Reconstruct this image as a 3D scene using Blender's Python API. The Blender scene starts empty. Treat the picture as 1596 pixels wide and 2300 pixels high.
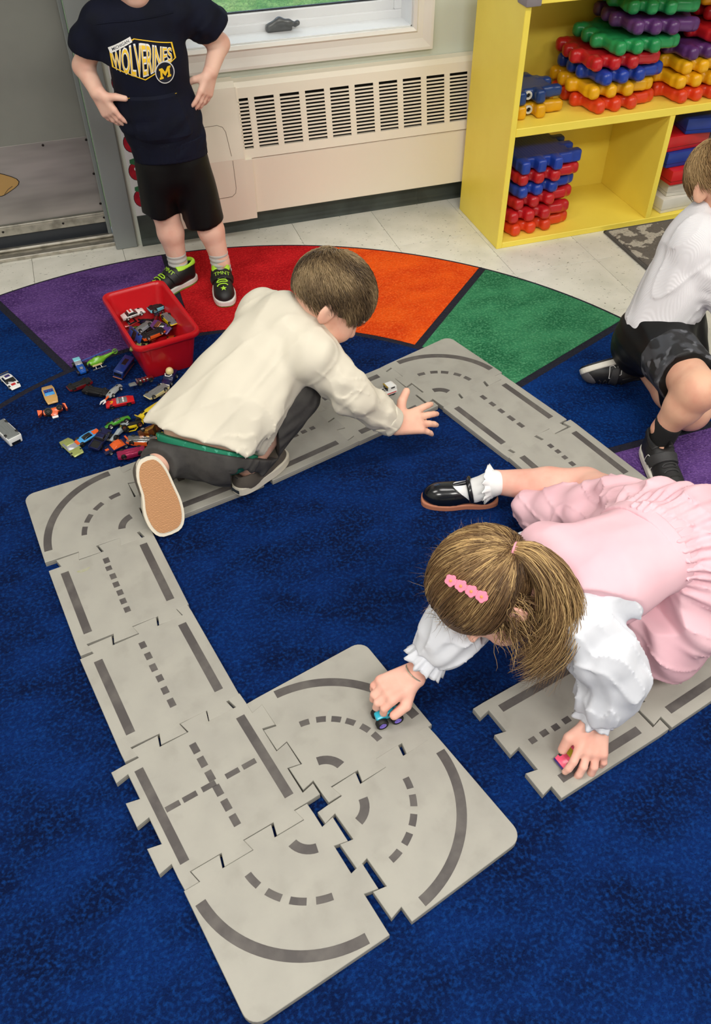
import bpy, bmesh, math, random
import numpy as np
from mathutils import Vector, Matrix, Quaternion, noise
from mathutils.bvhtree import BVHTree

SC = bpy.context.scene
COL = SC.collection
PI = math.pi
random.seed(7)
rng = np.random.default_rng(7)

# ------------------------------------------------------------------ camera
cam_data = bpy.data.cameras.new('camera')
cam_data.sensor_fit = 'VERTICAL'
cam_data.sensor_height = 24.0
cam_data.lens = 1914.25 / 2300.0 * 24.0
cam_data.clip_start = 0.02
cam = bpy.data.objects.new('camera', cam_data)
COL.objects.link(cam)
cam.matrix_world = Matrix(((0.949586, 0.224158, -0.219178, 0.0),
                           (-0.313483, 0.670619, -0.672308, 0.0),
                           (-0.003718, 0.707124, 0.707080, 1.45065),
                           (0, 0, 0, 1)))
SC.camera = cam

# ------------------------------------------------------------------ world and lights
world = bpy.data.worlds.new('world')
SC.world = world
world.use_nodes = True
wn = world.node_tree
wn.nodes.clear()
wo = wn.nodes.new('ShaderNodeOutputWorld')
wb = wn.nodes.new('ShaderNodeBackground')
ws = wn.nodes.new('ShaderNodeTexSky')
ws.sky_type = 'NISHITA'
ws.sun_disc = False
ws.sun_elevation = math.radians(48)
ws.sun_rotation = math.radians(200)
wn.links.new(ws.outputs[0], wb.inputs[0])
wb.inputs[1].default_value = 0.32
wn.links.new(wb.outputs[0], wo.inputs[0])

SC.view_settings.view_transform = 'Standard'
SC.view_settings.look = 'None'
SC.view_settings.gamma = 1.0
SC.view_settings.use_curve_mapping = False
SC.view_settings.exposure = 0.45

sun_d = bpy.data.lights.new('sun', 'SUN'); sun_d.energy = 3.2; sun_d.angle = 0.02; sun_d.color = (1.0, 0.95, 0.86)
sun_o = bpy.data.objects.new('sun', sun_d); COL.objects.link(sun_o); sun_o.rotation_euler = (math.radians(-35), 0, math.radians(20)); sun_o.location = (0, 0, 6)
CEIL = 2.62
LIGHTS = [(-1.3, 1.0, 18), (0.7, 1.0, 14), (2.7, 1.0, 15),
          (-1.3, -0.95, 34), (0.7, -0.95, 34), (2.7, -0.95, 18)]
for lx, ly, lw in LIGHTS:
    ld = bpy.data.lights.new('ceiling_light', 'AREA')
    ld.shape = 'RECTANGLE'
    ld.size = 1.16
    ld.size_y = 0.56
    ld.energy = lw
    ld.color = (1.0, 0.965, 0.915)
    lo = bpy.data.objects.new('ceiling_light', ld)
    COL.objects.link(lo)
    lo.location = (lx, ly, CEIL - 0.02)

# ------------------------------------------------------------------ helpers
def lin(c):
    o = []
    for v in c[:3]:
        v = v / 255.0
        o.append(v / 12.92 if v <= 0.04045 else ((v + 0.055) / 1.055) ** 2.4)
    return (o[0], o[1], o[2], 1.0)

MATS = {}
def mat(name, rgb, rough=0.5, metal=0.0, var=None, bump=None, sheen=0.0, coat=0.0, spec=0.5,
        alpha=None, trans=0.0, sss=0.0, emit=None, var2=None, bump2=None):
    """var=(rgb2, scale, lo, hi[, detail, stretch]) mixes a second colour by noise; bump=(scale, strength, distance)."""
    if name in MATS:
        return MATS[name]
    m = bpy.data.materials.new(name)
    m.use_nodes = True
    nt = m.node_tree
    b = nt.nodes['Principled BSDF']
    b.inputs['Base Color'].default_value = lin(rgb)
    b.inputs['Roughness'].default_value = rough
    b.inputs['Metallic'].default_value = metal
    b.inputs['Specular IOR Level'].default_value = spec
    if sheen:
        b.inputs['Sheen Weight'].default_value = sheen
        b.inputs['Sheen Roughness'].default_value = 0.4
    if coat:
        b.inputs['Coat Weight'].default_value = coat
        b.inputs['Coat Roughness'].default_value = 0.08
    if trans:
        b.inputs['Transmission Weight'].default_value = trans
    if sss:
        b.inputs['Subsurface Weight'].default_value = sss
        b.inputs['Subsurface Radius'].default_value = (1.0, 0.35, 0.2)
        b.inputs['Subsurface Scale'].default_value = 0.006
    if emit:
        b.inputs['Emission Color'].default_value = lin(emit[0])
        b.inputs['Emission Strength'].default_value = emit[1]
    tc = nt.nodes.new('ShaderNodeTexCoord')
    def vary(src, v):
        rgb2, scale, lo, hi = v[:4]
        n = nt.nodes.new('ShaderNodeTexNoise')
        n.inputs['Scale'].default_value = scale
        n.inputs['Detail'].default_value = v[4] if len(v) > 4 else 3.0
        vec = tc.outputs['Object']
        if len(v) > 5:
            mp = nt.nodes.new('ShaderNodeMapping')
            mp.inputs['Scale'].default_value = v[5]
            nt.links.new(vec, mp.inputs[0])
            vec = mp.outputs[0]
        nt.links.new(vec, n.inputs['Vector'])
        r = nt.nodes.new('ShaderNodeMapRange')
        r.inputs[1].default_value = lo
        r.inputs[2].default_value = hi
        nt.links.new(n.outputs['Fac'], r.inputs[0])
        x = nt.nodes.new('ShaderNodeMix')
        x.data_type = 'RGBA'
        nt.links.new(r.outputs[0], x.inputs[0])
        if src is None:
            x.inputs[6].default_value = lin(rgb)
        else:
            nt.links.new(src, x.inputs[6])
        x.inputs[7].default_value = lin(rgb2)
        return x.outputs[2]
    out = None
    for v in (var, var2):
        if v:
            out = vary(out, v)
    if out is not None:
        nt.links.new(out, b.inputs['Base Color'])
    prev = None
    for bp in (bump, bump2):
        if bp:
            n = nt.nodes.new('ShaderNodeTexNoise')
            n.inputs['Scale'].default_value = bp[0]
            n.inputs['Detail'].default_value = 3.0
            nt.links.new(tc.outputs['Object'], n.inputs['Vector'])
            bn = nt.nodes.new('ShaderNodeBump')
            bn.inputs['Strength'].default_value = bp[1]
            bn.inputs['Distance'].default_value = bp[2]
            nt.links.new(n.outputs['Fac'], bn.inputs['Height'])
            if prev is not None:
                nt.links.new(prev, bn.inputs['Normal'])
            prev = bn.outputs[0]
    if prev is not None:
        nt.links.new(prev, b.inputs['Normal'])
    if alpha is not None:
        b.inputs['Alpha'].default_value = alpha
    MATS[name] = m
    return m

def tag(o, label=None, cat=None, group=None, kind=None):
    if label: o['label'] = label
    if cat: o['category'] = cat
    if group: o['group'] = group
    if kind: o['kind'] = kind
    return o

def empty(name, loc=(0, 0, 0), rot=None, label=None, cat=None, group=None, kind=None):
    o = bpy.data.objects.new(name, None)
    COL.objects.link(o)
    o.empty_display_size = 0.02
    o.location = loc
    if rot is not None:
        if isinstance(rot, (int, float)):
            o.rotation_euler = (0, 0, rot)
        elif isinstance(rot, Matrix):
            o.rotation_mode = 'QUATERNION'
            o.rotation_quaternion = rot.to_3x3().to_quaternion()
        else:
            o.rotation_euler = rot
    return tag(o, label, cat, group, kind)

def put(name, mesh, material=None, parent=None, loc=(0, 0, 0), rot=None, label=None, cat=None, group=None, kind=None):
    """Link a mesh as one object; the material sits on the object so that alike pieces share mesh data."""
    o = bpy.data.objects.new(name, mesh)
    COL.objects.link(o)
    if material is not None:
        if len(mesh.materials) == 0:
            mesh.materials.append(None)
        o.material_slots[0].link = 'OBJECT'
        o.material_slots[0].material = material
    o.location = loc
    if rot is not None:
        if isinstance(rot, (int, float)):
            o.rotation_euler = (0, 0, rot)
        elif isinstance(rot, Matrix):
            o.rotation_mode = 'QUATERNION'
            o.rotation_quaternion = rot.to_3x3().to_quaternion()
        else:
            o.rotation_euler = rot
    if parent is not None:
        o.parent = parent
    return tag(o, label, cat, group, kind)

def me_from(verts, faces, name='mesh', smooth=False):
    m = bpy.data.meshes.new(name)
    m.from_pydata([tuple(v) for v in verts], [], [tuple(f) for f in faces])
    m.update()
    if smooth:
        m.polygons.foreach_set('use_smooth', np.ones(len(m.polygons), dtype=bool))
    return m

def bm_mesh(bm, name='mesh', smooth=False, sharp=None):
    bmesh.ops.recalc_face_normals(bm, faces=bm.faces[:])
    m = bpy.data.meshes.new(name)
    bm.to_mesh(m)
    bm.free()
    if smooth:
        m.polygons.foreach_set('use_smooth', np.ones(len(m.polygons), dtype=bool))
        if sharp is not None:
            m.set_sharp_from_angle(angle=math.radians(sharp))
    return m

def box(sx, sy, sz, bevel=0.0, seg=1, c=(0, 0, 0), smooth=None):
    bm = bmesh.new()
    bmesh.ops.create_cube(bm, size=1.0)
    for v in bm.verts:
        v.co = Vector((v.co.x * sx, v.co.y * sy, v.co.z * sz))
    if bevel > 0:
        bmesh.ops.bevel(bm, geom=bm.edges[:], offset=bevel, segments=seg, affect='EDGES', profile=0.5)
    for v in bm.verts:
        v.co += Vector(c)
    return bm_mesh(bm, 'box', smooth=(bevel > 0 and seg > 1) if smooth is None else smooth, sharp=40)

def bx(x0, x1, y0, y1, z0, z1, bevel=0.0, seg=1):
    return box(x1 - x0, y1 - y0, z1 - z0, bevel, seg, ((x0 + x1) / 2, (y0 + y1) / 2, (z0 + z1) / 2))

def join(meshes, name='mesh', smooth=False, sharp=40):
    """several shapes of ONE part into one mesh"""
    bm = bmesh.new()
    for m in meshes:
        if isinstance(m, tuple):
            me, mx = m
            n0 = len(bm.verts)
            bm.from_mesh(me)
            bm.verts.ensure_lookup_table()
            for v in bm.verts[n0:]:
                v.co = mx @ v.co
        else:
            bm.from_mesh(m)
    me = bpy.data.meshes.new(name)
    bm.to_mesh(me)
    bm.free()
    if smooth:
        me.polygons.foreach_set('use_smooth', np.ones(len(me.polygons), dtype=bool))
        me.set_sharp_from_angle(angle=math.radians(sharp))
    return me

def prism(poly, z0, z1, bevel=0.0, name='prism', seg=1, smooth=False):
    bm = bmesh.new()
    vs = [bm.verts.new((p[0], p[1], z0)) for p in poly]
    f = bm.faces.new(vs)
    r = bmesh.ops.extrude_face_region(bm, geom=[f])
    top = [e for e in r['geom'] if isinstance(e, bmesh.types.BMVert)]
    for v in top:
        v.co.z = z1
    bmesh.ops.recalc_face_normals(bm, faces=bm.faces[:])
    if bevel > 0:
        tope = [e for e in bm.edges if all(abs(v.co.z - z1) < 1e-7 for v in e.verts)]
        bmesh.ops.bevel(bm, geom=tope, offset=bevel, segments=seg, affect='EDGES', profile=0.5)
    return bm_mesh(bm, name, smooth=smooth, sharp=35)

def tube(pts, radii, n=8, caps=True, name='tube', smooth=True):
    pts = [Vector(p) for p in pts]
    if not hasattr(radii, '__len__'):
        radii = [radii] * len(pts)
    verts, faces = [], []
    up = None
    for i, p in enumerate(pts):
        t = (pts[min(i + 1, len(pts) - 1)] - pts[max(i - 1, 0)]).normalized()
        if up is None:
            up = t.orthogonal().normalized()
        up = (up - t * up.dot(t))
        if up.length < 1e-6:
            up = t.orthogonal()
        up.normalize()
        s = t.cross(up)
        for k in range(n):
            a = 2 * PI * k / n
            verts.append(p + (up * math.cos(a) + s * math.sin(a)) * radii[i])
    for i in range(len(pts) - 1):
        for k in range(n):
            a, b = i * n + k, i * n + (k + 1) % n
            faces.append((a, b, b + n, a + n))
    if caps:
        faces.append(tuple(range(n - 1, -1, -1)))
        faces.append(tuple((len(pts) - 1) * n + k for k in range(n)))
    m = me_from(verts, faces, name, smooth)
    if smooth:
        m.set_sharp_from_angle(angle=math.radians(50))
    return m

def lathe(profile, n=24, name='lathe', smooth=True, sharp=40):
    """profile: (r, z) list around Z"""
    verts, faces = [], []
    for r, z in profile:
        for k in range(n):
            a = 2 * PI * k / n
            verts.append((r * math.cos(a), r * math.sin(a), z))
    for i in range(len(profile) - 1):
        for k in range(n):
            a, b = i * n + k, i * n + (k + 1) % n
            faces.append((a, b, b + n, a + n))
    faces.append(tuple(range(n - 1, -1, -1)))
    faces.append(tuple((len(profile) - 1) * n + k for k in range(n)))
    m = me_from(verts, faces, name, smooth)
    if smooth:
        m.set_sharp_from_angle(angle=math.radians(sharp))
    return m

def text_mesh(s, size, extrude=0.0004, align='CENTER', sx=1.0):
    cu = bpy.data.curves.new('lettering', 'FONT')
    cu.body = s
    cu.size = size
    cu.extrude = extrude
    cu.align_x = align
    cu.align_y = 'CENTER'
    cu.resolution_u = 4
    o = bpy.data.objects.new('lettering', cu)
    COL.objects.link(o)
    dg = bpy.context.evaluated_depsgraph_get()
    me = bpy.data.meshes.new_from_object(o.evaluated_get(dg))
    bpy.data.objects.remove(o)
    bpy.data.curves.remove(cu)
    if sx != 1.0:
        for v in me.vertices:
            v.co.x *= sx
    return me

def frame(fwd, up):
    """3x3 with columns x = fwd, y = left, z = up"""
    f = Vector(fwd).normalized()
    u = Vector(up)
    u = (u - f * u.dot(f)).normalized()
    l = u.cross(f)
    return Matrix((f, l, u)).transposed()

# ------------------------------------------------------------------ implicit surfaces (for bodies, clothes and moulded plastic)
class Field:
    """signed distances on a grid; shapes melt together with a smooth union, then one closed skin is pulled out"""
    def __init__(self, lo, hi, vox):
        self.vox = vox
        self.lo = np.array(lo, dtype=np.float64)
        self.n = (np.ceil((np.array(hi) - self.lo) / vox).astype(int) + 1)
        self.d = np.full(tuple(self.n), 0.5, dtype=np.float32)

    def region(self, pmin, pmax, pad):
        a = np.floor((np.array(pmin) - pad - self.lo) / self.vox).astype(int)
        b = np.ceil((np.array(pmax) + pad - self.lo) / self.vox).astype(int) + 1
        a = np.clip(a, 0, self.n)
        b = np.clip(b, 0, self.n)
        if np.any(b - a < 1):
            return None
        ax = [self.lo[i] + self.vox * np.arange(a[i], b[i]) for i in range(3)]
        X, Y, Z = np.meshgrid(*ax, indexing='ij')
        return (slice(a[0], b[0]), slice(a[1], b[1]), slice(a[2], b[2])), X, Y, Z

    def mix(self, sl, dn, k, op):
        d = self.d[sl]
        dn = dn.astype(np.float32)
        if op == 'add':
            if k > 0:
                h = np.maximum(k - np.abs(d - dn), 0) / k
                self.d[sl] = np.minimum(d, dn) - h * h * k * 0.25
            else:
                self.d[sl] = np.minimum(d, dn)
        elif op == 'sub':
            dn = -dn
            if k > 0:
                h = np.maximum(k - np.abs(d - dn), 0) / k
                self.d[sl] = np.maximum(d, dn) + h * h * k * 0.25
            else:
                self.d[sl] = np.maximum(d, dn)

    def cone(self, a, b, ra, rb, k=0.01, op='add', flat=None):
        """round cone from a to b; flat=(axis, s): squeezed by s (>1) along axis"""
        a = np.array(a, float); b = np.array(b, float)
        pad = max(ra, rb) + k + 3 * self.vox
        rg = self.region(np.minimum(a, b), np.maximum(a, b), pad)
        if rg is None:
            return self
        sl, X, Y, Z = rg
        P = np.stack([X - a[0], Y - a[1], Z - a[2]], -1)
        ba = b - a
        if flat is not None:
            n = np.array(flat[0], float); n /= np.linalg.norm(n)
            s = flat[1] - 1.0
            P = P + (P @ n)[..., None] * n * s
            ba = ba + (ba @ n) * n * s
        L2 = ba @ ba
        if L2 < 1e-12:
            d = np.sqrt((P * P).sum(-1)) - max(ra, rb)
        else:
            h = np.clip((P @ ba) / L2, 0, 1)
            q = P - h[..., None] * ba
            d = np.sqrt((q * q).sum(-1)) - (ra + (rb - ra) * h)
        if flat is not None and flat[1] > 1:
            d = d / (1 + (flat[1] - 1) * 0.5)
        self.mix(sl, d, k, op)
        return self

    def chain(self, pts, rads, k=0.01, flat=None, op='add'):
        for i in range(len(pts) - 1):
            self.cone(pts[i], pts[i + 1], rads[i], rads[i + 1], k, op, flat)
        return self

    def ell(self, c, r, rot=None, k=0.01, op='add'):
        """ellipsoid with radii r; rot: 3x3 columns are its axes"""
        c = np.array(c, float); r = np.array(r, float)
        pad = r.max() + k + 3 * self.vox
        rg = self.region(c, c, pad)
        if rg is None:
            return self
        sl, X, Y, Z = rg
        P = np.stack([X - c[0], Y - c[1], Z - c[2]], -1)
        if rot is not None:
            P = P @ np.array(rot, float)
        k0 = np.sqrt(((P / r) ** 2).sum(-1))
        k1 = np.sqrt(((P / (r * r)) ** 2).sum(-1))
        d = k0 * (k0 - 1.0) / np.maximum(k1, 1e-9)
        self.mix(sl, d, k, op)
        return self

    def rbox(self, c, h, r, rot=None, k=0.005, op='add'):
        c = np.array(c, float); h = np.array(h, float)
        pad = np.linalg.norm(h) + k + 3 * self.vox
        rg = self.region(c, c, pad)
        if rg is None:
            return self
        sl, X, Y, Z = rg
        P = np.stack([X - c[0], Y - c[1], Z - c[2]], -1)
        if rot is not None:
            P = P @ np.array(rot, float)
        q = np.abs(P) - (h - r)
        d = np.sqrt((np.maximum(q, 0) ** 2).sum(-1)) + np.minimum(q.max(-1), 0) - r
        self.mix(sl, d, k, op)
        return self

    def cut(self, p, n, k=0.0, within=None):
        """remove everything on the side n points to (within=(lo, hi) limits the cut)"""
        p = np.array(p, float); n = np.array(n, float); n /= np.linalg.norm(n)
        lo = self.lo; hi = self.lo + (self.n - 1) * self.vox
        if within is not None:
            lo, hi = within
        rg = self.region(lo, hi, 0)
        if rg is None:
            return self
        sl, X, Y, Z = rg
        d = (X - p[0]) * n[0] + (Y - p[1]) * n[1] + (Z - p[2]) * n[2]
        self.mix(sl, -d, k, 'sub')
        return self

    def warp(self, fn):
        """add fn(X, Y, Z) to the distance near the surface (folds, knit, puckers)"""
        m = np.abs(self.d) < 0.03
        idx = np.nonzero(m)
        X = self.lo[0] + idx[0] * self.vox
        Y = self.lo[1] + idx[1] * self.vox
        Z = self.lo[2] + idx[2] * self.vox
        self.d[idx] += fn(X, Y, Z).astype(np.float32)
        return self

    def mesh(self, origin=(0, 0, 0), name='skin', smooth_iter=0):
        d = self.d
        s = d < 0
        nx, ny, nz = d.shape
        cs = np.zeros((nx - 1, ny - 1, nz - 1), dtype=np.int8)
        for i in (0, 1):
            for j in (0, 1):
                for l in (0, 1):
                    cs += s[i:nx - 1 + i, j:ny - 1 + j, l:nz - 1 + l]
        act = (cs > 0) & (cs < 8)
        idx = np.stack(np.nonzero(act), -1)
        vid = np.full(act.shape, -1, dtype=np.int64)
        vid[act] = np.arange(len(idx))
        acc = np.zeros((len(idx), 3)); cnt = np.zeros(len(idx))
        corners = [(i, j, l) for i in (0, 1) for j in (0, 1) for l in (0, 1)]
        val = {c: d[idx[:, 0] + c[0], idx[:, 1] + c[1], idx[:, 2] + c[2]].astype(np.float64) for c in corners}
        for c in corners:
            for axn in range(3):
                if c[axn] == 0:
                    c2 = list(c); c2[axn] = 1; c2 = tuple(c2)
                    v0, v1 = val[c], val[c2]
                    m = (v0 < 0) != (v1 < 0)
                    t = np.where(m, v0 / np.where(m, v0 - v1, 1), 0)
                    p = np.zeros((len(idx), 3)) + np.array(c)
                    p[:, axn] = t
                    acc[m] += p[m]; cnt[m] += 1
        pos = self.lo + (idx + acc / np.maximum(cnt, 1)[:, None]) * self.vox
        faces = []
        for axn in range(3):
            o1, o2 = [(1, 2), (2, 0), (0, 1)][axn]
            sl0 = [slice(None)] * 3; sl1 = [slice(None)] * 3
            sl0[axn] = slice(0, -1); sl1[axn] = slice(1, None)
            a, b = s[tuple(sl0)], s[tuple(sl1)]
            ch = a != b
            for o in (o1, o2):
                e = [slice(None)] * 3
                e[o] = slice(0, 1); ch[tuple(e)] = False
                e[o] = slice(-1, None); ch[tuple(e)] = False
            q = np.stack(np.nonzero(ch), -1)
            if not len(q):
                continue
            flip = ~a[q[:, 0], q[:, 1], q[:, 2]]
            quad = []
            for du, dv in ((-1, -1), (0, -1), (0, 0), (-1, 0)):
                c = q.copy(); c[:, o1] += du; c[:, o2] += dv
                quad.append(vid[c[:, 0], c[:, 1], c[:, 2]])
            quad = np.stack(quad, -1)
            quad[flip] = quad[flip][:, ::-1]
            faces.append(quad)
        faces = np.concatenate(faces) if faces else np.zeros((0, 4), int)
        for _ in range(smooth_iter):
            s1 = np.zeros_like(pos); n1 = np.zeros(len(pos))
            for u, v in ((0, 1), (1, 2), (2, 3), (3, 0)):
                np.add.at(s1, faces[:, u], pos[faces[:, v]]); np.add.at(n1, faces[:, u], 1)
                np.add.at(s1, faces[:, v], pos[faces[:, u]]); np.add.at(n1, faces[:, v], 1)
            pos = 0.5 * pos + 0.5 * s1 / np.maximum(n1, 1)[:, None]
        pos = pos - np.array(origin)
        m = bpy.data.meshes.new(name)
        m.vertices.add(len(pos)); m.vertices.foreach_set('co', pos.astype(np.float32).ravel())
        m.loops.add(len(faces) * 4); m.loops.foreach_set('vertex_index', faces.astype(np.int32).ravel())
        m.polygons.add(len(faces))
        m.polygons.foreach_set('loop_start', np.arange(0, len(faces) * 4, 4, dtype=np.int32))
        m.polygons.foreach_set('use_smooth', np.ones(len(faces), dtype=bool))
        m.update(calc_edges=True)
        m.validate()
        return m
# ================================================================== the room
WY = 2.88            # inner face of the window wall
XL, XR, YB = -2.6, 4.0, -3.2
M_wall = mat('wall_paint', (212, 218, 206), 0.6, bump=(90, 0.05, 0.002))
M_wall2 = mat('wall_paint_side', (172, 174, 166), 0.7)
M_ceil = mat('ceiling_tile', (225, 225, 220), 0.9)
M_tile = mat('vinyl_tile', (230, 228, 218), 0.3, var=((216, 215, 204), 9, 0.4, 0.65), bump=(40, 0.02, 0.001))
M_grout = mat('tile_joint', (120, 116, 106), 0.8)
M_base = mat('rubber_base', (70, 78, 74), 0.45, var=((54, 60, 57), 14, 0.4, 0.7))
M_trim = mat('window_casing_paint', (234, 229, 220), 0.35)
M_vinyl = mat('window_vinyl', (232, 233, 234), 0.3)
M_gasket = mat('window_gasket', (48, 52, 58), 0.5)
M_door = mat('door_paint', (132, 133, 126), 0.42, var=((124, 125, 119), 5, 0.4, 0.7))
M_frame = mat('door_frame_paint', (134, 139, 138), 0.38)
M_steel = mat('kick_plate_steel', (186, 180, 176), 0.5, metal=0.65, var=((150, 146, 142), 3, 0.35, 0.7, 2, (1, 1, 6)), bump=(8, 0.05, 0.002))
M_alu = mat('threshold_aluminium', (188, 184, 174), 0.35, metal=0.85, var=((150, 146, 136), 30, 0.45, 0.7))
M_dark = mat('dark_recess', (18, 18, 17), 0.8)
M_screw = mat('screw_head', (48, 44, 42), 0.4, metal=0.7)

# vinyl tile speckles: a second, stretched noise keeps the flecks crisp
def fleck(m, rgb, scale, lo):
    nt = m.node_tree
    b = nt.nodes['Principled BSDF']
    src = b.inputs['Base Color'].links[0].from_socket
    tc = nt.nodes.new('ShaderNodeTexCoord')
    mp = nt.nodes.new('ShaderNodeMapping'); mp.inputs['Scale'].default_value = (1.0, 2.2, 1)
    nt.links.new(tc.outputs['Object'], mp.inputs[0])
    n = nt.nodes.new('ShaderNodeTexNoise'); n.inputs['Scale'].default_value = scale; n.inputs['Detail'].default_value = 2
    n.inputs['Distortion'].default_value = 0.6
    nt.links.new(mp.outputs[0], n.inputs['Vector'])
    r = nt.nodes.new('ShaderNodeMapRange'); r.inputs[1].default_value = lo; r.inputs[2].default_value = lo + 0.03
    nt.links.new(n.outputs['Fac'], r.inputs[0])
    x = nt.nodes.new('ShaderNodeMix'); x.data_type = 'RGBA'
    nt.links.new(r.outputs[0], x.inputs[0]); nt.links.new(src, x.inputs[6]); x.inputs[7].default_value = lin(rgb)
    nt.links.new(x.outputs[2], b.inputs['Base Color'])
fleck(M_tile, (128, 128, 116), 62, 0.68)
fleck(M_tile, (84, 92, 86), 90, 0.735)

floor = put('floor', bx(XL, XR, YB, WY + 0.16, -0.10, -0.0026), M_grout, kind='structure')
TS = 0.3048
TOX, TOY = -0.2189, 2.8870
tile_me = prism([(0.0006, 0.0006), (TS - 0.0006, 0.0006), (TS - 0.0006, TS - 0.0006), (0.0006, TS - 0.0006)], -0.0026, 0.0, 0.0005)
for i in range(-7, 13):
    for j in range(0, 14):
        x0 = TOX + i * TS; y0 = TOY - (j + 1) * TS
        xc, yc = x0 + TS / 2, y0 + TS / 2
        if math.hypot(xc - 0.188, yc - 1.341) < 1.17 or (abs(xc - 0.188) < 1.2 and -0.5 < yc < 1.341) or x0 + TS > XR:
            continue
        put('floor_tile', tile_me, M_tile, floor, (x0, y0, 0))
strip_me = prism([(0.0006, 0.0006), (TS - 0.0006, 0.0006), (TS - 0.0006, 0.14), (0.0006, 0.14)], -0.0026, 0.0, 0.0005)
for i in range(-3, 1):
    put('floor_tile', strip_me, M_tile, floor, (TOX + i * TS, TOY, 0))

# window wall with a door opening (x -0.86..0.085) and a window opening
WX0, WX1, WZ0, WZ1 = 0.375, 1.142, 0.603, 1.75
DX0, DX1 = -0.86, 0.078
wall_parts = [bx(XL, DX0 - 0.07, WY, WY + 0.16, 0, CEIL), bx(DX0 - 0.07, DX1 + 0.075, WY, WY + 0.16, 2.15, CEIL),
              bx(DX1 + 0.02, WX0, WY, WY + 0.16, 0, CEIL), bx(WX0, WX1, WY, WY + 0.16, 0, WZ0),
              bx(WX0, WX1, WY, WY + 0.16, WZ1, CEIL), bx(WX1, XR, WY, WY + 0.16, 0, CEIL)]
put('wall_back', join(wall_parts), M_wall, kind='structure')
put('wall_left', bx(XL - 0.1, XL, YB, WY + 0.16, 0, CEIL), M_wall2, kind='structure')
put('wall_right', bx(XR, XR + 0.1, YB, WY + 0.16, 0, CEIL), M_wall2, kind='structure')
put('wall_front', bx(XL, XR, YB - 0.1, YB, 0, CEIL), M_wall2, kind='structure')
put('ceiling', bx(XL, XR, YB, WY + 0.16, CEIL, CEIL + 0.1), M_ceil, kind='structure')

# rubber cove base along the wall
def cove(x0, x1):
    prof = [(WY, 0.0), (WY - 0.016, 0.0), (WY - 0.014, 0.006), (WY - 0.007, 0.014), (WY - 0.004, 0.022), (WY - 0.004, 0.102), (WY, 0.104)]
    v, f = [], []
    for x in (x0, x1):
        v += [(x, y, z) for y, z in prof]
    n = len(prof)
    f = [(i, i + 1, i + 1 + n, i + n) for i in range(n - 1)] + [tuple(range(n - 1, -1, -1)), tuple(range(n, 2 * n))]
    return me_from(v, f)
put('baseboard_back', join([cove(DX1 + 0.078, 1.19), cove(1.1905, XR)]), M_base, kind='structure')

# ---- door, its frame, kick plate and sill
door = empty('door_1', (-0.39, 2.985, 0.02), kind='structure')
put('door_leaf', bx(-0.46, 0.456, 0.0, 0.045, 0.035, 2.06, 0.002), M_door, door)
kick = put('kick_plate', bx(-0.455, 0.449, -0.002, 0.0, 0.075, 0.328, 0.0006), M_steel, door)
screw_me = lathe([(0.0042, 0.0), (0.0042, 0.0012), (0.0026, 0.002), (0.0001, 0.002)], 10)
for sx, sz in ((0.438, 0.318), (0.438, 0.205), (0.438, 0.1), (0.30, 0.318), (0.15, 0.318), (0.0, 0.318), (-0.15, 0.318)):
    put('screw', screw_me, M_screw, kick, (sx, -0.002, sz), (PI / 2, 0, 0))
M_sticker = mat('sticker_brown', (176, 140, 84), 0.5)
M_ink = mat('print_black', (22, 20, 20), 0.5)
def blob(pts, z0, z1):
    return prism(pts, z0, z1)
st = [(0.075 * math.cos(a) * (1.0 if math.cos(a) < 0 else 0.78 + 0.22 * math.cos(3 * a)), 0.038 * math.sin(a) * (1 + 0.15 * math.cos(a))) for a in [2 * PI * k / 28 for k in range(28)]]
sk = put('door_sticker', prism([(x * 1.04, y * 1.06) for x, y in st], 0, 0.0006), M_ink, door, (0.12, -0.0026, 0.212), (PI / 2, 0, 0), label='brown rounded cartoon sticker with black outline')
put('sticker_face', prism(st, 0.0006, 0.001), M_sticker, sk)
put('sticker_line', join([tube([(0.02, -0.035, 0.001), (0.036, -0.02, 0.001), (0.052, -0.012, 0.001)], 0.0009, 5)]), M_ink, sk)
put('door_sweep', join([bx(-0.455, 0.455, -0.012, 0.0, 0.036, 0.072, 0.002), bx(-0.455, 0.455, -0.014, -0.011, 0.058, 0.064)]), M_alu, door)
for sx in (-0.12, 0.10, 0.30, 0.44):
    put('screw', screw_me, M_screw, door, (sx, -0.012, 0.054), (PI / 2, 0, 0))
put('sweep_rubber', bx(-0.455, 0.455, -0.006, 0.03, -0.0085, 0.036), M_gasket, door)
sill = join([bx(DX0, DX1, 2.905, 3.03, 0.0, 0.011, 0.002), bx(DX0, DX1, 2.945, 2.965, 0.011, 0.022, 0.004), bx(DX0, DX1, 2.9, 2.906, 0.0, 0.005)])
put('trim_1', sill, M_alu, kind='structure', label='worn aluminium door threshold on the floor')
fr = join([bx(DX1 - 0.012, DX1 + 0.062, WY - 0.014, WY + 0.05, 0, 2.13, 0.003), bx(DX1 - 0.004, DX1 + 0.05, WY + 0.05, 3.06, 0, 2.13, 0.002),
           bx(DX1 - 0.026, DX1 - 0.012, 2.955, 2.972, 0, 2.1, 0.002), bx(DX0 - 0.06, DX0 + 0.006, WY - 0.014, 3.06, 0, 2.13, 0.003),
           bx(DX0 - 0.06, DX1 + 0.062, WY - 0.014, 3.06, 2.1, 2.16, 0.003)])
put('trim_2', fr, M_frame, kind='structure', label='grey steel door frame')

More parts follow.
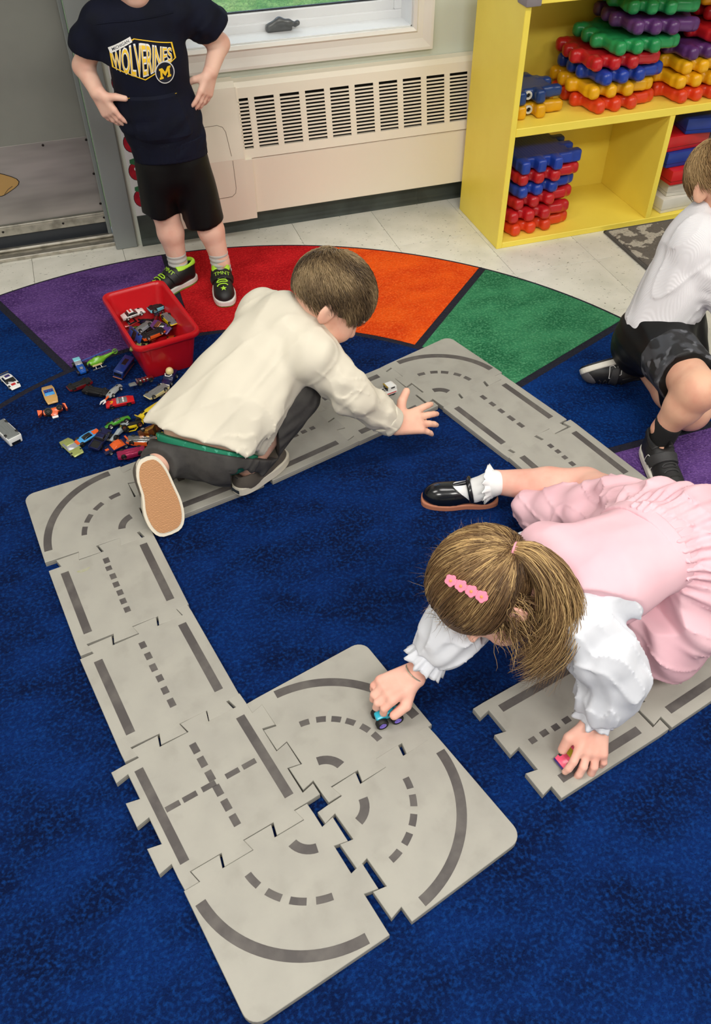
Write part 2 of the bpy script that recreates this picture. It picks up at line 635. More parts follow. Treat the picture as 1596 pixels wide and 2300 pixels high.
# ---- white border strip with apples, stuck on the wall beside the door frame
bs = empty('wall_border_strip', (0.190, WY - 0.0016, 0.105), label='white paper border strip printed with red apples beside the door frame', cat='border strip')
put('paper', bx(-0.034, 0.034, 0.0, 0.0014, 0.0, 1.9), mat('border_paper', (226, 226, 226), 0.6), bs)
ap = []
for k in range(20):
    a = 2 * PI * k / 20
    r = 1 - 0.16 * max(0, math.cos(a - PI / 2)) ** 6 - 0.08 * max(0, math.cos(a + PI / 2)) ** 6
    ap.append((0.029 * r * math.cos(a), 0.032 * r * math.sin(a)))
apple_me = prism(ap, 0.0, 0.0006)
apple_out = prism([(x * 1.07, y * 1.07) for x, y in ap], 0.0, 0.0004)
leaf_me = prism([(-0.005, 0.020), (-0.022, 0.028), (-0.021, 0.040), (-0.005, 0.043), (0.012, 0.038), (0.017, 0.027)], 0.0002, 0.0009)
M_apple = mat('apple_print_red', (186, 32, 48), 0.4, var=((160, 20, 40), 50, 0.4, 0.6))
M_leaf = mat('apple_print_green', (48, 110, 70), 0.5)
M_shine = mat('print_white', (240, 235, 232), 0.5)
shine_me = prism([(0.003 * math.cos(a) - 0.008, 0.005 * math.sin(a) + 0.008) for a in [2 * PI * k / 10 for k in range(10)]], 0.0006, 0.0009)
for k in range(20):
    a = put('apple', apple_out, M_ink, bs, (-0.002, 0.0, 0.060 + k * 0.092), (PI / 2, 0, 0))
    put('apple_skin', apple_me, M_apple, a, (0, 0, 0.0003))
    put('apple_leaf', leaf_me, M_leaf, a, (0, 0, 0.0003))
    put('apple_shine', shine_me, M_shine, a, (0, 0, 0.0003))

# ---- window: casing, jambs, sash, glass, crank
win = empty('window_1', (0.76, WY, WZ0), kind='structure')
wx0, wx1, wz1 = WX0 - 0.76, WX1 - 0.76, WZ1 - WZ0
def casing(axis, a0, a1, flip):
    # moulded section: (across, out)
    sec = [(0.0, 0.0), (0.0, 0.012), (0.010, 0.018), (0.016, 0.013), (0.034, 0.013), (0.048, 0.017), (0.060, 0.021), (0.068, 0.021), (0.068, 0.0)]
    v = []
    for t, ext in ((a0, -1), (a1, 1)):
        for s, o in sec:
            tt = t + ext * s            # mitred ends
            v.append((tt, -o, -s) if axis == 'x' else ((flip * s + (wx1 if flip > 0 else wx0)), -o, tt))
    n = len(sec)
    f = [(i, (i + 1) % n, (i + 1) % n + n, i + n) for i in range(n)] + [tuple(range(n)), tuple(range(2 * n - 1, n - 1, -1))]
    bm = bmesh.new()
    me = me_from(v, f)
    bm.from_mesh(me)
    return bm_mesh(bm)
put('casing', casing('x', wx0, wx1, 1), M_trim, win)
put('casing', casing('z', 0.0, wz1, 1), M_trim, win)
put('casing', casing('z', 0.0, wz1, -1), M_trim, win)
top = casing('x', wx0, wx1, 1)
put('casing', top, M_trim, win, (0, 0, wz1), (0, PI, 0)).location.x = 0.0
put('jamb', join([bx(wx0, wx1, 0.001, 0.12, 0.0004, 0.004), bx(wx0 + 0.0004, wx0 + 0.004, 0.001, 0.12, 0.0, wz1), bx(wx1 - 0.004, wx1 - 0.0004, 0.001, 0.12, 0.0, wz1), bx(wx0, wx1, 0.001, 0.12, wz1 - 0.004, wz1 - 0.0004)]), M_vinyl, win)
put('sash_frame', join([bx(wx0, wx1, 0.092, 0.13, 0.0, 0.028, 0.003), bx(wx0, wx1, 0.104, 0.14, 0.024, 0.056, 0.003), bx(wx0, wx0 + 0.05, 0.1, 0.139, 0.0562, wz1 - 0.0502, 0.003),
                       bx(wx1 - 0.028, wx1 - 0.0002, 0.0922, 0.129, 0.0282, wz1 - 0.0502, 0.003), bx(wx1 - 0.056, wx1 - 0.0202, 0.1042, 0.1388, 0.0562, wz1 - 0.0502, 0.003), bx(wx0, wx1, 0.1, 0.14, wz1 - 0.05, wz1, 0.003)]), M_vinyl, win)
put('gasket', join([bx(wx0 + 0.05, wx1 - 0.056, 0.112, 0.12, 0.056, 0.061), bx(wx1 - 0.061, wx1 - 0.056, 0.112, 0.12, 0.056, wz1 - 0.05)]), M_gasket, win)
put('pane', bx(wx0 + 0.045, wx1 - 0.05, 0.118, 0.122, 0.05, wz1 - 0.045), mat('window_glass', (235, 245, 245), 0.02, trans=1.0, spec=0.4), win)
M_crank = mat('crank_grey', (96, 98, 98), 0.32, metal=0.3)
cr = Field((-0.07, -0.03, -0.03), (0.07, 0.03, 0.05), 0.0022)
cr.rbox((0, 0.004, 0.002), (0.042, 0.016, 0.010), 0.006, k=0.004)
cr.chain([(-0.030, -0.004, 0.010), (0.0, -0.006, 0.022), (0.030, -0.010, 0.017), (0.052, -0.012, 0.012)], [0.010, 0.011, 0.008, 0.005], 0.01)
cr.chain([(0.050, -0.014, 0.010), (0.056, -0.020, 0.016)], [0.0075, 0.0085], 0.003)
put('crank_handle', cr.mesh(), M_crank, win, (-0.045, 0.078, 0.012))

# outdoors: lawn seen through the pane
M_lawn = mat('lawn', (96, 150, 60), 0.9, var=((150, 185, 96), 14, 0.35, 0.65, 6), var2=((66, 112, 46), 60, 0.45, 0.7, 4), bump=(80, 1.0, 0.05))
put('ground_outside', bx(-6, 9, WY + 0.16, 22, -0.35, -0.18), M_lawn, kind='structure')

# ---- convector heater under the window
M_heat = mat('heater_enamel', (240, 231, 213), 0.33, bump=(25, 0.02, 0.002))
hx0, hx1 = 0.228, 3.4
ht = empty('convector_heater', (0.53, WY, 0.0), label='long cream metal convector heater with slotted grille under the window', cat='heater')
H0 = 0.53
def sect(prof, x0, x1):
    n = len(prof)
    v = [(x, y, z) for x in (x0, x1) for y, z in prof]
    f = [(i, (i + 1) % n, (i + 1) % n + n, i + n) for i in range(n)] + [tuple(range(n)), tuple(range(2 * n - 1, n - 1, -1))]
    bm = bmesh.new(); bm.from_mesh(me_from(v, f))
    return bm_mesh(bm)
# sloped upper face runs from (y -0.045, z 0.478) to (y -0.085, z 0.283)
gy0, gz0, gy1, gz1 = -0.052, 0.462, -0.080, 0.312
put('top_panel', sect([(-0.002, 0.508), (-0.035, 0.506), (-0.046, 0.492), (gy0, gz0), (gy0 + 0.012, gz0), (-0.03, 0.49), (-0.002, 0.496)], 0.525 - H0, hx1 - H0), M_heat, ht)
put('ledge_panel', sect([(gy1, gz1), (gy1 - 0.006, 0.284), (gy1 + 0.01, 0.281), (gy1 + 0.012, gz1)], 0.525 - H0, hx1 - H0), M_heat, ht)
put('lower_panel', sect([(-0.078, 0.279), (-0.080, 0.275), (-0.080, 0.094), (-0.076, 0.091), (-0.02, 0.091), (-0.02, 0.279)], 0.558 - H0, hx1 - H0), M_heat, ht)
put('slot_shade_box', bx(0.2 - H0, hx1 - H0 - 0.01, -0.03, -0.004, 0.10, 0.485), M_dark, ht)  # dark box inside the cover; its near-black colour stands in for shade behind the slots
gdir = Vector((0, gy1 - gy0, gz1 - gz0))
glen = gdir.length
gd = gdir.normalized()
gm = Matrix(((-1, 0, 0), (0, gd.y, gd.z), (0, gd.z, -gd.y))).to_4x4()   # local y runs down the slope, z outwards
pitch = 0.0847
mull = box(0.020, glen, 0.0016, c=(0, glen / 2, 0))
edge_me = box(0.0847 * 30, 0.0065, 0.0016)
slat_me = box(pitch - 0.019, 0.0053, 0.0016)
NS = 13
xs = 0.577
gx = []
xx = xs - pitch
k = 0
while xx < 2.0:
    gx.append(xx); xx += pitch
first = 0.527
for i, x in enumerate(gx):
    x0 = max(x + 0.010, 0.535)
    put('grille_post', mull, M_heat, ht, (x + pitch - H0, gy0, gz0), gm)
    for s in range(NS):
        yy = (s + 1.0) * glen / (NS + 1.0)
        p = Vector((x + pitch / 2 - H0, gy0, gz0)) + gd * yy
        if x + 0.010 < 0.535:
            w = (x + pitch - 0.010) - 0.535
            put('slat', box(w + 0.004, 0.0053, 0.0016), M_heat, ht, (0.535 + w / 2 - H0, p.y, p.z), gm)
        else:
            put('slat', slat_me, M_heat, ht, p, gm)
put('grille_post', box(0.014, glen, 0.0016, c=(0, glen / 2, 0)), M_heat, ht, (0.530 - H0, gy0, gz0), gm)
# plain end cover with its flap
cov = put('end_cover', sect([(-0.001, 0.514), (-0.036, 0.512), (-0.050, 0.497), (-0.094, 0.300), (-0.096, 0.290), (-0.096, 0.080), (-0.090, 0.077), (-0.01, 0.077)], hx0 - H0, 0.528 - H0), M_heat, ht)
put('end_cover_lower', bx(0.528 - H0 - 0.002, 0.556 - H0, -0.094, -0.03, 0.079, 0.284, 0.001), M_heat, ht)
put('end_cover_web', sect([(-0.05, 0.497), (-0.094, 0.300), (-0.096, 0.283), (-0.03, 0.283), (-0.03, 0.49)], 0.5275 - H0, 0.5315 - H0), M_heat, ht)
M_line = mat('seam_shadow', (120, 104, 84), 0.7)
def flap_line(pts, r):
    return tube(pts, r, 5)
fl = []
sl = Vector((0, -0.094 + 0.050, 0.300 - 0.497)).normalized()
def onup(x, s):
    q = Vector((0, -0.050, 0.497)) + sl * s
    return (x - H0, q.y - 0.0002, q.z)
put('flap_seam', join([tube([onup(0.36, 0.105), onup(0.455, 0.103), onup(0.472, 0.110), onup(0.480, 0.125), onup(0.488, 0.2)], 0.0008, 5),
                       tube([(0.490 - H0, -0.0963, 0.288), (0.492 - H0, -0.0963, 0.195), (0.488 - H0, -0.0963, 0.178), (0.475 - H0, -0.0963, 0.168), (0.36 - H0, -0.0963, 0.166)], 0.0008, 5)]), M_line, ht)
put('heater_end_right', bx(hx1 - H0, hx1 - H0 + 0.01, -0.085, -0.001, 0.085, 0.51), M_heat, ht)
# ================================================================== the big classroom rug
RC = (0.188, 1.341); R_OUT = 1.428; R_IN = 0.905
def pile(name, a, b, c):
    return mat(name, a, 0.92, var=(b, 6.5, 0.38, 0.62, 5, (1, 1.6, 1)), var2=(c, 150, 0.46, 0.78, 3), bump=(170, 0.9, 0.010), bump2=(14, 0.25, 0.02), spec=0.12)
M_blue = pile('pile_royal_blue', (3, 36, 94), (1, 18, 58), (10, 58, 126))
M_blue2 = pile('pile_bright_blue', (2, 46, 112), (0, 28, 80), (8, 70, 146))
M_navy = mat('pile_navy_border', (20, 20, 44), 0.95, var=((12, 12, 28), 120, 0.4, 0.7), bump=(170, 0.8, 0.01))
M_purple = pile('pile_purple', (100, 68, 136), (74, 46, 108), (128, 94, 162))
M_red = pile('pile_red', (204, 26, 34), (172, 12, 22), (224, 44, 46))
M_orange = pile('pile_orange', (250, 92, 20), (228, 66, 10), (255, 116, 48))
M_green = pile('pile_green', (62, 142, 98), (36, 108, 72), (98, 170, 124))
rug = empty('classroom_rug', (RC[0], RC[1], 0.0), label='large round-topped blue classroom rug with a ring of coloured wedges', cat='rug')
def arc(r, a0, a1, n):
    return [(r * math.cos(math.radians(a0 + (a1 - a0) * i / n)), r * math.sin(math.radians(a0 + (a1 - a0) * i / n))) for i in range(n + 1)]
ZB, ZT = 0.0105, 0.012
LOWY = -1.95
outer = arc(R_OUT, 0, 180, 90) + [(-R_OUT, LOWY), (R_OUT, LOWY)]
put('rug_base', prism(outer, 0.0, ZB, 0.003), M_navy, rug)
G = 0.024
def wedge(a0, a1, r0, r1, n=14):
    def off(r): return math.degrees(math.asin(G / 2 / r))
    return arc(r1, a0 + off(r1), a1 - off(r1), n) + arc(r0, a1 - off(r0), a0 + off(r0), n)
angs = [-20.2, 1.9, 23.0, 44.0, 65.7, 88.8, 112.3, 135.0, 157.5, 180.0, 201.0]
cols = [M_purple, M_blue2, M_green, M_orange, M_red, M_purple, M_blue2, M_green, M_orange, M_red]
nms = ['purple', 'blue', 'green', 'orange', 'red', 'purple', 'bright blue', 'green', 'orange', 'red']
for i in range(10):
    wp = wedge(angs[i], angs[i + 1], R_IN + 0.004, R_OUT - 0.012)
    wp = [(x if y >= 0 or math.hypot(x, y) < R_IN + 0.05 else math.copysign(R_OUT - 0.012, x), y if y >= 0 or math.hypot(x, y) < R_IN + 0.05 else y * (R_OUT - 0.012) / max(abs(x), 0.1)) for x, y in wp]
    put('rug_wedge', prism(wp, ZB - 0.002, ZT, 0.0006), cols[i], rug, label=nms[i] + ' wedge of the rug border ring')
a0, a1 = angs[0], angs[-1]
o1 = math.degrees(math.asin(G / 2 / 1.4))
field = arc(R_IN - 0.016, a0 - 0.8, a1 + 0.8, 100)
rr = R_OUT - 0.012
pr = (rr, math.tan(math.radians(a0)) * rr - G)
pl = (-rr, math.tan(math.radians(180 - a1)) * rr * 1.0 - G)
field = field + [pl, (-rr, LOWY + 0.012), (rr, LOWY + 0.012), pr]
put('rug_center', prism(field, ZB - 0.002, ZT, 0.0), M_blue, rug, label='plain royal blue middle of the rug')

# ---- small grey patterned mat in front of the toy shelf
gm_root = empty('entry_mat', (1.73, 2.44, 0.0), label='grey patterned doormat with dark binding in front of the yellow shelf', cat='mat')
M_gm = mat('doormat_pile', (106, 100, 94), 0.95, var=((186, 180, 168), 20, 0.545, 0.575, 3), bump=(160, 0.7, 0.006), var2=((84, 78, 74), 120, 0.55, 0.8))
put('mat_pile', bx(0.012, 0.75, -0.488, -0.012, 0.0, 0.011, 0.003), M_gm, gm_root)
put('mat_binding', join([bx(0, 0.762, -0.012, 0, 0, 0.009, 0.003), bx(0, 0.762, -0.5, -0.488, 0, 0.009, 0.003), bx(0, 0.012, -0.5, 0, 0, 0.009, 0.003), bx(0.75, 0.762, -0.5, 0, 0, 0.009, 0.003)]), mat('doormat_binding', (84, 82, 80), 0.8), gm_root)

# ================================================================== foam road tiles
M_foam = mat('foam_grey', (166, 163, 154), 0.62, var=((157, 154, 146), 12, 0.35, 0.7, 5), var2=((150, 147, 138), 26, 0.55, 0.9, 5), bump=(220, 0.08, 0.001))
M_foam2 = mat('foam_grey_under', (150, 147, 138), 0.75)
M_road = mat('road_marking', (78, 73, 72), 0.6, var=((96, 91, 88), 30, 0.4, 0.7, 4))
TB, TD, TZ0, TZ1 = 0.243, 0.0255, 0.0122, 0.0262
BRK = [0.0, 0.1, 0.3, 0.5, 0.7, 0.9, 1.0]
def foam_poly(joints, inset=0.0):
    """joints: set of edges among B, R, T, L that carry dovetail tabs; other corners are rounded"""
    h = TB / 2
    cs = [(-h, -h), (h, -h), (h, h), (-h, h)]
    out = []
    names = ['B', 'R', 'T', 'L']
    nrm = [(0, -1), (1, 0), (0, 1), (-1, 0)]
    for e in range(4):
        a, b = cs[e], cs[(e + 1) % 4]
        t = ((b[0] - a[0]) / TB, (b[1] - a[1]) / TB)
        n = nrm[e]
        prevj = names[e - 1] in joints
        P = lambda s, o: (a[0] + t[0] * s * TB + n[0] * o, a[1] + t[1] * s * TB + n[1] * o)
        if names[e] in joints:
            ev = 0.0115; cl = 0.005
            if prevj:
                out.append(P(0, 0))
            if names[e] + 'x' not in joints:
                out.append(P(0.004, TD - 0.0016))
            for i in range(2 if names[e] + 'x' in joints else 1, 6):
                s = BRK[i]
                if i % 2 == 1:      # end of a tab
                    out += [P(s + ev - cl, TD - 0.0016), P(s - ev - cl, 0)]
                else:               # start of a tab
                    out += [P(s + ev + cl, 0), P(s - ev + cl, TD - 0.0016)]
            out.append(P(1.0, 0))
        else:
            if prevj:
                pass
            else:
                r = 0.026          # round outer corner
                pa = cs[e]
                pt = (t[0], t[1]); pn = nrm[e - 1]
                cx = pa[0] + t[0] * r - n[0] * r
                cy = pa[1] + t[1] * r - n[1] * r
                for k in range(7):
                    al = (k / 6) * PI / 2
                    dx = pn[0] * math.cos(al) + n[0] * math.sin(al)
                    dy = pn[1] * math.cos(al) + n[1] * math.sin(al)
                    out.append((cx + dx * r, cy + dy * r))
            out.append(P(1.0, 0)) if names[(e + 1) % 4] in joints else None
    # drop duplicates
    res = []
    for p in out:
        if p is None: continue
        if not res or math.hypot(p[0] - res[-1][0], p[1] - res[-1][1]) > 1e-5:
            res.append(p)
    return res
def rect(x0, x1, y0, y1): return [(x0, y0), (x1, y0), (x1, y1), (x0, y1)]
def arcband(cx, cy, r, w, a0, a1, n=18):
    o = []
    for i in range(n + 1):
        a = math.radians(a0 + (a1 - a0) * i / n); o.append((cx + (r + w / 2) * math.cos(a), cy + (r + w / 2) * math.sin(a)))
    for i in range(n, -1, -1):
        a = math.radians(a0 + (a1 - a0) * i / n); o.append((cx + (r - w / 2) * math.cos(a), cy + (r - w / 2) * math.sin(a)))
    return o
foam_cache = {}
def foam_tile(x, y, deg, sx, sy, joints, label, marks, z=0.0):
    root = empty('foam_road_tile', (x, y, TZ0 + z), math.radians(deg), label=label, cat='floor tile', group='interlocking grey foam road tiles')
    root.scale = (sx, sy, 1)
    key = ''.join(sorted(joints))
    if key not in foam_cache:
        p = foam_poly(joints)
        foam_cache[key] = (prism(p, 0.0068, TZ1 - TZ0, 0.0008), prism(p, 0.0, 0.0066))
    put('foam_layer', foam_cache[key][0], M_foam, root)
    put('foam_underlayer', foam_cache[key][1], M_foam2, root)
    for poly in marks:
        put('road_marking', prism(poly, TZ1 - TZ0 - 0.0002, TZ1 - TZ0 + 0.0004), M_road, root)
    return root
def straight_marks(n, seed, vertical=True):
    r = random.Random(seed)
    m = [rect(-0.0998, -0.0822, -0.094, 0.099), rect(0.0822, 0.0998, -0.091, 0.1)]
    L = 0.19 / n
    y = 0.098
    for i in range(n):
        w = L * r.uniform(0.5, 0.62)
        j = r.uniform(-0.0012, 0.0012)
        m.append(rect(-0.006 + j, 0.007 + j, y - w, y)); y -= L
    if not vertical:
        m = [[(q[1], -q[0]) for q in p][::-1] for p in m]
        m = [[(q[0], q[1]) for q in p][::-1] for p in m]
    return m
def curve_marks(cx, cy, seed, nd=5, inner=(12, 78)):
    """arcs about the inner corner; cx, cy give its sign"""
    r = random.Random(seed)
    c = 0.104
    base = {(1, 1): 180, (-1, 1): 270, (-1, -1): 0, (1, -1): 90}[(cx, cy)]
    m = [arcband(cx * c, cy * c, 0.211, 0.0182, base + 4, base + 86, 28)]
    for i in range(nd):
        a = 6 + i * 80 / nd + r.uniform(-1.5, 1.5)
        m.append(arcband(cx * c, cy * c, 0.127, 0.0125, base + a, base + a + 80 / nd * 0.62, 5))
    m.append(arcband(cx * c, cy * c, 0.040, 0.0170, base + inner[0], base + inner[1], 8))
    return m
cross = [rect(-0.110, -0.094, -0.103, 0.099), rect(0.090, 0.107, -0.094, 0.098)]
for i in range(6):
    cross.append(rect(-0.007, 0.006, 0.094 - i * 0.033 - 0.022, 0.094 - i * 0.033))
for x0 in (-0.092, -0.060, -0.024, 0.022, 0.055):
    cross.append(rect(x0, x0 + 0.026, -0.0055, 0.0055))
g = foam_tile
g(-0.166, 1.5592, 8.2, 0.979, 0.994, {'B', 'R', 'Bx'}, 'grey foam corner road tile under the kneeling boy\'s upturned sole', curve_marks(1, -1, 1, 4))
smudged = g(-0.122, 1.2989, 9.8, 0.99, 0.97, {'T', 'B'}, 'grey foam straight road tile with a small yellow-green smudge, next to the upturned sole\'s corner tile', straight_marks(7, 2), z=0.0003)
put('smudge', prism([(0.013 * math.cos(a) * (1 + 0.3 * math.sin(3 * a)), 0.006 * math.sin(a) * (1 + 0.35 * math.cos(2 * a))) for a in [2 * PI * k / 18 for k in range(18)]], TZ1 - TZ0 - 0.0002, TZ1 - TZ0 + 0.00015), mat('smudge_yellow_green', (160, 160, 122), 0.7, var=((166, 163, 150), 60, 0.4, 0.6)), smudged, (-0.052, 0.085, 0))
g(-0.0739, 1.0397, 12.1, 0.996, 0.989, {'T', 'B'}, 'grey foam straight road tile just above the crossroads tile', straight_marks(6, 3), z=0.0)
g(-0.0139, 0.781, 14.2, 1.024, 0.993, {'T', 'B', 'L', 'R'}, 'grey foam crossroads tile with dashed lines crossing in its middle', cross, z=0.0004)
g(0.2504, 0.85, 15.3, 1.013, 0.969, {'L', 'B'}, 'grey foam curved road tile under the turquoise truck in the girl\'s hand', curve_marks(-1, -1, 4, 6), z=0.0)
g(0.3181, 0.5974, 16.6, 0.991, 0.989, {'T', 'L'}, 'grey foam curved road tile with a rounded corner pointing right, nearest the girl\'s pink car', curve_marks(-1, 1, 5, 5), z=0.0003)
g(0.0483, 0.5252, 14.0, 1.016, 0.973, {'T', 'R', 'Rx'}, 'grey foam curved road tile at the bottom edge of the picture', curve_marks(1, 1, 6, 4), z=0.0001)
g(0.8609, 1.8232, 18.8, 0.969, 0.937, {'L', 'B'}, 'grey foam curved road tile touching the green rug wedge', curve_marks(-1, -1, 7, 5))
g(0.9352, 1.5826, 17.7, 0.954, 0.955, {'T', 'B'}, 'grey foam straight road tile between the green-wedge curve and the tile beside the planted shoe', straight_marks(5, 8), z=0.0003)
g(1.0114, 1.337, 14.2, 0.968, 0.98, {'T', 'B'}, 'grey foam straight road tile beside the crouching boy\'s planted shoe', straight_marks(7, 9), z=0.0)
g(1.0775, 1.083, 14.9, 0.97, 0.98, {'T', 'B'}, 'grey foam straight road tile half hidden under the pink skirt', straight_marks(6, 10), z=0.0003)
def horiz(n, seed):
    return [[(-q[1], q[0]) for q in p] for p in straight_marks(n, seed)]
g(0.6125, 1.74, 16.5, 0.975, 0.95, {'L', 'R'}, 'grey foam straight road tile carrying the little white tow truck', horiz(6, 11), z=0.0002)
g(0.3642, 1.6645, 16.6, 0.98, 0.93, {'L', 'R'}, 'grey foam straight road tile right of the kneeling boy\'s raised knee', horiz(7, 12), z=0.0005)
g(0.0953, 1.6058, 12.5, 0.98, 0.98, {'L', 'R'}, 'grey foam straight road tile underneath the kneeling boy', horiz(6, 13), z=0.0002)
g(0.6544, 0.6982, 13.0, 0.992, 0.94, {'L', 'R'}, 'grey foam straight road tile with open tabs under the girl\'s pink toy car', horiz(7, 14), z=0.0)
g(0.9123, 0.7651, 14.3, 0.98, 0.98, {'L', 'R'}, 'grey foam straight road tile reaching out from under the pink skirt to the picture\'s right edge', horiz(6, 15), z=0.0003)
# ================================================================== yellow toy shelf
M_yel = mat('shelf_yellow_paint', (253, 230, 92), 0.42, var=((248, 223, 84), 6, 0.4, 0.7), bump=(60, 0.04, 0.001))
M_wear = mat('paint_wear', (170, 150, 70), 0.7)
SX0, SX1, SY0, SY1, STOP = 1.318, 2.56, 2.45, 2.775, 0.772
sh = empty('toy_shelf', (SX0, SY0, 0.0), label='yellow painted wooden shelf unit holding plastic blocks', cat='shelf')
D = SY1 - SY0
put('side_panel', bx(0, 0.02, 0, D, 0, 0.7518, 0.0015), M_yel, sh)
put('side_panel', bx(SX1 - SX0 - 0.02, SX1 - SX0, 0, D, 0, 0.7518, 0.0015), M_yel, sh)
put('back_panel', bx(0.0202, SX1 - SX0 - 0.0202, D - 0.008, D - 0.0004, 0.0, 0.7518), M_yel, sh)
put('bottom_board', bx(0.0202, SX1 - SX0 - 0.0202, 0.0006, D - 0.008, 0, 0.02, 0.0015), M_yel, sh)
put('middle_board', bx(0.0202, SX1 - SX0 - 0.0202, 0.0006, D - 0.008, 0.378, 0.404, 0.0015), M_yel, sh)
put('top_board', bx(0, SX1 - SX0, -0.004, D, 0.752, STOP, 0.0015), M_yel, sh)
put('divider', bx(1.905 - SX0, 1.925 - SX0, 0.002, D - 0.008, 0.02, 0.378, 0.0012), M_yel, sh)
put('corner_guard', bx(-0.004, 0.045, -0.010, 0.05, 0.748, 0.776, 0.004, 2), mat('corner_guard_grey', (136, 128, 132), 0.5), sh)

# ---- moulded interlocking plastic panels
bf = Field((-0.16, -0.16, -0.005), (0.16, 0.16, 0.05), 0.0032)
BH = 0.042
bf.rbox((0, 0, BH / 2), (0.112, 0.112, 0.0175), 0.012, k=0.0)
for q in range(4):
    a = q * PI / 2
    rot = np.array(Matrix.Rotation(a, 3, 'Z'))
    for t in (-0.086, -0.026, 0.034):
        c = rot @ np.array((t, -0.116, BH / 2))
        bf.rbox(c, (0.019, 0.025, BH / 2), 0.016, rot=rot, k=0.010)
bf.ell((0, 0, BH + 0.008), (0.075, 0.075, 0.016), k=0.004, op='sub')
block_me = bf.mesh(smooth_iter=1)
bf2 = Field((-0.16, -0.16, -0.005), (0.16, 0.16, 0.05), 0.0032)
bf2.rbox((0, 0, BH / 2), (0.106, 0.106, 0.0185), 0.008, k=0.0)
for q in range(4):
    a = q * PI / 2
    rot = np.array(Matrix.Rotation(a, 3, 'Z'))
    for t in (-0.086, -0.026, 0.034):
        bf2.rbox(rot @ np.array((t, -0.116, BH / 2)), (0.0165, 0.026, BH / 2), 0.009, rot=rot, k=0.005)
for i in range(15):
    bf2.rbox((0, -0.077 + i * 0.011, BH), (0.085, 0.0022, 0.0035), 0.001, k=0.0, op='sub')
ribbed_me = bf2.mesh(smooth_iter=0)
# small corner piece with a hub hole in its front
sf = Field((-0.12, -0.12, -0.005), (0.12, 0.12, 0.05), 0.0032)
sf.rbox((0, 0, BH / 2), (0.072, 0.062, 0.017), 0.010, k=0)
for t in (-0.055, 0.0 + 0.012):
    sf.rbox((t, -0.07, BH / 2), (0.0165, 0.026, BH / 2), 0.011, k=0.006)
for t in (-0.045, 0.03):
    sf.rbox((0.072, t, BH / 2), (0.03, 0.017, BH / 2 - 0.004), 0.011, k=0.006)
    sf.rbox((-0.072, t, BH / 2), (0.026, 0.016, BH / 2), 0.011, k=0.006)
    sf.rbox((t, 0.068, BH / 2), (0.016, 0.022, BH / 2), 0.011, k=0.006)
small_me = sf.mesh(smooth_iter=1)
def plastic(n, rgb, d=0.86): 
    return mat('plastic_' + n, rgb, 0.3, var=(tuple(int(v * d) for v in rgb), 8, 0.45, 0.75), bump=(60, 0.04, 0.001), coat=0.1)
PC = {'orange': plastic('orange_red', (226, 66, 30)), 'yellow': plastic('yellow', (240, 176, 20)), 'blue': plastic('blue', (32, 66, 168)), 'navy': plastic('navy', (30, 64, 128)),
      'red': plastic('red', (196, 30, 38)), 'green': plastic('green', (36, 148, 84)), 'purple': plastic('purple', (94, 50, 112)), 'amber': plastic('amber', (230, 160, 16))}
def block(x, y, z, deg, colour, label, me=None, tilt=(0, 0), group='moulded interlocking plastic panels'):
    o = put('plastic_panel_block', me or block_me, PC[colour], None, (x, y, z), (math.radians(tilt[0]), math.radians(tilt[1]), math.radians(deg)), label=label, cat='block', group=group)
    return o
BX, BY = 1.728, 2.612
zs = [0.404 + i * (BH + 0.0006) for i in range(9)]
block(BX, BY, zs[0], 2, 'orange', 'orange-red panel block at the bottom of the upper shelf\'s middle stack')
block(BX - 0.012, BY + 0.004, zs[1], -3, 'yellow', 'yellow panel block in the upper shelf\'s middle stack, on the orange-red one')
block(BX + 0.008, BY - 0.002, zs[2], 1, 'blue', 'blue panel block in the upper shelf\'s middle stack, between yellow and red')
block(BX - 0.012, BY - 0.003, zs[3], -7, 'red', 'red panel block in the upper shelf\'s middle stack, under the green one')
block(BX + 0.040, BY - 0.012, zs[4], -2, 'green', 'green panel block on the red one, under the tilted purple panel', tilt=(0, 1.0))
block(BX + 0.106, BY - 0.004, zs[5] + 0.003, -6, 'purple', 'tilted purple panel block under the topmost green panel', tilt=(0, 3.5))
block(BX + 0.108, BY + 0.016, zs[6] + 0.012, -12, 'green', 'topmost green panel block tilted on the purple panel', tilt=(0, 2.5))
RX = 2.055
block(RX - 0.025, BY - 0.004, zs[0], 3, 'orange', 'orange-red panel block at the bottom of the upper shelf\'s right stack')
block(RX - 0.030, BY + 0.002, zs[1], 0, 'yellow', 'lower of two yellow panel blocks in the upper shelf\'s right stack')
block(RX - 0.010, BY - 0.002, zs[2], -4, 'yellow', 'upper of two yellow panel blocks in the upper shelf\'s right stack, under purple')
block(RX - 0.012, BY + 0.002, zs[3], 91, 'purple', 'purple panel block lying flat on the yellow ones in the upper shelf\'s right stack')
block(RX + 0.060, BY + 0.004, zs[4], 2, 'red', 'red panel block on the flat purple one in the upper shelf\'s right stack')
block(RX + 0.125, BY + 0.004, zs[5], 90, 'red', 'red panel block right under the amber one in the upper shelf\'s right stack')
block(RX + 0.105, BY + 0.006, zs[6] - 0.0, -3, 'amber', 'amber yellow panel block near the top of the right stack')
block(RX + 0.125, BY + 0.006, zs[7], 5, 'navy', 'navy panel block topping the upper shelf\'s right stack')
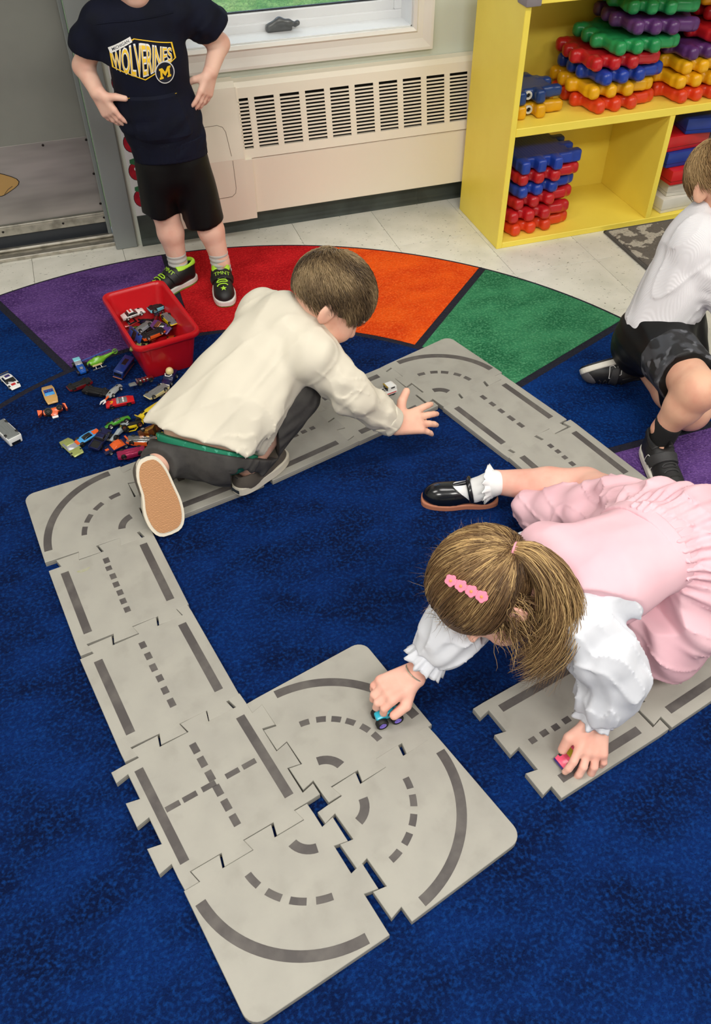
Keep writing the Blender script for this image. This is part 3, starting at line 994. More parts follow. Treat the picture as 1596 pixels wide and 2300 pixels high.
def hub_block(x, y, z, deg, colour, label):
    o = block(x, y, z, deg, colour, label, small_me, group='small hub pieces on the upper shelf')
    ring = []
    M_hub = mat('hub_white', (222, 220, 210), 0.5)
    me = lathe([(0.0135, 0.0), (0.0135, 0.004), (0.012, 0.0055), (0.008, 0.0055), (0.008, 0.001), (0.0001, 0.001)], 18)
    h = put('hub_ring', me, M_hub, o, (-0.0215, -0.0622, BH / 2), (PI / 2, 0, 0), label='white plastic hub ring')
    put('hex_hole', lathe([(0.0072, 0.001), (0.0072, 0.0016), (0.0001, 0.0016)], 6), M_dark, h)
hub_block(1.445, 2.600, zs[0], -4, 'yellow', 'small yellow hub piece with a white ring at the shelf\'s left end')
hub_block(1.437, 2.606, zs[1], -1, 'navy', 'small navy hub piece with a white ring on top of the yellow one')
# lower left compartment
LXB, LYB = 1.487, 2.627
zl = [0.02 + i * (BH + 0.0008) for i in range(7)]
block(LXB - 0.006, LYB - 0.012, zl[0], 3, 'orange', 'orange-red panel block at the bottom of the lower compartment\'s stack')
block(LXB - 0.004, LYB - 0.010, zl[1], -2, 'red', 'second red panel block from the bottom in the lower compartment\'s stack')
block(LXB + 0.004, LYB + 0.004, zl[2], 92, 'red', 'red panel block under the smooth blue one in the lower compartment')
block(LXB + 0.002, LYB + 0.004, zl[3], 6, 'blue', 'smooth blue panel block sandwiched between red ones in the lower compartment')
block(LXB + 0.012, LYB - 0.002, zl[4], 90, 'red', 'red panel block directly under the ribbed blue one in the lower compartment')
block(LXB + 0.010, LYB - 0.004, zl[5], 90.5, 'blue', 'ribbed blue panel block on top of the lower compartment\'s stack', ribbed_me)

# ---- rectangular hollow bricks in the lower right compartment
M_bw = plastic('white', (222, 218, 206), 0.95); M_br = plastic('brick_red', (206, 30, 36)); M_bb = plastic('brick_blue', (28, 58, 150))
brick_me = box(0.20, 0.115, 0.052, 0.004, 2, (0, 0, 0.026))
line_me = box(0.2004, 0.1154, 0.0012, c=(0, 0, 0.014))
def hollow(x, y, z, deg, m, label):
    o = put('hollow_toy_brick', brick_me, m, None, (x, y, z), math.radians(deg), label=label, cat='block', group='hollow plastic toy bricks in the lower shelf')
    put('seam', line_me, M_dark if m is not M_bw else mat('seam_grey', (170, 166, 156), 0.6), o)
hz = [0.02 + i * 0.0528 for i in range(7)]
hollow(2.072, 2.528, hz[0], 3, M_bw, 'white toy brick lying at the bottom of the lower right compartment')
hollow(2.100, 2.536, hz[1], -4, M_bw, 'white toy brick second from the bottom, under the red one')
hollow(2.078, 2.520, hz[2], 2, M_br, 'red toy brick above the two white ones')
hollow(2.062, 2.550, hz[3], 3, M_bb, 'blue toy brick between the two red ones')
hollow(2.030, 2.560, hz[4], 4, M_br, 'red toy brick under the topmost blue one')
hollow(2.128, 2.545, hz[5], -8, M_bb, 'topmost blue toy brick in the lower right compartment')
hollow(2.23, 2.60, hz[4], 80, M_bw, 'white toy brick behind the boy\'s head in the lower right compartment')

# ================================================================== red bin
M_bin = mat('bin_red', (206, 24, 34), 0.28, var=((192, 18, 28), 4, 0.4, 0.7), coat=0.15)
bin_dir = Vector((0.059, -0.320, 0)).normalized()
BA = math.atan2(bin_dir.y, bin_dir.x) + PI / 2
binc = Vector((0.1025, 2.196, 0.0121))
BW, BL, BHT = 0.182, 0.312, 0.128      # rim half sizes come from these
bn = empty('storage_bin', binc, BA, label='red plastic bin of toy cars beside the standing boy', cat='bin')
def rr_loop(w, l, r, z, n=6):
    p = []
    for cx, cy, a0 in ((w / 2 - r, l / 2 - r, 0), (-w / 2 + r, l / 2 - r, 90), (-w / 2 + r, -l / 2 + r, 180), (w / 2 - r, -l / 2 + r, 270)):
        for k in range(n + 1):
            a = math.radians(a0 + 90 * k / n)
            p.append((cx + r * math.cos(a), cy + r * math.sin(a), z))
    return p
loops = [rr_loop(0.10, 0.22, 0.02, 0.0), rr_loop(0.138, 0.258, 0.022, 0.001), rr_loop(0.142, 0.262, 0.024, 0.006), rr_loop(0.170, 0.298, 0.024, BHT - 0.017),
         rr_loop(0.188, 0.318, 0.026, BHT - 0.017), rr_loop(0.193, 0.323, 0.027, BHT - 0.013), rr_loop(0.193, 0.323, 0.027, BHT - 0.004), rr_loop(0.189, 0.319, 0.026, BHT), rr_loop(0.180, 0.310, 0.025, BHT + 0.0006),
         rr_loop(0.172, 0.302, 0.023, BHT - 0.002), rr_loop(0.167, 0.296, 0.022, BHT - 0.010), rr_loop(0.138, 0.258, 0.022, 0.010), rr_loop(0.130, 0.250, 0.02, 0.005), rr_loop(0.09, 0.21, 0.02, 0.004)]
nv = len(loops[0]); V = [p for l in loops for p in l]; F = []
for i in range(len(loops) - 1):
    for k in range(nv):
        a, b = i * nv + k, i * nv + (k + 1) % nv
        F.append((a, b, b + nv, a + nv))
F.append(tuple(range(nv - 1, -1, -1))); F.append(tuple((len(loops) - 1) * nv + k for k in range(nv)))
bm_ = bmesh.new(); bm_.from_mesh(me_from(V, F))
put('bin_shell', bm_mesh(bm_, smooth=True, sharp=50), M_bin, bn)
rib = []
for sx in (-0.055, 0.055):
    rib.append(tube([(sx, -0.1490, BHT - 0.018), (sx * 0.98, -0.143, BHT - 0.05), (sx * 0.97, -0.139, 0.06)], [0.0018, 0.0018, 0.0008], 6))
for r_ in rib:
    put('bin_rib', r_, M_bin, bn)
# ================================================================== toy vehicles
def paint(n, rgb, metal=0.0, rough=0.28):
    return mat('toy_' + n, rgb, rough, metal, coat=0.4)
CARW = (232, 232, 230)
M_tyre = mat('toy_tyre', (16, 16, 17), 0.55)
M_hub = mat('toy_hub_silver', (190, 190, 188), 0.3, 0.8)
M_glassd = mat('toy_window_dark', (24, 26, 30), 0.12, coat=0.5)
M_glassc = mat('toy_window_grey', (150, 152, 160), 0.15, coat=0.5)
M_chassis = mat('toy_chassis_black', (26, 26, 28), 0.5)
M_chassisg = mat('toy_chassis_grey', (132, 136, 136), 0.42, 0.25)
M_chrome = mat('toy_chrome', (205, 205, 205), 0.16, 1.0)
def slab(prof, w, taper=None, bevel=0.0012, seg=2):
    """side profile (x, z) extruded to width w; taper=(z_from, z_to, factor) narrows the top"""
    bm = bmesh.new()
    a = [bm.verts.new((x, -w / 2, z)) for x, z in prof]
    f = bm.faces.new(a)
    r = bmesh.ops.extrude_face_region(bm, geom=[f])
    for v in r['geom']:
        if isinstance(v, bmesh.types.BMVert):
            v.co.y = w / 2
    bmesh.ops.recalc_face_normals(bm, faces=bm.faces[:])
    if taper:
        z0, z1, k = taper
        for v in bm.verts:
            t = min(1, max(0, (v.co.z - z0) / (z1 - z0)))
            v.co.y *= 1 + (k - 1) * t
    if bevel:
        bmesh.ops.bevel(bm, geom=bm.edges[:], offset=bevel, segments=seg, affect='EDGES', profile=0.5, clamp_overlap=True)
    return bm_mesh(bm, 'slab', smooth=True, sharp=38)
def bow(me, L, W, k=0.22):
    """pull the corners of a car body in, so that it is rounded in plan"""
    for v in me.vertices:
        t = max(0, abs(v.co.x) / (L / 2) - 0.55) / 0.45
        v.co.y *= 1 - k * t * t
    return me
def wheel_me(r, w):
    m = lathe([(r * 0.63, w * 0.6), (r * 0.63, 0.0), (r * 0.68, w * 0.08), (r * 0.9, w * 0.02), (r, w * 0.2), (r, w * 0.8), (r * 0.9, w)], 16)
    return m
def hub_me(r, w):
    return lathe([(r * 0.62, w * 0.55), (r * 0.62, 0.0 + w * 0.05), (r * 0.42, w * 0.22), (r * 0.2, w * 0.16), (r * 0.16, 0.0), (0.00005, 0.0)], 10)
WCACHE = {}
def wheels(root, xs, W, r, w, hubm=None, r2=None):
    for i, x in enumerate(xs):
        rr = r if (i == 0 or r2 is None) else r2
        if (rr, w) not in WCACHE:
            WCACHE[(rr, w)] = (wheel_me(rr, w), hub_me(rr, w))
        for s in (-1, 1):
            # wheel axis along y; its outer face points outwards
            o = put('wheel', WCACHE[(rr, w)][0], M_tyre, root, (x, s * (W / 2), rr), (PI / 2 if s < 0 else -PI / 2, 0, 0))
            o.location.y = s * (W / 2 + 0.0004)
            o.rotation_euler = (-PI / 2, 0, 0) if s < 0 else (PI / 2, 0, 0)
            put('hub', WCACHE[(rr, w)][1], hubm or M_hub, o)
def pose(name, x, y, z, yaw, label, roll=0, pitch=0, lift=0.0, group='toy cars scattered on the rug', cat='toy car'):
    m = Matrix.Rotation(math.radians(yaw), 4, 'Z') @ Matrix.Rotation(math.radians(pitch), 4, 'Y') @ Matrix.Rotation(math.radians(roll), 4, 'X')
    return empty(name, (x, y, z + lift), m, label, cat, group)
FZ = 0.0124
def chassis(root, L, W, z=0.003, m=None, detail=True):
    me = [bx(-L / 2 + 0.002, L / 2 - 0.002, -W / 2 + 0.0035, W / 2 - 0.0035, z, z + 0.004, 0.0008)]
    if detail:
        me += [bx(-L * 0.28, L * 0.28, -0.0035, 0.0035, z - 0.0012, z + 0.001, 0.0004), bx(-L * 0.2, L * 0.1, -W * 0.33, -W * 0.2, z - 0.0008, z + 0.001, 0.0003), bx(-L * 0.2, L * 0.1, W * 0.2, W * 0.33, z - 0.0008, z + 0.001, 0.0003),
               bx(L * 0.30, L * 0.42, -W * 0.25, W * 0.25, z - 0.0008, z + 0.001, 0.0003)]
    return put('chassis', join(me, smooth=True), m or M_chassis, root)
def coupe(root, colour, L=0.072, W=0.030, low=0.012, top=0.0195, roof=None, glass=None, base=None, hubm=None, rw=0.0062, spoiler=None, open_top=None, stripes=None):
    """ordinary die-cast coupe; open_top gives a convertible cockpit"""
    h = L / 2
    body = bow(slab([(-h, 0.005), (-h * 0.98, low * 0.92), (-h * 0.55, low * 1.04), (h * 0.05, low), (h * 0.55, low * 0.92), (h * 0.93, low * 0.68), (h, 0.006), (h * 0.96, 0.004), (-h * 0.97, 0.004)], W), L, W)
    put('body', body, colour, root)
    cab = [(-h * 0.62, low * 0.95), (-h * 0.36, top), (h * 0.02, top), (h * 0.36, low * 0.92)]
    if open_top is None:
        put('windows', slab(cab, W * 0.90, (low, top, 0.76), 0.0008), glass or M_glassd, root)
        put('roof', slab([(-h * 0.40, top - 0.0006), (-h * 0.37, top + 0.0008), (h * 0.0, top + 0.0008), (h * 0.05, top - 0.0006)], W * 0.70, None, 0.0006), roof or colour, root)
    else:
        put('cockpit', slab([(-h * 0.52, low * 0.9), (-h * 0.5, low * 1.06), (h * 0.22, low * 1.04), (h * 0.26, low * 0.9)], W * 0.76, None, 0.0006), open_top[0], root)
        put('seats', join([bx(-h * 0.30, -h * 0.18, -W * 0.30, -W * 0.05, low, low + 0.004, 0.001), bx(-h * 0.30, -h * 0.18, W * 0.05, W * 0.30, low, low + 0.004, 0.001)], smooth=True), open_top[1], root)
        put('windshield', slab([(h * 0.12, low), (h * 0.04, top * 0.93), (h * 0.07, top * 0.93), (h * 0.24, low)], W * 0.80, (low, top, 0.8), 0.0003, 1), glass or M_glassc, root)
    chassis(root, L, W, 0.0025, base)
    wheels(root, (h * 0.60, -h * 0.58), W - 0.002, rw, 0.0055, hubm)
    if spoiler:
        put('spoiler', join([bx(-h * 0.99, -h * 0.86, -W * 0.46, W * 0.46, low + 0.0045, low + 0.006, 0.0004), bx(-h * 0.95, -h * 0.90, -W * 0.44, -W * 0.40, low * 0.85, low + 0.005), bx(-h * 0.95, -h * 0.90, W * 0.40, W * 0.44, low * 0.85, low + 0.005)]), spoiler, root)
    if stripes:
        for (x0, x1, y0, y1, z, m) in stripes:
            put('decal', bx(x0, x1, y0, y1, z, z + 0.0005), m, root)
    return root
P_white = paint('white', (236, 236, 234)); P_red = paint('red', (205, 28, 34)); P_navy = paint('navy', (20, 26, 70)); P_blue = paint('blue', (22, 84, 176)); P_lblue = paint('light_blue', (72, 156, 220))
P_cyan = paint('pale_cyan', (128, 206, 224)); P_tan = paint('tan', (206, 162, 96)); P_orange = paint('orange', (232, 96, 36)); P_green = paint('green', (72, 160, 44)); P_lime = paint('lime', (112, 178, 44)); P_yellow = paint('yellow', (240, 208, 30))
P_olive = paint('olive', (166, 176, 104), 0.3); P_magenta = paint('magenta', (170, 36, 84), 0.35); P_copper = paint('copper', (150, 92, 60), 0.7); P_grey = paint('grey', (156, 160, 160)); P_pink = paint('pink', (250, 96, 130)); P_turq = paint('turquoise', (40, 178, 206)); P_purple = paint('purple', (86, 52, 120)); P_cream = paint('cream', (228, 210, 150), rough=0.5)
P_black = paint('black', (22, 22, 24)); P_dred = paint('dark_red', (120, 20, 26), 0.3); P_indigo = paint('indigo', (50, 36, 110)); P_lav = paint('lavender', (128, 108, 206)); P_bus = paint('bus_blue', (24, 52, 122))

# -- upright and overturned cars on the rug
r = pose('toy_race_car', -0.3143, 2.1596, FZ, -66, 'white toy rally car with a rear wing at the left picture edge')
coupe(r, P_white, 0.078, 0.033, 0.0125, 0.021, spoiler=P_black, stripes=[(0.017, 0.027, -0.006, 0.006, 0.0112, P_red), (-0.014, -0.004, -0.007, 0.007, 0.0221, P_indigo)])
r = pose('toy_van', -0.3290, 1.9215, FZ, 116, 'white toy van lying upside down at the left picture edge', roll=180, lift=0.030)
L = 0.09
put('body', slab([(-0.045, 0.005), (-0.045, 0.027), (-0.040, 0.030), (0.022, 0.030), (0.036, 0.019), (0.045, 0.016), (0.045, 0.005)], 0.038, (0.016, 0.03, 0.88), 0.0016), P_white, r)
put('rear_window', bx(-0.0456, -0.0446, -0.012, 0.012, 0.018, 0.026), M_glassd, r)
put('side_window', bx(0.006, 0.022, -0.0192, -0.0184, 0.020, 0.027), M_glassd, r); put('side_window', bx(0.006, 0.022, 0.0184, 0.0192, 0.020, 0.027), M_glassd, r)
chassis(r, L, 0.040, 0.0028, M_chassisg); wheels(r, (0.027, -0.027), 0.036, 0.0065, 0.006)
r = pose('toy_convertible', -0.2122, 2.0600, FZ, -82, 'tan toy car with a blue interior beside the overturned orange loader')
coupe(r, P_tan, 0.078, 0.034, 0.014, 0.020, open_top=(P_blue, P_indigo), glass=P_lblue, rw=0.0058)
# overturned orange loader
r = pose('toy_loader', -0.2085, 1.9890, FZ, 8, 'overturned orange and black toy loader with big black wheels', roll=128, lift=0.0165)
put('body', slab([(-0.026, 0.004), (-0.028, 0.016), (-0.012, 0.018), (-0.008, 0.026), (0.006, 0.026), (0.010, 0.017), (0.024, 0.014), (0.024, 0.004)], 0.020, None, 0.0012), P_orange, r)
chassis(r, 0.054, 0.026, 0.002, M_chassis)
put('blade', slab([(0.026, 0.0), (0.034, 0.002), (0.036, 0.018), (0.032, 0.018), (0.030, 0.006)], 0.034, None, 0.0006, 1), P_orange, r)
put('rear_scoop', slab([(-0.028, 0.004), (-0.040, 0.000), (-0.042, 0.016), (-0.038, 0.015), (-0.030, 0.010)], 0.028, None, 0.0006, 1), P_orange, r)
put('cab', bx(-0.009, 0.007, -0.008, 0.008, 0.024, 0.032, 0.001), P_white, r)
wheels(r, (0.016, -0.014), 0.024, 0.0078, 0.008, M_chassis, 0.0105)
# blue hot rod with pale roof
r = pose('toy_hot_rod', -0.1211, 2.1689, FZ, -78, 'blue toy hot rod with a pale cyan roof next to the green helicopter')
put('body', bow(slab([(-0.034, 0.006), (-0.034, 0.015), (-0.006, 0.017), (0.022, 0.0145), (0.034, 0.013), (0.035, 0.006)], 0.026, (0.006, 0.017, 0.8), 0.0012), 0.07, 0.026, 0.35), P_blue, r)
put('windows', slab([(-0.031, 0.014), (-0.029, 0.021), (-0.006, 0.021), (0.002, 0.0155)], 0.0215, (0.015, 0.021, 0.86), 0.0006), M_glassc, r)
put('roof', slab([(-0.031, 0.0205), (-0.030, 0.0225), (-0.014, 0.0228), (-0.012, 0.0205)], 0.020, None, 0.0007), P_cyan, r)
put('engine', join([bx(0.016 + k * 0.006, 0.020 + k * 0.006, -0.0045, 0.0045, 0.013, 0.0185, 0.0005) for k in range(2)]), M_chrome, r)
put('fender', bx(0.016, 0.034, -0.017, -0.011, 0.007, 0.0105, 0.0015, 2), P_navy, r); put('fender', bx(0.016, 0.034, 0.011, 0.017, 0.007, 0.0105, 0.0015, 2), P_navy, r)
chassis(r, 0.066, 0.026, 0.0028); wheels(r, (0.026, -0.022), 0.030, 0.0068, 0.006)
# helicopter
r = pose('toy_helicopter', -0.0690, 2.1640, FZ, -165, 'green toy helicopter with a blue rotor beside the red bin', roll=8, cat='toy helicopter')
hf = Field((-0.06, -0.03, -0.005), (0.05, 0.03, 0.05), 0.0016)
hf.ell((0.006, 0, 0.018), (0.026, 0.0125, 0.0115), k=0.003)
hf.chain([(-0.012, 0, 0.021), (-0.052, 0, 0.029)], [0.0075, 0.0026], 0.008)
hf.cone((-0.004, 0, 0.028), (0.006, 0, 0.029), 0.005, 0.004, 0.006)
put('fuselage', hf.mesh(), P_lime, r)
put('cockpit_glass', slab([(0.014, 0.012), (0.018, 0.026), (0.028, 0.022), (0.0335, 0.015), (0.030, 0.011)], 0.019, (0.018, 0.03, 0.7), 0.002), M_glassd, r)
put('side_decal', bx(-0.008, 0.020, 0.0118, 0.0128, 0.011, 0.016), P_cream, r)
put('rotor_mast', tube([(0, 0, 0.03), (0, 0, 0.037)], 0.0016, 8), M_chassis, r)
for a in (0.15, 0.15 + PI):
    put('rotor_blade', box(0.046, 0.005, 0.0010, c=(0.023, 0, 0)), P_blue, r, (0, 0, 0.037), (0, 0, a))
ring = lathe([(0.0062, -0.0012), (0.0080, -0.0012), (0.0080, 0.0012), (0.0062, 0.0012), (0.0062, -0.0012)], 18)
put('tail_ring', me_from([tuple(v.co) for v in ring.vertices], [tuple(p.vertices) for p in ring.polygons if len(p.vertices) == 4], smooth=False), P_lime, r, (-0.056, 0, 0.030), (PI / 2, 0, 0))
put('tail_rotor', join([box(0.012, 0.0012, 0.0012), box(0.0012, 0.0012, 0.012)]), P_lime, r, (-0.056, 0, 0.030))
for s in (-1, 1):
    put('skid', join([tube([(-0.018, s * 0.012, 0.0016), (0.022, s * 0.012, 0.0016)], 0.0015, 6), tube([(-0.006, s * 0.012, 0.0016), (-0.003, s * 0.006, 0.010)], 0.0013, 5), tube([(0.012, s * 0.012, 0.0016), (0.010, s * 0.006, 0.010)], 0.0013, 5)]), M_hub, r)
# bus
r = pose('toy_bus', -0.0044, 2.1137, FZ, -122, 'dark blue toy bus with a grey roof hatch at the foot of the red bin', roll=-12, lift=0.004)
put('body', slab([(-0.040, 0.005), (-0.040, 0.028), (0.036, 0.028), (0.040, 0.022), (0.041, 0.005)], 0.028, None, 0.002), P_bus, r)
put('roof_hatch', bx(-0.022, 0.006, -0.006, 0.006, 0.0275, 0.0290, 0.0005), M_glassd, r)
for s in (-1, 1):
    put('window_band', bx(-0.036, 0.030, s * 0.0144 - 0.0003, s * 0.0144 + 0.0003, 0.016, 0.023), M_glassd, r)
    put('side_rail', tube([(-0.038, s * 0.0150, 0.008), (0.036, s * 0.0150, 0.008)], 0.0009, 5), P_copper, r)
put('windscreen', bx(0.0398, 0.0408, -0.011, 0.011, 0.012, 0.022), M_glassd, r)
put('bumper', bx(0.040, 0.0425, -0.014, 0.014, 0.004, 0.007, 0.0006), P_copper, r)
chassis(r, 0.08, 0.028, 0.003); wheels(r, (0.024, -0.024), 0.026, 0.006, 0.0055)
# two black undersides
r = pose('toy_car', -0.1300, 2.0760, FZ, -160, 'red toy car lying upside down with its black underside showing, left of another black underside', roll=180, lift=0.0195)
coupe(r, P_dred, 0.070, 0.031, 0.012, 0.019, base=M_chassis, hubm=M_chassis)
r = pose('toy_car', -0.0900, 2.0310, FZ, -34, 'black toy car lying upside down next to the red one with a black underside', roll=180, lift=0.0195)
coupe(r, P_black, 0.074, 0.032, 0.012, 0.019, base=M_chassis, hubm=M_chassis)
# grey machine with a claw arm
r = pose('toy_claw_truck', -0.0420, 2.0080, FZ, -133, 'grey toy claw truck with white jaws behind the red convertible', roll=20, lift=0.005, cat='toy truck')
put('body', bow(slab([(-0.034, 0.006), (-0.030, 0.016), (0.0, 0.018), (0.022, 0.014), (0.026, 0.006)], 0.022, (0.006, 0.018, 0.7), 0.0015), 0.068, 0.022, 0.4), P_grey, r)
put('arm', tube([(0.018, 0, 0.010), (0.040, 0.002, 0.009)], [0.0032, 0.0026], 8), P_orange, r)
put('claw', join([tube([(0.040, 0.001, 0.009), (0.048, 0.009, 0.008), (0.058, 0.007, 0.007)], [0.003, 0.0026, 0.001], 7), tube([(0.040, 0.001, 0.009), (0.048, -0.007, 0.008), (0.058, -0.004, 0.007)], [0.003, 0.0026, 0.001], 7)]), P_white, r)
put('screw', lathe([(0.0028, 0), (0.0028, 0.001), (0.0001, 0.001)], 10), M_screw, r, (-0.020, 0.002, 0.0168)); put('screw', lathe([(0.0028, 0), (0.0028, 0.001), (0.0001, 0.001)], 10), M_screw, r, (0.014, 0.002, 0.0155))
wheels(r, (0.014, -0.02), 0.022, 0.006, 0.005)
# red convertible with golden arches on its bonnet
r = pose('toy_convertible', -0.0330, 1.9660, FZ, 180, 'red open toy car with a yellow M on its bonnet')
coupe(r, P_red, 0.078, 0.033, 0.0135, 0.020, open_top=(M_chassisg, P_white), rw=0.0068, hubm=M_chassis)
mm = text_mesh('M', 0.013, 0.0003)
put('bonnet_print', mm, P_yellow, r, (0.0225, 0, 0.01265), (0, math.radians(8), PI / 2))
# group at the bin's corner
r = pose('toy_motorcycle', 0.0435, 2.0263, FZ, -168, 'red and chrome toy motorbike with a grey front jaw at the bin\'s corner', roll=10, lift=0.012, cat='toy motorbike')
put('body', slab([(-0.028, 0.006), (-0.026, 0.016), (0.004, 0.015), (0.020, 0.012), (0.022, 0.005)], 0.014, None, 0.0018), P_dred, r)
put('engine', join([bx(-0.012 + k * 0.010, -0.006 + k * 0.010, -0.009, 0.009, 0.008, 0.0155, 0.001) for k in range(3)]), M_chrome, r)
put('jaw', slab([(0.022, 0.004), (0.024, 0.010), (0.042, 0.010), (0.044, 0.006)], 0.016, None, 0.001), M_chassisg, r)
put('headlight', lathe([(0.0001, -0.003), (0.0035, -0.002), (0.0035, 0.002), (0.0001, 0.003)], 10), M_chrome, r, (0.018, 0.008, 0.014)); put('headlight', lathe([(0.0001, -0.003), (0.0035, -0.002), (0.0035, 0.002), (0.0001, 0.003)], 10), M_chrome, r, (0.018, -0.008, 0.014))
wheels(r, (0.014, -0.018), 0.018, 0.0068, 0.006, M_chassis)
r = pose('toy_car', 0.0690, 1.9745, FZ, -147, 'yellow toy car lying upside down with a grey underside near the bin', roll=180, lift=0.020)
coupe(r, P_cream, 0.074, 0.033, 0.012, 0.0195, base=M_chassisg, hubm=M_hub)
r = pose('toy_car', 0.0960, 1.9440, FZ, -120, 'small white and red toy car tucked in by the kneeling boy\'s shirt', roll=0)
coupe(r, P_white, 0.050, 0.026, 0.011, 0.017, roof=P_pink)
# navy ride with a cream helmet driver
r = pose('toy_driver_car', 0.1140, 2.0290, FZ, -125, 'navy toy car with a driver in a cream helmet at the foot of the bin')
put('body', bow(slab([(-0.030, 0.005), (-0.030, 0.022), (0.006, 0.022), (0.012, 0.014), (0.030, 0.012), (0.030, 0.005)], 0.030, None, 0.0018), 0.06, 0.03, 0.2), P_navy, r)
put('helmet', lathe([(0.0105, 0.0), (0.0112, 0.004), (0.0105, 0.009), (0.0078, 0.013), (0.004, 0.0152), (0.0002, 0.016)], 18), P_cream, r, (-0.006, 0, 0.026))
put('helmet_guard', join([tube([(0.002, 0.0105, 0.026), (0.010, 0.006, 0.025), (0.011, -0.006, 0.025), (0.002, -0.0105, 0.026)], 0.0016, 6)]), P_white, r)
put('face', lathe([(0.0001, -0.008), (0.006, -0.006), (0.0078, 0.0), (0.0075, 0.004)], 12), P_navy, r, (-0.006, 0, 0.026))
put('bumper', bx(0.0295, 0.032, -0.014, 0.014, 0.005, 0.012, 0.001), P_white, r)
chassis(r, 0.06, 0.03, 0.0025); wheels(r, (0.018, -0.018), 0.028, 0.0068, 0.006)
# yellow truck half under the shirt
r = pose('toy_dump_truck', 0.0400, 1.8870, FZ, -152, 'yellow toy truck with chunky black wheels poking out from the kneeling boy\'s shirt', roll=14, lift=0.004, cat='toy truck')
put('body', slab([(-0.036, 0.008), (-0.036, 0.022), (0.004, 0.020), (0.014, 0.017), (0.032, 0.014), (0.035, 0.008)], 0.022, None, 0.0014), P_yellow, r)
put('bucket', slab([(0.030, 0.006), (0.036, 0.006), (0.040, 0.018), (0.037, 0.018)], 0.032, None, 0.0006, 1), P_yellow, r)
put('side_bar', tube([(-0.03, 0.014, 0.010), (0.01, 0.014, 0.009)], 0.0016, 6), P_magenta, r)
chassis(r, 0.066, 0.022, 0.004); wheels(r, (0.016, -0.018), 0.026, 0.0095, 0.009, M_chassis)
# green racer and yellow buggy
r = pose('toy_race_car', -0.0500, 1.8760, FZ, -165, 'green toy race car lying beside the overturned yellow buggy', roll=16, lift=0.002)
put('body', bow(slab([(-0.036, 0.006), (-0.034, 0.014), (-0.010, 0.0150), (0.012, 0.0135), (0.036, 0.007), (0.034, 0.005)], 0.024, (0.006, 0.015, 0.75), 0.0016), 0.072, 0.024, 0.45), P_green, r)
put('windows', slab([(-0.012, 0.0135), (-0.008, 0.0175), (0.004, 0.017), (0.012, 0.013)], 0.014, (0.0135, 0.0175, 0.7), 0.0007), M_glassd, r)
chassis(r, 0.066, 0.024, 0.003); wheels(r, (0.022, -0.022), 0.026, 0.0070, 0.006)
r = pose('toy_buggy', -0.0160, 1.8500, FZ, 3, 'yellow toy buggy lying upside down with its wheels in the air', roll=168, lift=0.026)
put('body', slab([(-0.030, 0.009), (-0.030, 0.015), (-0.010, 0.016), (0.010, 0.016), (0.030, 0.013), (0.031, 0.009)], 0.020, None, 0.0012), P_yellow, r)
put('roll_cage', join([tube([(-0.022, s * 0.009, 0.014), (-0.012, s * 0.008, 0.024), (0.006, s * 0.008, 0.024), (0.016, s * 0.009, 0.014)], 0.0015, 6) for s in (-1, 1)] + [tube([(-0.012, -0.008, 0.024), (-0.012, 0.008, 0.024)], 0.0015, 6), tube([(0.006, -0.008, 0.024), (0.006, 0.008, 0.024)], 0.0015, 6)]), P_yellow, r)
chassis(r, 0.056, 0.022, 0.006); wheels(r, (0.020, -0.020), 0.030, 0.0082, 0.0075, P_copper)
# lower heap
r = pose('toy_race_car', -0.1330, 1.8390, FZ, -152, 'light blue and orange toy race car pressed against the navy pickup', roll=-8, lift=0.003)
put('body', bow(slab([(-0.036, 0.006), (-0.035, 0.0135), (-0.012, 0.014), (0.010, 0.0125), (0.034, 0.009), (0.036, 0.006)], 0.028, (0.006, 0.015, 0.85), 0.0016), 0.072, 0.028, 0.35), P_lblue, r)
put('windows', slab([(-0.014, 0.0125), (-0.008, 0.0178), (0.004, 0.0172), (0.014, 0.012)], 0.016, (0.0125, 0.0178, 0.7), 0.0008), M_glassd, r)
put('nose_decal', bow(bx(0.026, 0.0362, -0.011, 0.011, 0.0058, 0.0108, 0.0008), 0.072, 0.028, 0.35), P_orange, r); put('roof_decal', bx(-0.034, -0.016, -0.007, 0.007, 0.0134, 0.0146, 0.0004), P_orange, r)
chassis(r, 0.068, 0.028, 0.0028); wheels(r, (0.023, -0.022), 0.028, 0.0068, 0.006, M_chassis)
r = pose('toy_pickup', -0.1010, 1.8140, FZ, 55, 'dark navy toy pickup truck with an open bed', roll=8, pitch=-6, lift=0.008, cat='toy truck')
put('body', slab([(-0.038, 0.006), (-0.038, 0.0145), (0.006, 0.0150), (0.036, 0.0135), (0.038, 0.006)], 0.030, None, 0.0014), P_navy, r)
put('cab', slab([(-0.010, 0.014), (-0.006, 0.0235), (0.008, 0.0235), (0.018, 0.014)], 0.027, (0.014, 0.0235, 0.82), 0.0009), M_glassd, r)
put('roof', slab([(-0.007, 0.0232), (-0.006, 0.0246), (0.007, 0.0246), (0.009, 0.0232)], 0.0215, None, 0.0006), P_navy, r)
put('bed', bx(-0.035, -0.012, -0.011, 0.011, 0.0140, 0.0153), M_chassis, r)
put('bed_side', bx(-0.037, -0.011, -0.0145, -0.011, 0.0145, 0.0175, 0.0005), P_navy, r); put('bed_side', bx(-0.037, -0.011, 0.011, 0.0145, 0.0145, 0.0175, 0.0005), P_navy, r)
chassis(r, 0.074, 0.03, 0.003); wheels(r, (0.023, -0.022), 0.030, 0.0080, 0.0065, M_chassis)
r = pose('toy_racer', -0.0520, 1.8270, FZ, -140, 'pale silver open-wheel toy racer between the navy pickup and the yellow buggy', roll=14, lift=0.004)
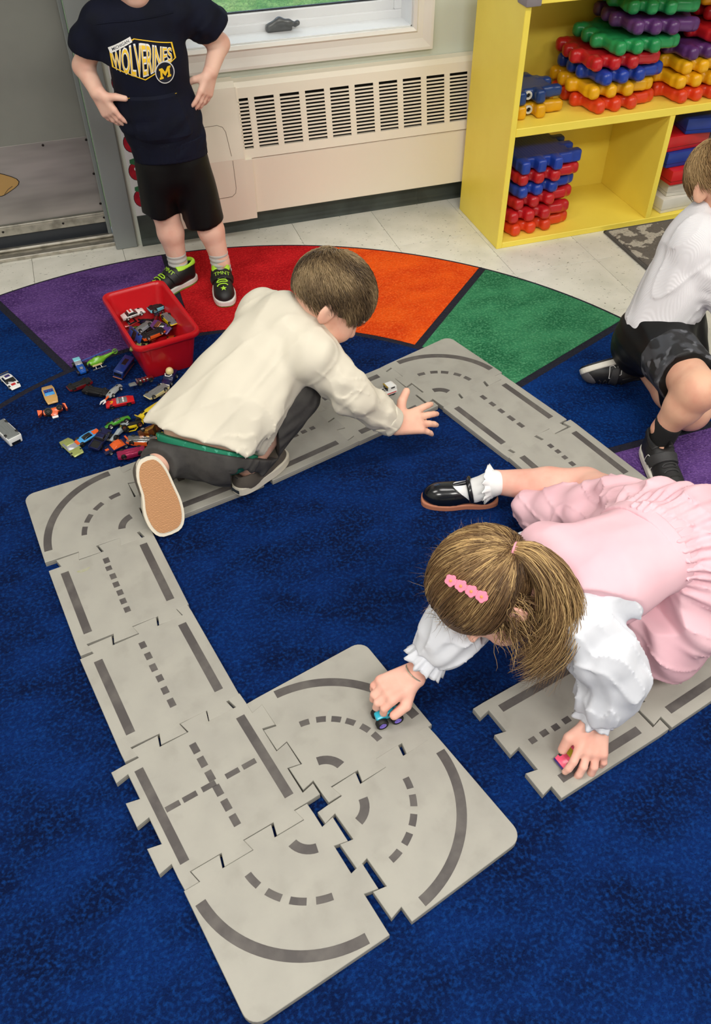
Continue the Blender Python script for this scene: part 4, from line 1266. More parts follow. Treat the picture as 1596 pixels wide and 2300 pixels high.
put('body', bow(slab([(-0.030, 0.006), (-0.028, 0.014), (-0.006, 0.017), (0.008, 0.012), (0.032, 0.008), (0.032, 0.005)], 0.014, None, 0.0014), 0.064, 0.014, 0.5), paint('pale_silver', (188, 200, 206), 0.3), r)
put('wing', bx(-0.033, -0.024, -0.013, 0.013, 0.018, 0.0195, 0.0004), paint('pale_silver', (188, 200, 206), 0.3), r); put('nose_wing', bx(0.026, 0.034, -0.014, 0.014, 0.005, 0.0065, 0.0004), M_hub, r)
put('wing_post', bx(-0.030, -0.027, -0.002, 0.002, 0.012, 0.0185), M_hub, r)
wheels(r, (0.018, -0.020), 0.026, 0.0078, 0.007, M_chassis)
r = pose('toy_car', 0.0264, 1.8146, FZ, 22, 'copper and gold toy car lying on its side', roll=80, lift=0.016)
coupe(r, P_copper, 0.072, 0.030, 0.012, 0.020, glass=paint('gold', (190, 140, 60), 0.9), base=P_copper, hubm=M_hub, rw=0.0075)
r = pose('toy_wagon', 0.0000, 1.7790, FZ, 160, 'orange toy car lying upside down with a chrome underside', roll=180, lift=0.021)
coupe(r, P_orange, 0.078, 0.032, 0.014, 0.0205, base=M_chrome, hubm=M_chassis, rw=0.0070)
r = pose('toy_race_car', -0.0660, 1.7810, FZ, -160, 'navy and orange toy sports car beneath the magenta one', roll=0)
coupe(r, P_navy, 0.072, 0.031, 0.0125, 0.019, roof=P_orange, glass=P_orange, spoiler=P_orange, stripes=[(0.016, 0.030, -0.004, 0.004, 0.0108, P_orange)])
r = pose('toy_car', -0.0320, 1.7400, FZ, 2, 'magenta toy car lying upside down at the edge of the foam tiles', roll=176, lift=0.0205)
coupe(r, P_magenta, 0.072, 0.032, 0.013, 0.020, base=P_magenta, hubm=M_chassis, rw=0.0070)
r = pose('toy_coupe', -0.1758, 1.8144, FZ, -64, 'olive green metallic toy coupe at the left end of the heap')
coupe(r, P_olive, 0.076, 0.033, 0.0125, 0.0195, glass=M_glassc, rw=0.0058)
r = pose('toy_car', 0.0540, 1.7780, FZ, -70, 'little yellow toy car by the kneeling boy\'s grey trousers', roll=0)
coupe(r, P_yellow, 0.044, 0.024, 0.011, 0.017)

# -- cars inside the bin
BG = 'toy cars inside the red bin'
bz = 0.0121 + 0.0055
def inbin(name, x, y, z, yaw, label, roll=0, pitch=0): return pose(name, x, y, bz + z, yaw, label, roll, pitch, group=BG)
r = inbin('toy_police_car', 0.060, 2.307, 0.052, 14, 'white toy police car on top of the pile in the bin', pitch=-4)
coupe(r, P_white, 0.072, 0.030, 0.0125, 0.020)
for s in (-1, 1):
    put('door_lettering', text_mesh('POLICE', 0.0055, 0.0002), M_ink, r, (0.0, s * 0.01515, 0.0085), (PI / 2, 0, 0 if s < 0 else PI))
put('light_bar', bx(-0.010, -0.005, -0.008, 0.008, 0.0206, 0.0225, 0.0005), P_red, r)
r = inbin('toy_truck', 0.138, 2.335, 0.060, 20, 'black toy truck upside down with silver hubs at the bin\'s far end', roll=180)
coupe(r, P_cyan, 0.066, 0.030, 0.013, 0.020, base=M_chassis, rw=0.0090)
r = inbin('toy_car', 0.158, 2.250, 0.062, -72, 'yellow-ended toy car upside down with a light grey underside in the bin', roll=180)
coupe(r, P_yellow, 0.074, 0.029, 0.012, 0.0195, base=M_chassisg, hubm=M_chassis, rw=0.006)
r = inbin('toy_car', 0.100, 2.196, 0.058, 20, 'orange toy car upside down with a black underside in the bin', roll=180)
coupe(r, P_orange, 0.074, 0.032, 0.0125, 0.0195, base=M_chassis, hubm=M_hub)
r = inbin('toy_car', 0.075, 2.262, 0.044, 40, 'grey see-through toy car under the police car in the bin', roll=168)
coupe(r, M_glassc, 0.070, 0.030, 0.012, 0.019, base=M_chassisg)
r = inbin('toy_car', 0.056, 2.205, 0.050, -70, 'plain blue toy car against the bin\'s left wall', roll=60)
coupe(r, P_blue, 0.068, 0.029, 0.012, 0.019)
r = inbin('toy_car', 0.130, 2.228, 0.042, -55, 'purple and copper toy car in the middle of the bin', roll=25)
coupe(r, P_purple, 0.070, 0.030, 0.012, 0.019, roof=P_copper)
r = inbin('toy_car', 0.112, 2.285, 0.036, 75, 'dark red toy car in the middle of the bin', roll=100)
coupe(r, P_dred, 0.068, 0.030, 0.012, 0.019, hubm=P_navy, rw=0.0085)
for i, (x, y, yaw, c, nm) in enumerate([(0.05, 2.29, 80, P_green, 'green'), (0.10, 2.30, 10, P_grey, 'grey'), (0.15, 2.28, 60, P_black, 'black'), (0.07, 2.16, 15, P_tan, 'tan'), (0.13, 2.15, -20, P_lblue, 'light blue'), (0.15, 2.20, 85, P_orange, 'orange')]):
    r = inbin('toy_car', x, y, 0.002 + (i % 3) * 0.001, yaw, nm + ' toy car at the bottom of the red bin')
    coupe(r, c, 0.066, 0.028, 0.012, 0.018)

for i, (x, y, z, yaw, c, nm, roll) in enumerate([(0.050, 2.325, 0.022, 30, P_red, 'scarlet', 30), (0.095, 2.325, 0.026, -30, P_navy, 'navy', 160), (0.150, 2.305, 0.026, 80, P_copper, 'copper', 40), (0.085, 2.232, 0.026, 60, P_black, 'glossy black', 170),
                                          (0.135, 2.265, 0.022, 10, P_dred, 'maroon', 150), (0.060, 2.170, 0.022, -20, P_olive, 'olive', 20), (0.155, 2.170, 0.028, 70, P_cyan, 'pale cyan', 165), (0.110, 2.160, 0.024, 15, P_magenta, 'magenta', 30)]):
    r = inbin('toy_car', x, y, z, yaw, nm + ' toy car in the middle layer of the bin', roll=roll)
    coupe(r, c, 0.066, 0.028, 0.012, 0.018)

# -- white tow truck on the road, and the two cars in the girl's hands
TZ = 0.0268
r = pose('toy_tow_truck', 0.6600, 1.7600, TZ, 12, 'white toy tow truck standing on the foam road in front of the boy\'s reaching hand', group='toy cars on the foam road', cat='toy truck')
put('body', slab([(-0.030, 0.005), (-0.031, 0.0125), (-0.004, 0.014), (0.0, 0.017), (0.031, 0.017), (0.032, 0.005)], 0.028, None, 0.0014), P_white, r)
put('cab', slab([(0.002, 0.016), (0.004, 0.030), (0.024, 0.030), (0.030, 0.027), (0.031, 0.016)], 0.026, (0.016, 0.03, 0.9), 0.0012), P_white, r)
put('rear_window', bx(0.0008, 0.003, -0.010, 0.010, 0.018, 0.0295), M_glassd, r)
put('visor', bx(-0.001, 0.004, -0.0115, 0.0115, 0.0285, 0.0308, 0.0006), paint('old_gold', (170, 140, 40), 0.4), r)
put('side_window', bx(0.012, 0.024, -0.0124, -0.0118, 0.021, 0.027), M_glassd, r); put('side_window', bx(0.012, 0.024, 0.0118, 0.0124, 0.021, 0.027), M_glassd, r)
put('boom', join([tube([(-0.002, -0.004, 0.016), (-0.034, -0.003, 0.021)], 0.0018, 6), tube([(-0.002, 0.004, 0.016), (-0.034, 0.003, 0.021)], 0.0018, 6), tube([(-0.034, -0.003, 0.021), (-0.034, 0.003, 0.021), (-0.036, 0, 0.012)], 0.0016, 6)]), M_chassis, r)
put('side_stripe', bx(-0.004, 0.028, -0.0146, -0.0139, 0.009, 0.0115), P_red, r); put('side_stripe', bx(-0.004, 0.028, 0.0139, 0.0146, 0.009, 0.0115), P_red, r)
chassis(r, 0.062, 0.028, 0.003); wheels(r, (0.020, -0.019), 0.027, 0.0068, 0.006, M_chassis)
HG = 'toy cars held by the girl'
r = pose('toy_monster_truck', 0.3230, 0.8060, TZ, 3, 'turquoise toy truck with fat black tyres and purple hubs under the girl\'s outstretched hand', group=HG, cat='toy truck')
put('body', bow(slab([(-0.024, 0.016), (-0.023, 0.024), (-0.012, 0.027), (-0.004, 0.034), (0.010, 0.034), (0.016, 0.026), (0.026, 0.023), (0.026, 0.016)], 0.020, (0.02, 0.034, 0.8), 0.0014), 0.052, 0.02, 0.2), P_turq, r)
put('windows', slab([(-0.003, 0.026), (0.0, 0.0325), (0.008, 0.0325), (0.013, 0.026)], 0.0195, (0.026, 0.033, 0.86), 0.0005), M_glassd, r)
chassis(r, 0.05, 0.022, 0.012); wheels(r, (0.0155, -0.0150), 0.036, 0.0122, 0.0125, P_lav)
r = pose('toy_car', 0.6200, 0.6250, TZ, -168, 'pink toy car with a dark purple bumper under the girl\'s hand nearest the camera', group=HG)
coupe(r, P_pink, 0.070, 0.029, 0.013, 0.0205, glass=paint('yellow_glass', (190, 176, 50)), roof=P_pink, base=P_indigo, rw=0.0062, stripes=[(-0.02, 0.0, -0.0152, -0.0146, 0.008, P_orange)])
put('front_bumper', bow(bx(0.0335, 0.0368, -0.0135, 0.0135, 0.0035, 0.0085, 0.001), 0.08, 0.03, 0.1), P_indigo, r)
# ================================================================== people: shared builders
V = lambda *a: np.array(a, dtype=float)
def unit(v):
    v = np.array(v, float); return v / np.linalg.norm(v)
def lerp(a, b, t): return np.array(a, float) * (1 - t) + np.array(b, float) * t
def ripple(dirn, wl, amp, seed, n=5, lo=None, hi=None):
    """creases that run along dirn; optional box limits with soft edges"""
    r = np.random.default_rng(seed)
    d = unit(dirn)
    ws = []
    for _ in range(n):
        v = r.normal(size=3); v -= d * (v @ d); v = unit(v)
        ws.append((2 * PI / (wl * r.uniform(0.7, 1.5)) * unit(v + d * r.uniform(-0.25, 0.25)), r.uniform(0, 6.28)))
    def fn(X, Y, Z):
        s = 0
        for w, ph in ws:
            s = s + np.sin(w[0] * X + w[1] * Y + w[2] * Z + ph)
        s = s / n
        s = np.sign(s) * np.abs(s) ** 0.8
        if lo is not None:
            m = 1
            for c, a, b in ((X, lo[0], hi[0]), (Y, lo[1], hi[1]), (Z, lo[2], hi[2])):
                m = m * np.clip((c - a) / 0.03 + 0.5, 0, 1) * np.clip((b - c) / 0.03 + 0.5, 0, 1)
            s = s * m
        return amp * s
    return fn

def creases(dirn, wl, amp, seed, lo=None, hi=None, sharp=3.0):
    """thin raised fold lines that follow dirn"""
    base = ripple(dirn, wl, 1.0, seed, 4, None, None)
    box_ = None if lo is None else ripple_mask(lo, hi)
    def fn(X, Y, Z):
        s = np.clip(1 - np.abs(base(X, Y, Z)) * 2.4, 0, 1) ** sharp
        return -amp * s * (1 if box_ is None else box_(X, Y, Z))
    return fn
def ripple_mask(lo, hi):
    def fn(X, Y, Z):
        m = 1
        for c, a, b in ((X, lo[0], hi[0]), (Y, lo[1], hi[1]), (Z, lo[2], hi[2])):
            m = m * np.clip((c - a) / 0.03 + 0.5, 0, 1) * np.clip((b - c) / 0.03 + 0.5, 0, 1)
        return m
    return fn
def add_hand(F, wrist, fwd, back, thumb, s=1.0, curl=((20, 25, 15),) * 4, spread=(6, 1, -4, -10), th=((0.7, 0.6, -0.1), (0.9, 0.25, -0.2)), kn=0.004):
    """palm, four jointed fingers and a thumb that leaves the side of the palm"""
    f = unit(fwd); b = unit(np.array(back, float) - f * (np.array(back, float) @ f)); t = np.cross(f, b)
    if t @ np.array(thumb, float) < 0: t = -t
    W = np.array(wrist, float)
    P = 0.054 * s
    for off in (0.0190, 0.0064, -0.0064, -0.0185):
        F.cone(W + t * off * 0.56 * s, W + f * P * 0.96 + t * off * s, 0.0118 * s, 0.0088 * s, 0.007)
    offs = (0.0208, 0.0070, -0.0068, -0.0198)
    lens = (0.045, 0.050, 0.046, 0.036)
    tips = []
    for i in range(4):
        base = W + f * (P * (0.98 if i in (1, 2) else 0.93)) + t * offs[i] * s
        sp = math.radians(spread[i])
        d0 = unit(f * math.cos(sp) + t * math.sin(sp))
        ang = 0.0
        p = base; r0 = (0.0071 if i < 3 else 0.0063) * s
        L = lens[i] * s
        for j, fr in enumerate((0.46, 0.31, 0.23)):
            ang += math.radians(curl[i][j])
            d = d0 * math.cos(ang) - b * math.sin(ang)
            q = p + d * L * fr
            r1 = r0 * (0.93 if j < 2 else 0.86)
            F.cone(p, q, r0, r1, kn if j == 0 else 0.002)
            p, r0 = q, r1
        tips.append((p, d))
    p = W + f * 0.016 * s + t * 0.015 * s
    r0 = 0.0110 * s
    for j, (Ls, dv) in enumerate(zip((0.030, 0.024), th)):
        d = unit(f * dv[0] + t * dv[1] + b * dv[2])
        q = p + d * Ls * s
        F.cone(p, q, r0, r0 * 0.84, 0.008 if j == 0 else 0.002)
        p, r0 = q, r0 * 0.84
    tips.append((p, d))
    return tips, b

def add_head(F, c, fwd, up, s=1.0, neck=None, neck_r=0.036):
    R = np.array(frame(fwd, up)); f, l, u = R[:, 0], R[:, 1], R[:, 2]
    c = np.array(c, float)
    A = lambda x, y, z: c + (f * x + l * y + u * z) * s
    F.ell(A(-0.006, 0, 0.008), V(0.086, 0.071, 0.076) * s, R, 0.0)
    F.ell(A(0.022, 0, -0.030), V(0.058, 0.059, 0.062) * s, R, 0.02)
    F.ell(A(0.036, 0, -0.066), V(0.042, 0.044, 0.036) * s, R, 0.03)
    F.ell(A(0.062, 0, -0.088), V(0.016, 0.020, 0.014) * s, R, 0.02)
    for sd in (-1, 1):
        F.ell(A(0.052, sd * 0.034, -0.046), V(0.026, 0.022, 0.026) * s, R, 0.02)
        F.ell(A(0.083, sd * 0.030, -0.016), V(0.014, 0.016, 0.012) * s, R, 0.012, 'sub')
        F.ell(A(0.074, sd * 0.030, 0.004), V(0.010, 0.018, 0.006) * s, R, 0.012)
        # ear with a hollow
        eR = np.array(frame(f * 0.96 - l * sd * 0.28, u * 0.97 - f * 0.20))
        F.ell(A(-0.010, sd * 0.0735, -0.022), V(0.0185, 0.0065, 0.029) * s, eR, 0.005)
        F.ell(A(-0.004, sd * 0.0815, -0.020), V(0.0105, 0.0055, 0.019) * s, eR, 0.003, 'sub')
        F.ell(A(0.086, sd * 0.0085, -0.051), V(0.007, 0.006, 0.006) * s, R, 0.006)
    F.cone(A(0.078, 0, -0.018), A(0.092, 0, -0.048), 0.0062 * s, 0.0085 * s, 0.010)
    F.ell(A(0.077, 0, -0.070), V(0.008, 0.019, 0.0055) * s, R, 0.006)
    F.ell(A(0.088, 0, -0.0695), V(0.006, 0.018, 0.0014) * s, R, 0.002, 'sub')
    if neck is not None:
        F.cone(A(-0.022, 0, -0.050), neck, neck_r * s, neck_r * 1.06 * s, 0.022)
    return A, R

SKIN = {}
def skin_mat(n, rgb, rgb2):
    return mat('skin_' + n, rgb, 0.5, var=(rgb2, 22, 0.42, 0.72, 3), sss=0.12, bump=(420, 0.06, 0.0006), spec=0.35)
M_eye = mat('eye_white', (235, 232, 228), 0.15); M_iris = mat('iris', (70, 92, 110), 0.15); M_lip = mat('lip', (200, 120, 112), 0.45)
eye_me = lathe([(0.0001, -0.0095), (0.006, -0.0075), (0.0092, -0.003), (0.0098, 0.0), (0.0092, 0.003), (0.006, 0.0075), (0.0001, 0.0095)], 16)
iris_me = lathe([(0.0056, 0.0076), (0.0046, 0.0088), (0.0001, 0.0097)], 14)
def add_eyes(root, o, A, R):
    f, l, u = R[:, 0], R[:, 1], R[:, 2]
    m = Matrix((tuple(l), tuple(u), tuple(f))).transposed()
    for sd in (-1, 1):
        p = A(0.0655, sd * 0.0295, -0.0165) - o
        e = put('eye', eye_me, M_eye, root, p, m)
        put('iris', iris_me, M_iris, e)

def strands(name, roots, step_fn, n_seg, rad, material, parent, tint=None, sides=3):
    """roots: (N,3); step_fn(points, i) -> next points; every lock is a thin tapering tube"""
    P = [roots]
    for i in range(n_seg):
        P.append(step_fn(P[-1], i))
    P = np.stack(P, 1)                       # N, S, 3
    N, S = P.shape[:2]
    T = np.zeros_like(P); T[:, 1:-1] = P[:, 2:] - P[:, :-2]; T[:, 0] = P[:, 1] - P[:, 0]; T[:, -1] = P[:, -1] - P[:, -2]
    T /= np.maximum(np.linalg.norm(T, axis=-1, keepdims=True), 1e-9)
    ref = rng.normal(size=(N, 1, 3))
    a = np.cross(T, ref); a /= np.maximum(np.linalg.norm(a, axis=-1, keepdims=True), 1e-9)
    b = np.cross(T, a)
    rs = rad * np.array([0.75, 1.0] + [1.0 - 0.85 * ((k - 1) / (S - 2)) ** 1.6 for k in range(2, S)])
    rs = rs[None, :, None] * rng.uniform(0.7, 1.3, size=(N, 1, 1))
    V_ = np.stack([P + (a * math.cos(2 * PI * k / sides) + b * math.sin(2 * PI * k / sides)) * rs for k in range(sides)], 2)   # N,S,k,3
    verts = V_.reshape(-1, 3)
    idx = np.arange(N * S * sides).reshape(N, S, sides)
    q = []
    for k in range(sides):
        k2 = (k + 1) % sides
        q.append(np.stack([idx[:, :-1, k], idx[:, :-1, k2], idx[:, 1:, k2], idx[:, 1:, k]], -1).reshape(-1, 4))
    faces = np.concatenate(q)
    m = bpy.data.meshes.new(name)
    m.vertices.add(len(verts)); m.vertices.foreach_set('co', verts.astype(np.float32).ravel())
    m.loops.add(len(faces) * 4); m.loops.foreach_set('vertex_index', faces.astype(np.int32).ravel())
    m.polygons.add(len(faces)); m.polygons.foreach_set('loop_start', np.arange(0, len(faces) * 4, 4, dtype=np.int32))
    m.polygons.foreach_set('use_smooth', np.ones(len(faces), dtype=bool))
    m.update(calc_edges=True)
    t = np.repeat(rng.uniform(0, 1, N) if tint is None else tint, S * sides)
    at = m.attributes.new('tint', 'FLOAT', 'POINT'); at.data.foreach_set('value', t.astype(np.float32))
    return put(name, m, material, parent, kind='stuff')

def hair_mat(name, c0, c1, c2):
    m = mat(name, c1, 0.42, spec=0.4)
    nt = m.node_tree; b = nt.nodes['Principled BSDF']
    at = nt.nodes.new('ShaderNodeAttribute'); at.attribute_name = 'tint'
    cr = nt.nodes.new('ShaderNodeValToRGB')
    cr.color_ramp.elements[0].color = lin(c0); cr.color_ramp.elements[1].color = lin(c2)
    e = cr.color_ramp.elements.new(0.5); e.color = lin(c1)
    nt.links.new(at.outputs['Fac'], cr.inputs[0]); nt.links.new(cr.outputs[0], b.inputs['Base Color'])
    return m

def short_hair(root, o, A, R, s, cm, hm, mask, flow, n=5200, length=0.040, cap_pad=0.004, lift=0.010, seed=3, rad=0.0009):
    """cropped hair: a cap that hugs the skull plus locks combed along flow"""
    f, l, u = R[:, 0], R[:, 1], R[:, 2]
    c = A(-0.006, 0, 0.008)
    rad_e = V(0.086, 0.071, 0.076) * s
    r = np.random.default_rng(seed)
    d = r.normal(size=(n * 4, 3)); d /= np.linalg.norm(d, axis=1)[:, None]
    keep = mask(d[:, 0], d[:, 1], d[:, 2])
    d = d[keep][:n]
    E = rad_e + cap_pad * 0.5
    def to_world(q): return c + q @ R.T
    q = d * E
    roots = to_world(q) - o
    segs = 5
    st = length / segs
    def step(P, i):
        q = (P + o - c) @ R
        e = q / (rad_e + cap_pad)
        ln = np.linalg.norm(e, axis=1)[:, None]
        nrm = q / (rad_e ** 2); nrm /= np.linalg.norm(nrm, axis=1)[:, None]
        g = flow(e / ln)
        g = g - nrm * (g * nrm).sum(1)[:, None]
        g /= np.maximum(np.linalg.norm(g, axis=1)[:, None], 1e-6)
        jit = jitter
        g = g + jit
        q2 = q + g * st * lens
        k = np.linalg.norm(q2 / (rad_e + cap_pad), axis=1)[:, None]
        tgt = 1.0 + (lift / 0.08) * lifts * math.sin(min(1.0, (i + 1) / segs) * PI * 0.62)
        q2 = q2 / k * tgt
        return to_world(q2) - o
    jitter = r.normal(size=d.shape) * 0.16
    lens = r.uniform(0.6, 1.25, size=(len(d), 1))
    lifts = r.uniform(0.25, 1.0, size=(len(d), 1))
    base = noise_tint(d * 3.0, seed)
    return strands('hair', roots, step, segs, rad, hm, root, np.clip(base + r.normal(size=len(d)) * 0.18, 0, 1))

def noise_tint(p, seed):
    r = np.random.default_rng(seed)
    s = 0
    for _ in range(5):
        w = r.normal(size=3) * 1.6
        s = s + np.sin(p @ w + r.uniform(0, 6.28))
    return 0.5 + 0.2 * s

def cap_field(F, A, R, s, pad, mask_cuts, k=0.0):
    F.ell(A(-0.006, 0, 0.008), V(0.086, 0.071, 0.076) * s + pad, R, 0.0)
    for (p, n) in mask_cuts:
        F.cut(A(*p), R @ np.array(n, float), 0.004)
    return F

def foot_outline(L, W, n=36, toe=1.0):
    """sole outline, heel at x=0, toe at x=L; slight inward curve at the arch"""
    pts = []
    for i in range(n):
        a = 2 * PI * i / n
        x = 0.5 - 0.5 * math.cos(a)
        side = 1 if a < PI else -1
        hw = math.sqrt(max(0, x * (1 - x))) * 2
        prof = 0.5 * W * (hw ** 0.62) * (0.80 + 0.30 * (x ** 1.2) - 0.16 * math.exp(-((x - 0.42) / 0.16) ** 2) * (1.0 if side > 0 else 0.35))
        y = side * prof + 0.06 * W * (x - 0.3) * toe
        pts.append((x * L, y))
    return pts[::-1]
def shoe_frame(heel, toe, up):
    f = unit(np.array(toe, float) - np.array(heel, float))
    u = np.array(up, float); u = unit(u - f * (u @ f))
    l = np.cross(u, f)
    m = Matrix((tuple(f), tuple(l), tuple(u))).transposed()
    return m
def on_surface(mesh, pts_dirs, lift):
    """drop points along directions on a mesh (local space)"""
    bvh = BVHTree.FromPolygons([v.co.copy() for v in mesh.vertices], [tuple(p.vertices) for p in mesh.polygons])
    out = []
    for p, d in pts_dirs:
        h = bvh.ray_cast(Vector(p), Vector(d).normalized())
        out.append(None if h[0] is None else h[0] + h[1] * lift)
    return out
def wrap_print(base, me, origin, ax, ay, an, lift=0.0008, warp2d=None, subdiv=0.008):
    """lay a flat print (x, y) onto a surface: origin + ax*x + ay*y, shot along -an"""
    bm = bmesh.new(); bm.from_mesh(me)
    for _ in range(4):
        le = [e for e in bm.edges if e.calc_length() > subdiv]
        if not le: break
        bmesh.ops.subdivide_edges(bm, edges=le, cuts=1)
    bmesh.ops.triangulate(bm, faces=bm.faces[:])
    bvh = wrap_cache.get(base.name)
    if bvh is None:
        bvh = BVHTree.FromPolygons([v.co.copy() for v in base.vertices], [tuple(p.vertices) for p in base.polygons]); wrap_cache[base.name] = bvh
    ax, ay, an, origin = Vector(ax), Vector(ay), Vector(an).normalized(), Vector(origin)
    for v in bm.verts:
        x, y, z = v.co
        if warp2d: x, y = warp2d(x, y)
        p = origin + ax * x + ay * y
        h = bvh.ray_cast(p + an * 0.15, -an)
        q = h[0] if h[0] is not None else p
        v.co = q + an * (lift + max(0.0, z))
    bmesh.ops.recalc_face_normals(bm, faces=bm.faces[:])
    m = bpy.data.meshes.new('print'); bm.to_mesh(m); bm.free()
    return m
wrap_cache = {}
# ================================================================== standing boy in a navy hooded sweatshirt
M_skinA = skin_mat('fair', (242, 198, 178), (236, 180, 160))
M_hood = mat('navy_fleece', (10, 15, 36), 0.8, var=((7, 11, 27), 20, 0.4, 0.7), bump=(600, 0.12, 0.0006), spec=0.25)
M_short = mat('black_mesh', (5, 5, 6), 0.5, bump=(700, 0.15, 0.0006), spec=0.3)
M_maize = mat('print_maize', (250, 204, 44), 0.5)
M_whitep = mat('print_white_ink', (240, 238, 236), 0.5)
M_navyp = mat('print_navy', (12, 18, 40), 0.6)
OA = V(0.29, 2.53, 0.012)
pa = empty('person', tuple(OA), label='standing boy with hands on hips in a navy sweatshirt and black shorts', cat='person', group='children in the classroom')
A_ = dict(pel=V(.272, 2.565, .440), wai=V(.242, 2.565, .560), che=V(.238, 2.562, .690), sho=V(.245, 2.565, .790), nek=V(.240, 2.565, .842), hed=V(.238, 2.548, .945),
          rsh=V(.142, 2.568, .780), rel=V(.078, 2.615, .668), rwr=V(.098, 2.540, .622), lsh=V(.350, 2.568, .788), lel=V(.456, 2.610, .690), lwr=V(.412, 2.545, .640),
          rhi=V(.222, 2.565, .430), rkn=V(.226, 2.562, .262), ran=V(.239, 2.552, .085), lhi=V(.318, 2.562, .430), lkn=V(.342, 2.540, .262), lan=V(.370, 2.512, .085))
F = Field((0.02, 2.38, 0.01), (0.53, 2.70, 1.07), 0.0034)
nY = (0, 1, 0)
F.chain([A_['pel'], A_['wai'], A_['che'], A_['sho']], [.080, .080, .090, .080], 0.02, flat=(nY, 1.35))
F.chain([A_['rsh'], A_['sho'], A_['lsh']], [.036, .05, .036], 0.03)
F.chain([A_['rsh'], A_['rel'], A_['rwr']], [.033, .028, .0200], 0.012)
F.chain([A_['lsh'], A_['lel'], A_['lwr']], [.033, .028, .0200], 0.012)
add_hand(F, A_['rwr'], (0.36, -0.20, -0.92), (-0.62, -0.72, -0.10), (0.6, -0.5, 0.5), 1.06, curl=((8, 16, 12), (12, 18, 12), (16, 20, 14), (22, 22, 14)), spread=(4, 1, -2, -6), th=((0.35, 0.95, -0.2), (0.55, 0.85, -0.3)))
add_hand(F, A_['lwr'], (-0.42, -0.22, -0.88), (0.62, -0.76, 0.0), (-0.7, -0.4, 0.5), 1.06, curl=((6, 12, 10), (8, 14, 10), (12, 16, 12), (16, 18, 12)), spread=(5, 2, -2, -6), th=((0.5, 0.35, -0.8), (0.6, 0.1, -0.8)))
F.chain([A_['rhi'] + V(.012, 0, 0), A_['rkn'], lerp(A_['rkn'], A_['ran'], .42), A_['ran']], [.046, .042, .040, .0265], 0.012)
F.chain([A_['lhi'] - V(.012, 0, 0), A_['lkn'], lerp(A_['lkn'], A_['lan'], .42), A_['lan']], [.046, .042, .040, .0265], 0.012)
F.cone(A_['ran'], (.244, 2.548, .045), .026, .022, 0.01); F.cone((.244, 2.548, .045), (.17, 2.525, .036), .022, .014, 0.01)
F.cone(A_['lan'], (.371, 2.512, .045), .026, .022, 0.01); F.cone((.371, 2.512, .045), (.352, 2.40, .036), .022, .014, 0.01)
AA, RA = add_head(F, A_['hed'], (0.02, -0.97, -0.22), (0.0, -0.2, 0.97), 1.03, A_['nek'], .037)
put('body', F.mesh(OA), M_skinA, pa)
add_eyes(pa, OA, AA, RA)
M_hairA = hair_mat('hair_dark_blond', (96, 74, 50), (140, 112, 76), (176, 146, 102))
def maskA(x, y, z):
    return (z > -0.40 + 0.95 * np.clip(x, 0, 1)) & ~((np.abs(y) > 0.60) & (z < 0.0) & (x > -0.34))
wA = unit((-0.35, 0.1, 0.93))
short_hair(pa, OA, AA, RA, 1.03, None, M_hairA, maskA, lambda e: (e - wA) + 0.3 * np.cross(np.tile(wA, (len(e), 1)), e), n=3500, length=0.04, cap_pad=0.006, seed=8, rad=0.0013)
hF = Field(tuple(A_['hed'] - 0.14), tuple(A_['hed'] + 0.14), 0.0036)
hF.ell(AA(-0.008, 0, 0.010), V(0.091, 0.075, 0.080) * 1.03, RA, 0.0)
hF.cut(AA(0.052, 0, 0.02), RA @ V(0.80, 0, -0.60), 0.01); hF.cut(AA(0.0, 0, -0.030), RA @ V(0.30, 0, -0.95), 0.01)
put('hair_cap', hF.mesh(OA), mat('scalp_hair_blond', (112, 88, 60), 0.7), pa)
# sweatshirt
S = Field((0.03, 2.40, 0.36), (0.52, 2.70, 0.92), 0.0034)
S.cone(V(.272, 2.560, .452), V(.254, 2.562, .530), .108, .105, 0.0, flat=(nY, 1.36))
S.cone(V(.254, 2.562, .530), A_['wai'] + V(0, 0, .03), .105, .102, 0.03, flat=(nY, 1.36))
S.cone(A_['wai'] + V(0, 0, .03), A_['che'], .102, .111, 0.03, flat=(nY, 1.36))
S.cone(A_['che'], A_['sho'] + V(0, 0, -.02), .111, .100, 0.03, flat=(nY, 1.36))
S.chain([A_['rsh'], A_['sho'], A_['lsh']], [.050, .062, .050], 0.03)
S.cone(A_['sho'], A_['nek'] + V(0, 0, .01), .060, .050, 0.02)
S.ell((.240, 2.628, .835), (.085, .042, .050), None, 0.03)                         # hood lying on the back
S.chain([A_['rsh'], V(.108, 2.582, .735), V(.096, 2.590, .715)], [.050, .049, .047], 0.02)
S.chain([A_['lsh'], V(.412, 2.582, .760), V(.446, 2.592, .742)], [.050, .050, .046], 0.02)
S.cut(V(.094, 2.592, .716), (-0.25, 0.18, -0.94), 0.003, ((0, 2.3, .60), (.142, 2.75, .80)))
S.cut(V(.446, 2.592, .738), (0.62, 0.22, -0.74), 0.003, ((.375, 2.3, .60), (.6, 2.75, .82)))
S.cut(V(.27, 2.56, .430), (0.03, 0, -1), 0.008)
S.ell((.238, 2.540, .875), (.046, .050, .040), None, 0.008, 'sub')
S.warp(ripple((0.2, 0, 1), 0.08, 0.0030, 31)); S.warp(ripple((1, 0, 0.35), 0.045, 0.0028, 32, lo=(.0, 2.3, .40), hi=(.6, 2.8, .56)))
S.warp(ripple((0.5, 0.4, 0.7), 0.035, 0.0030, 33, lo=(.36, 2.3, .70), hi=(.6, 2.8, .84))); S.warp(ripple((0.5, -0.3, 0.8), 0.04, 0.0028, 34, lo=(0, 2.3, .68), hi=(.14, 2.8, .82)))
S.warp(creases((0.6, 0.3, 0.7), 0.10, 0.0030, 36, (.34, 2.3, .68), (.6, 2.8, .86)))
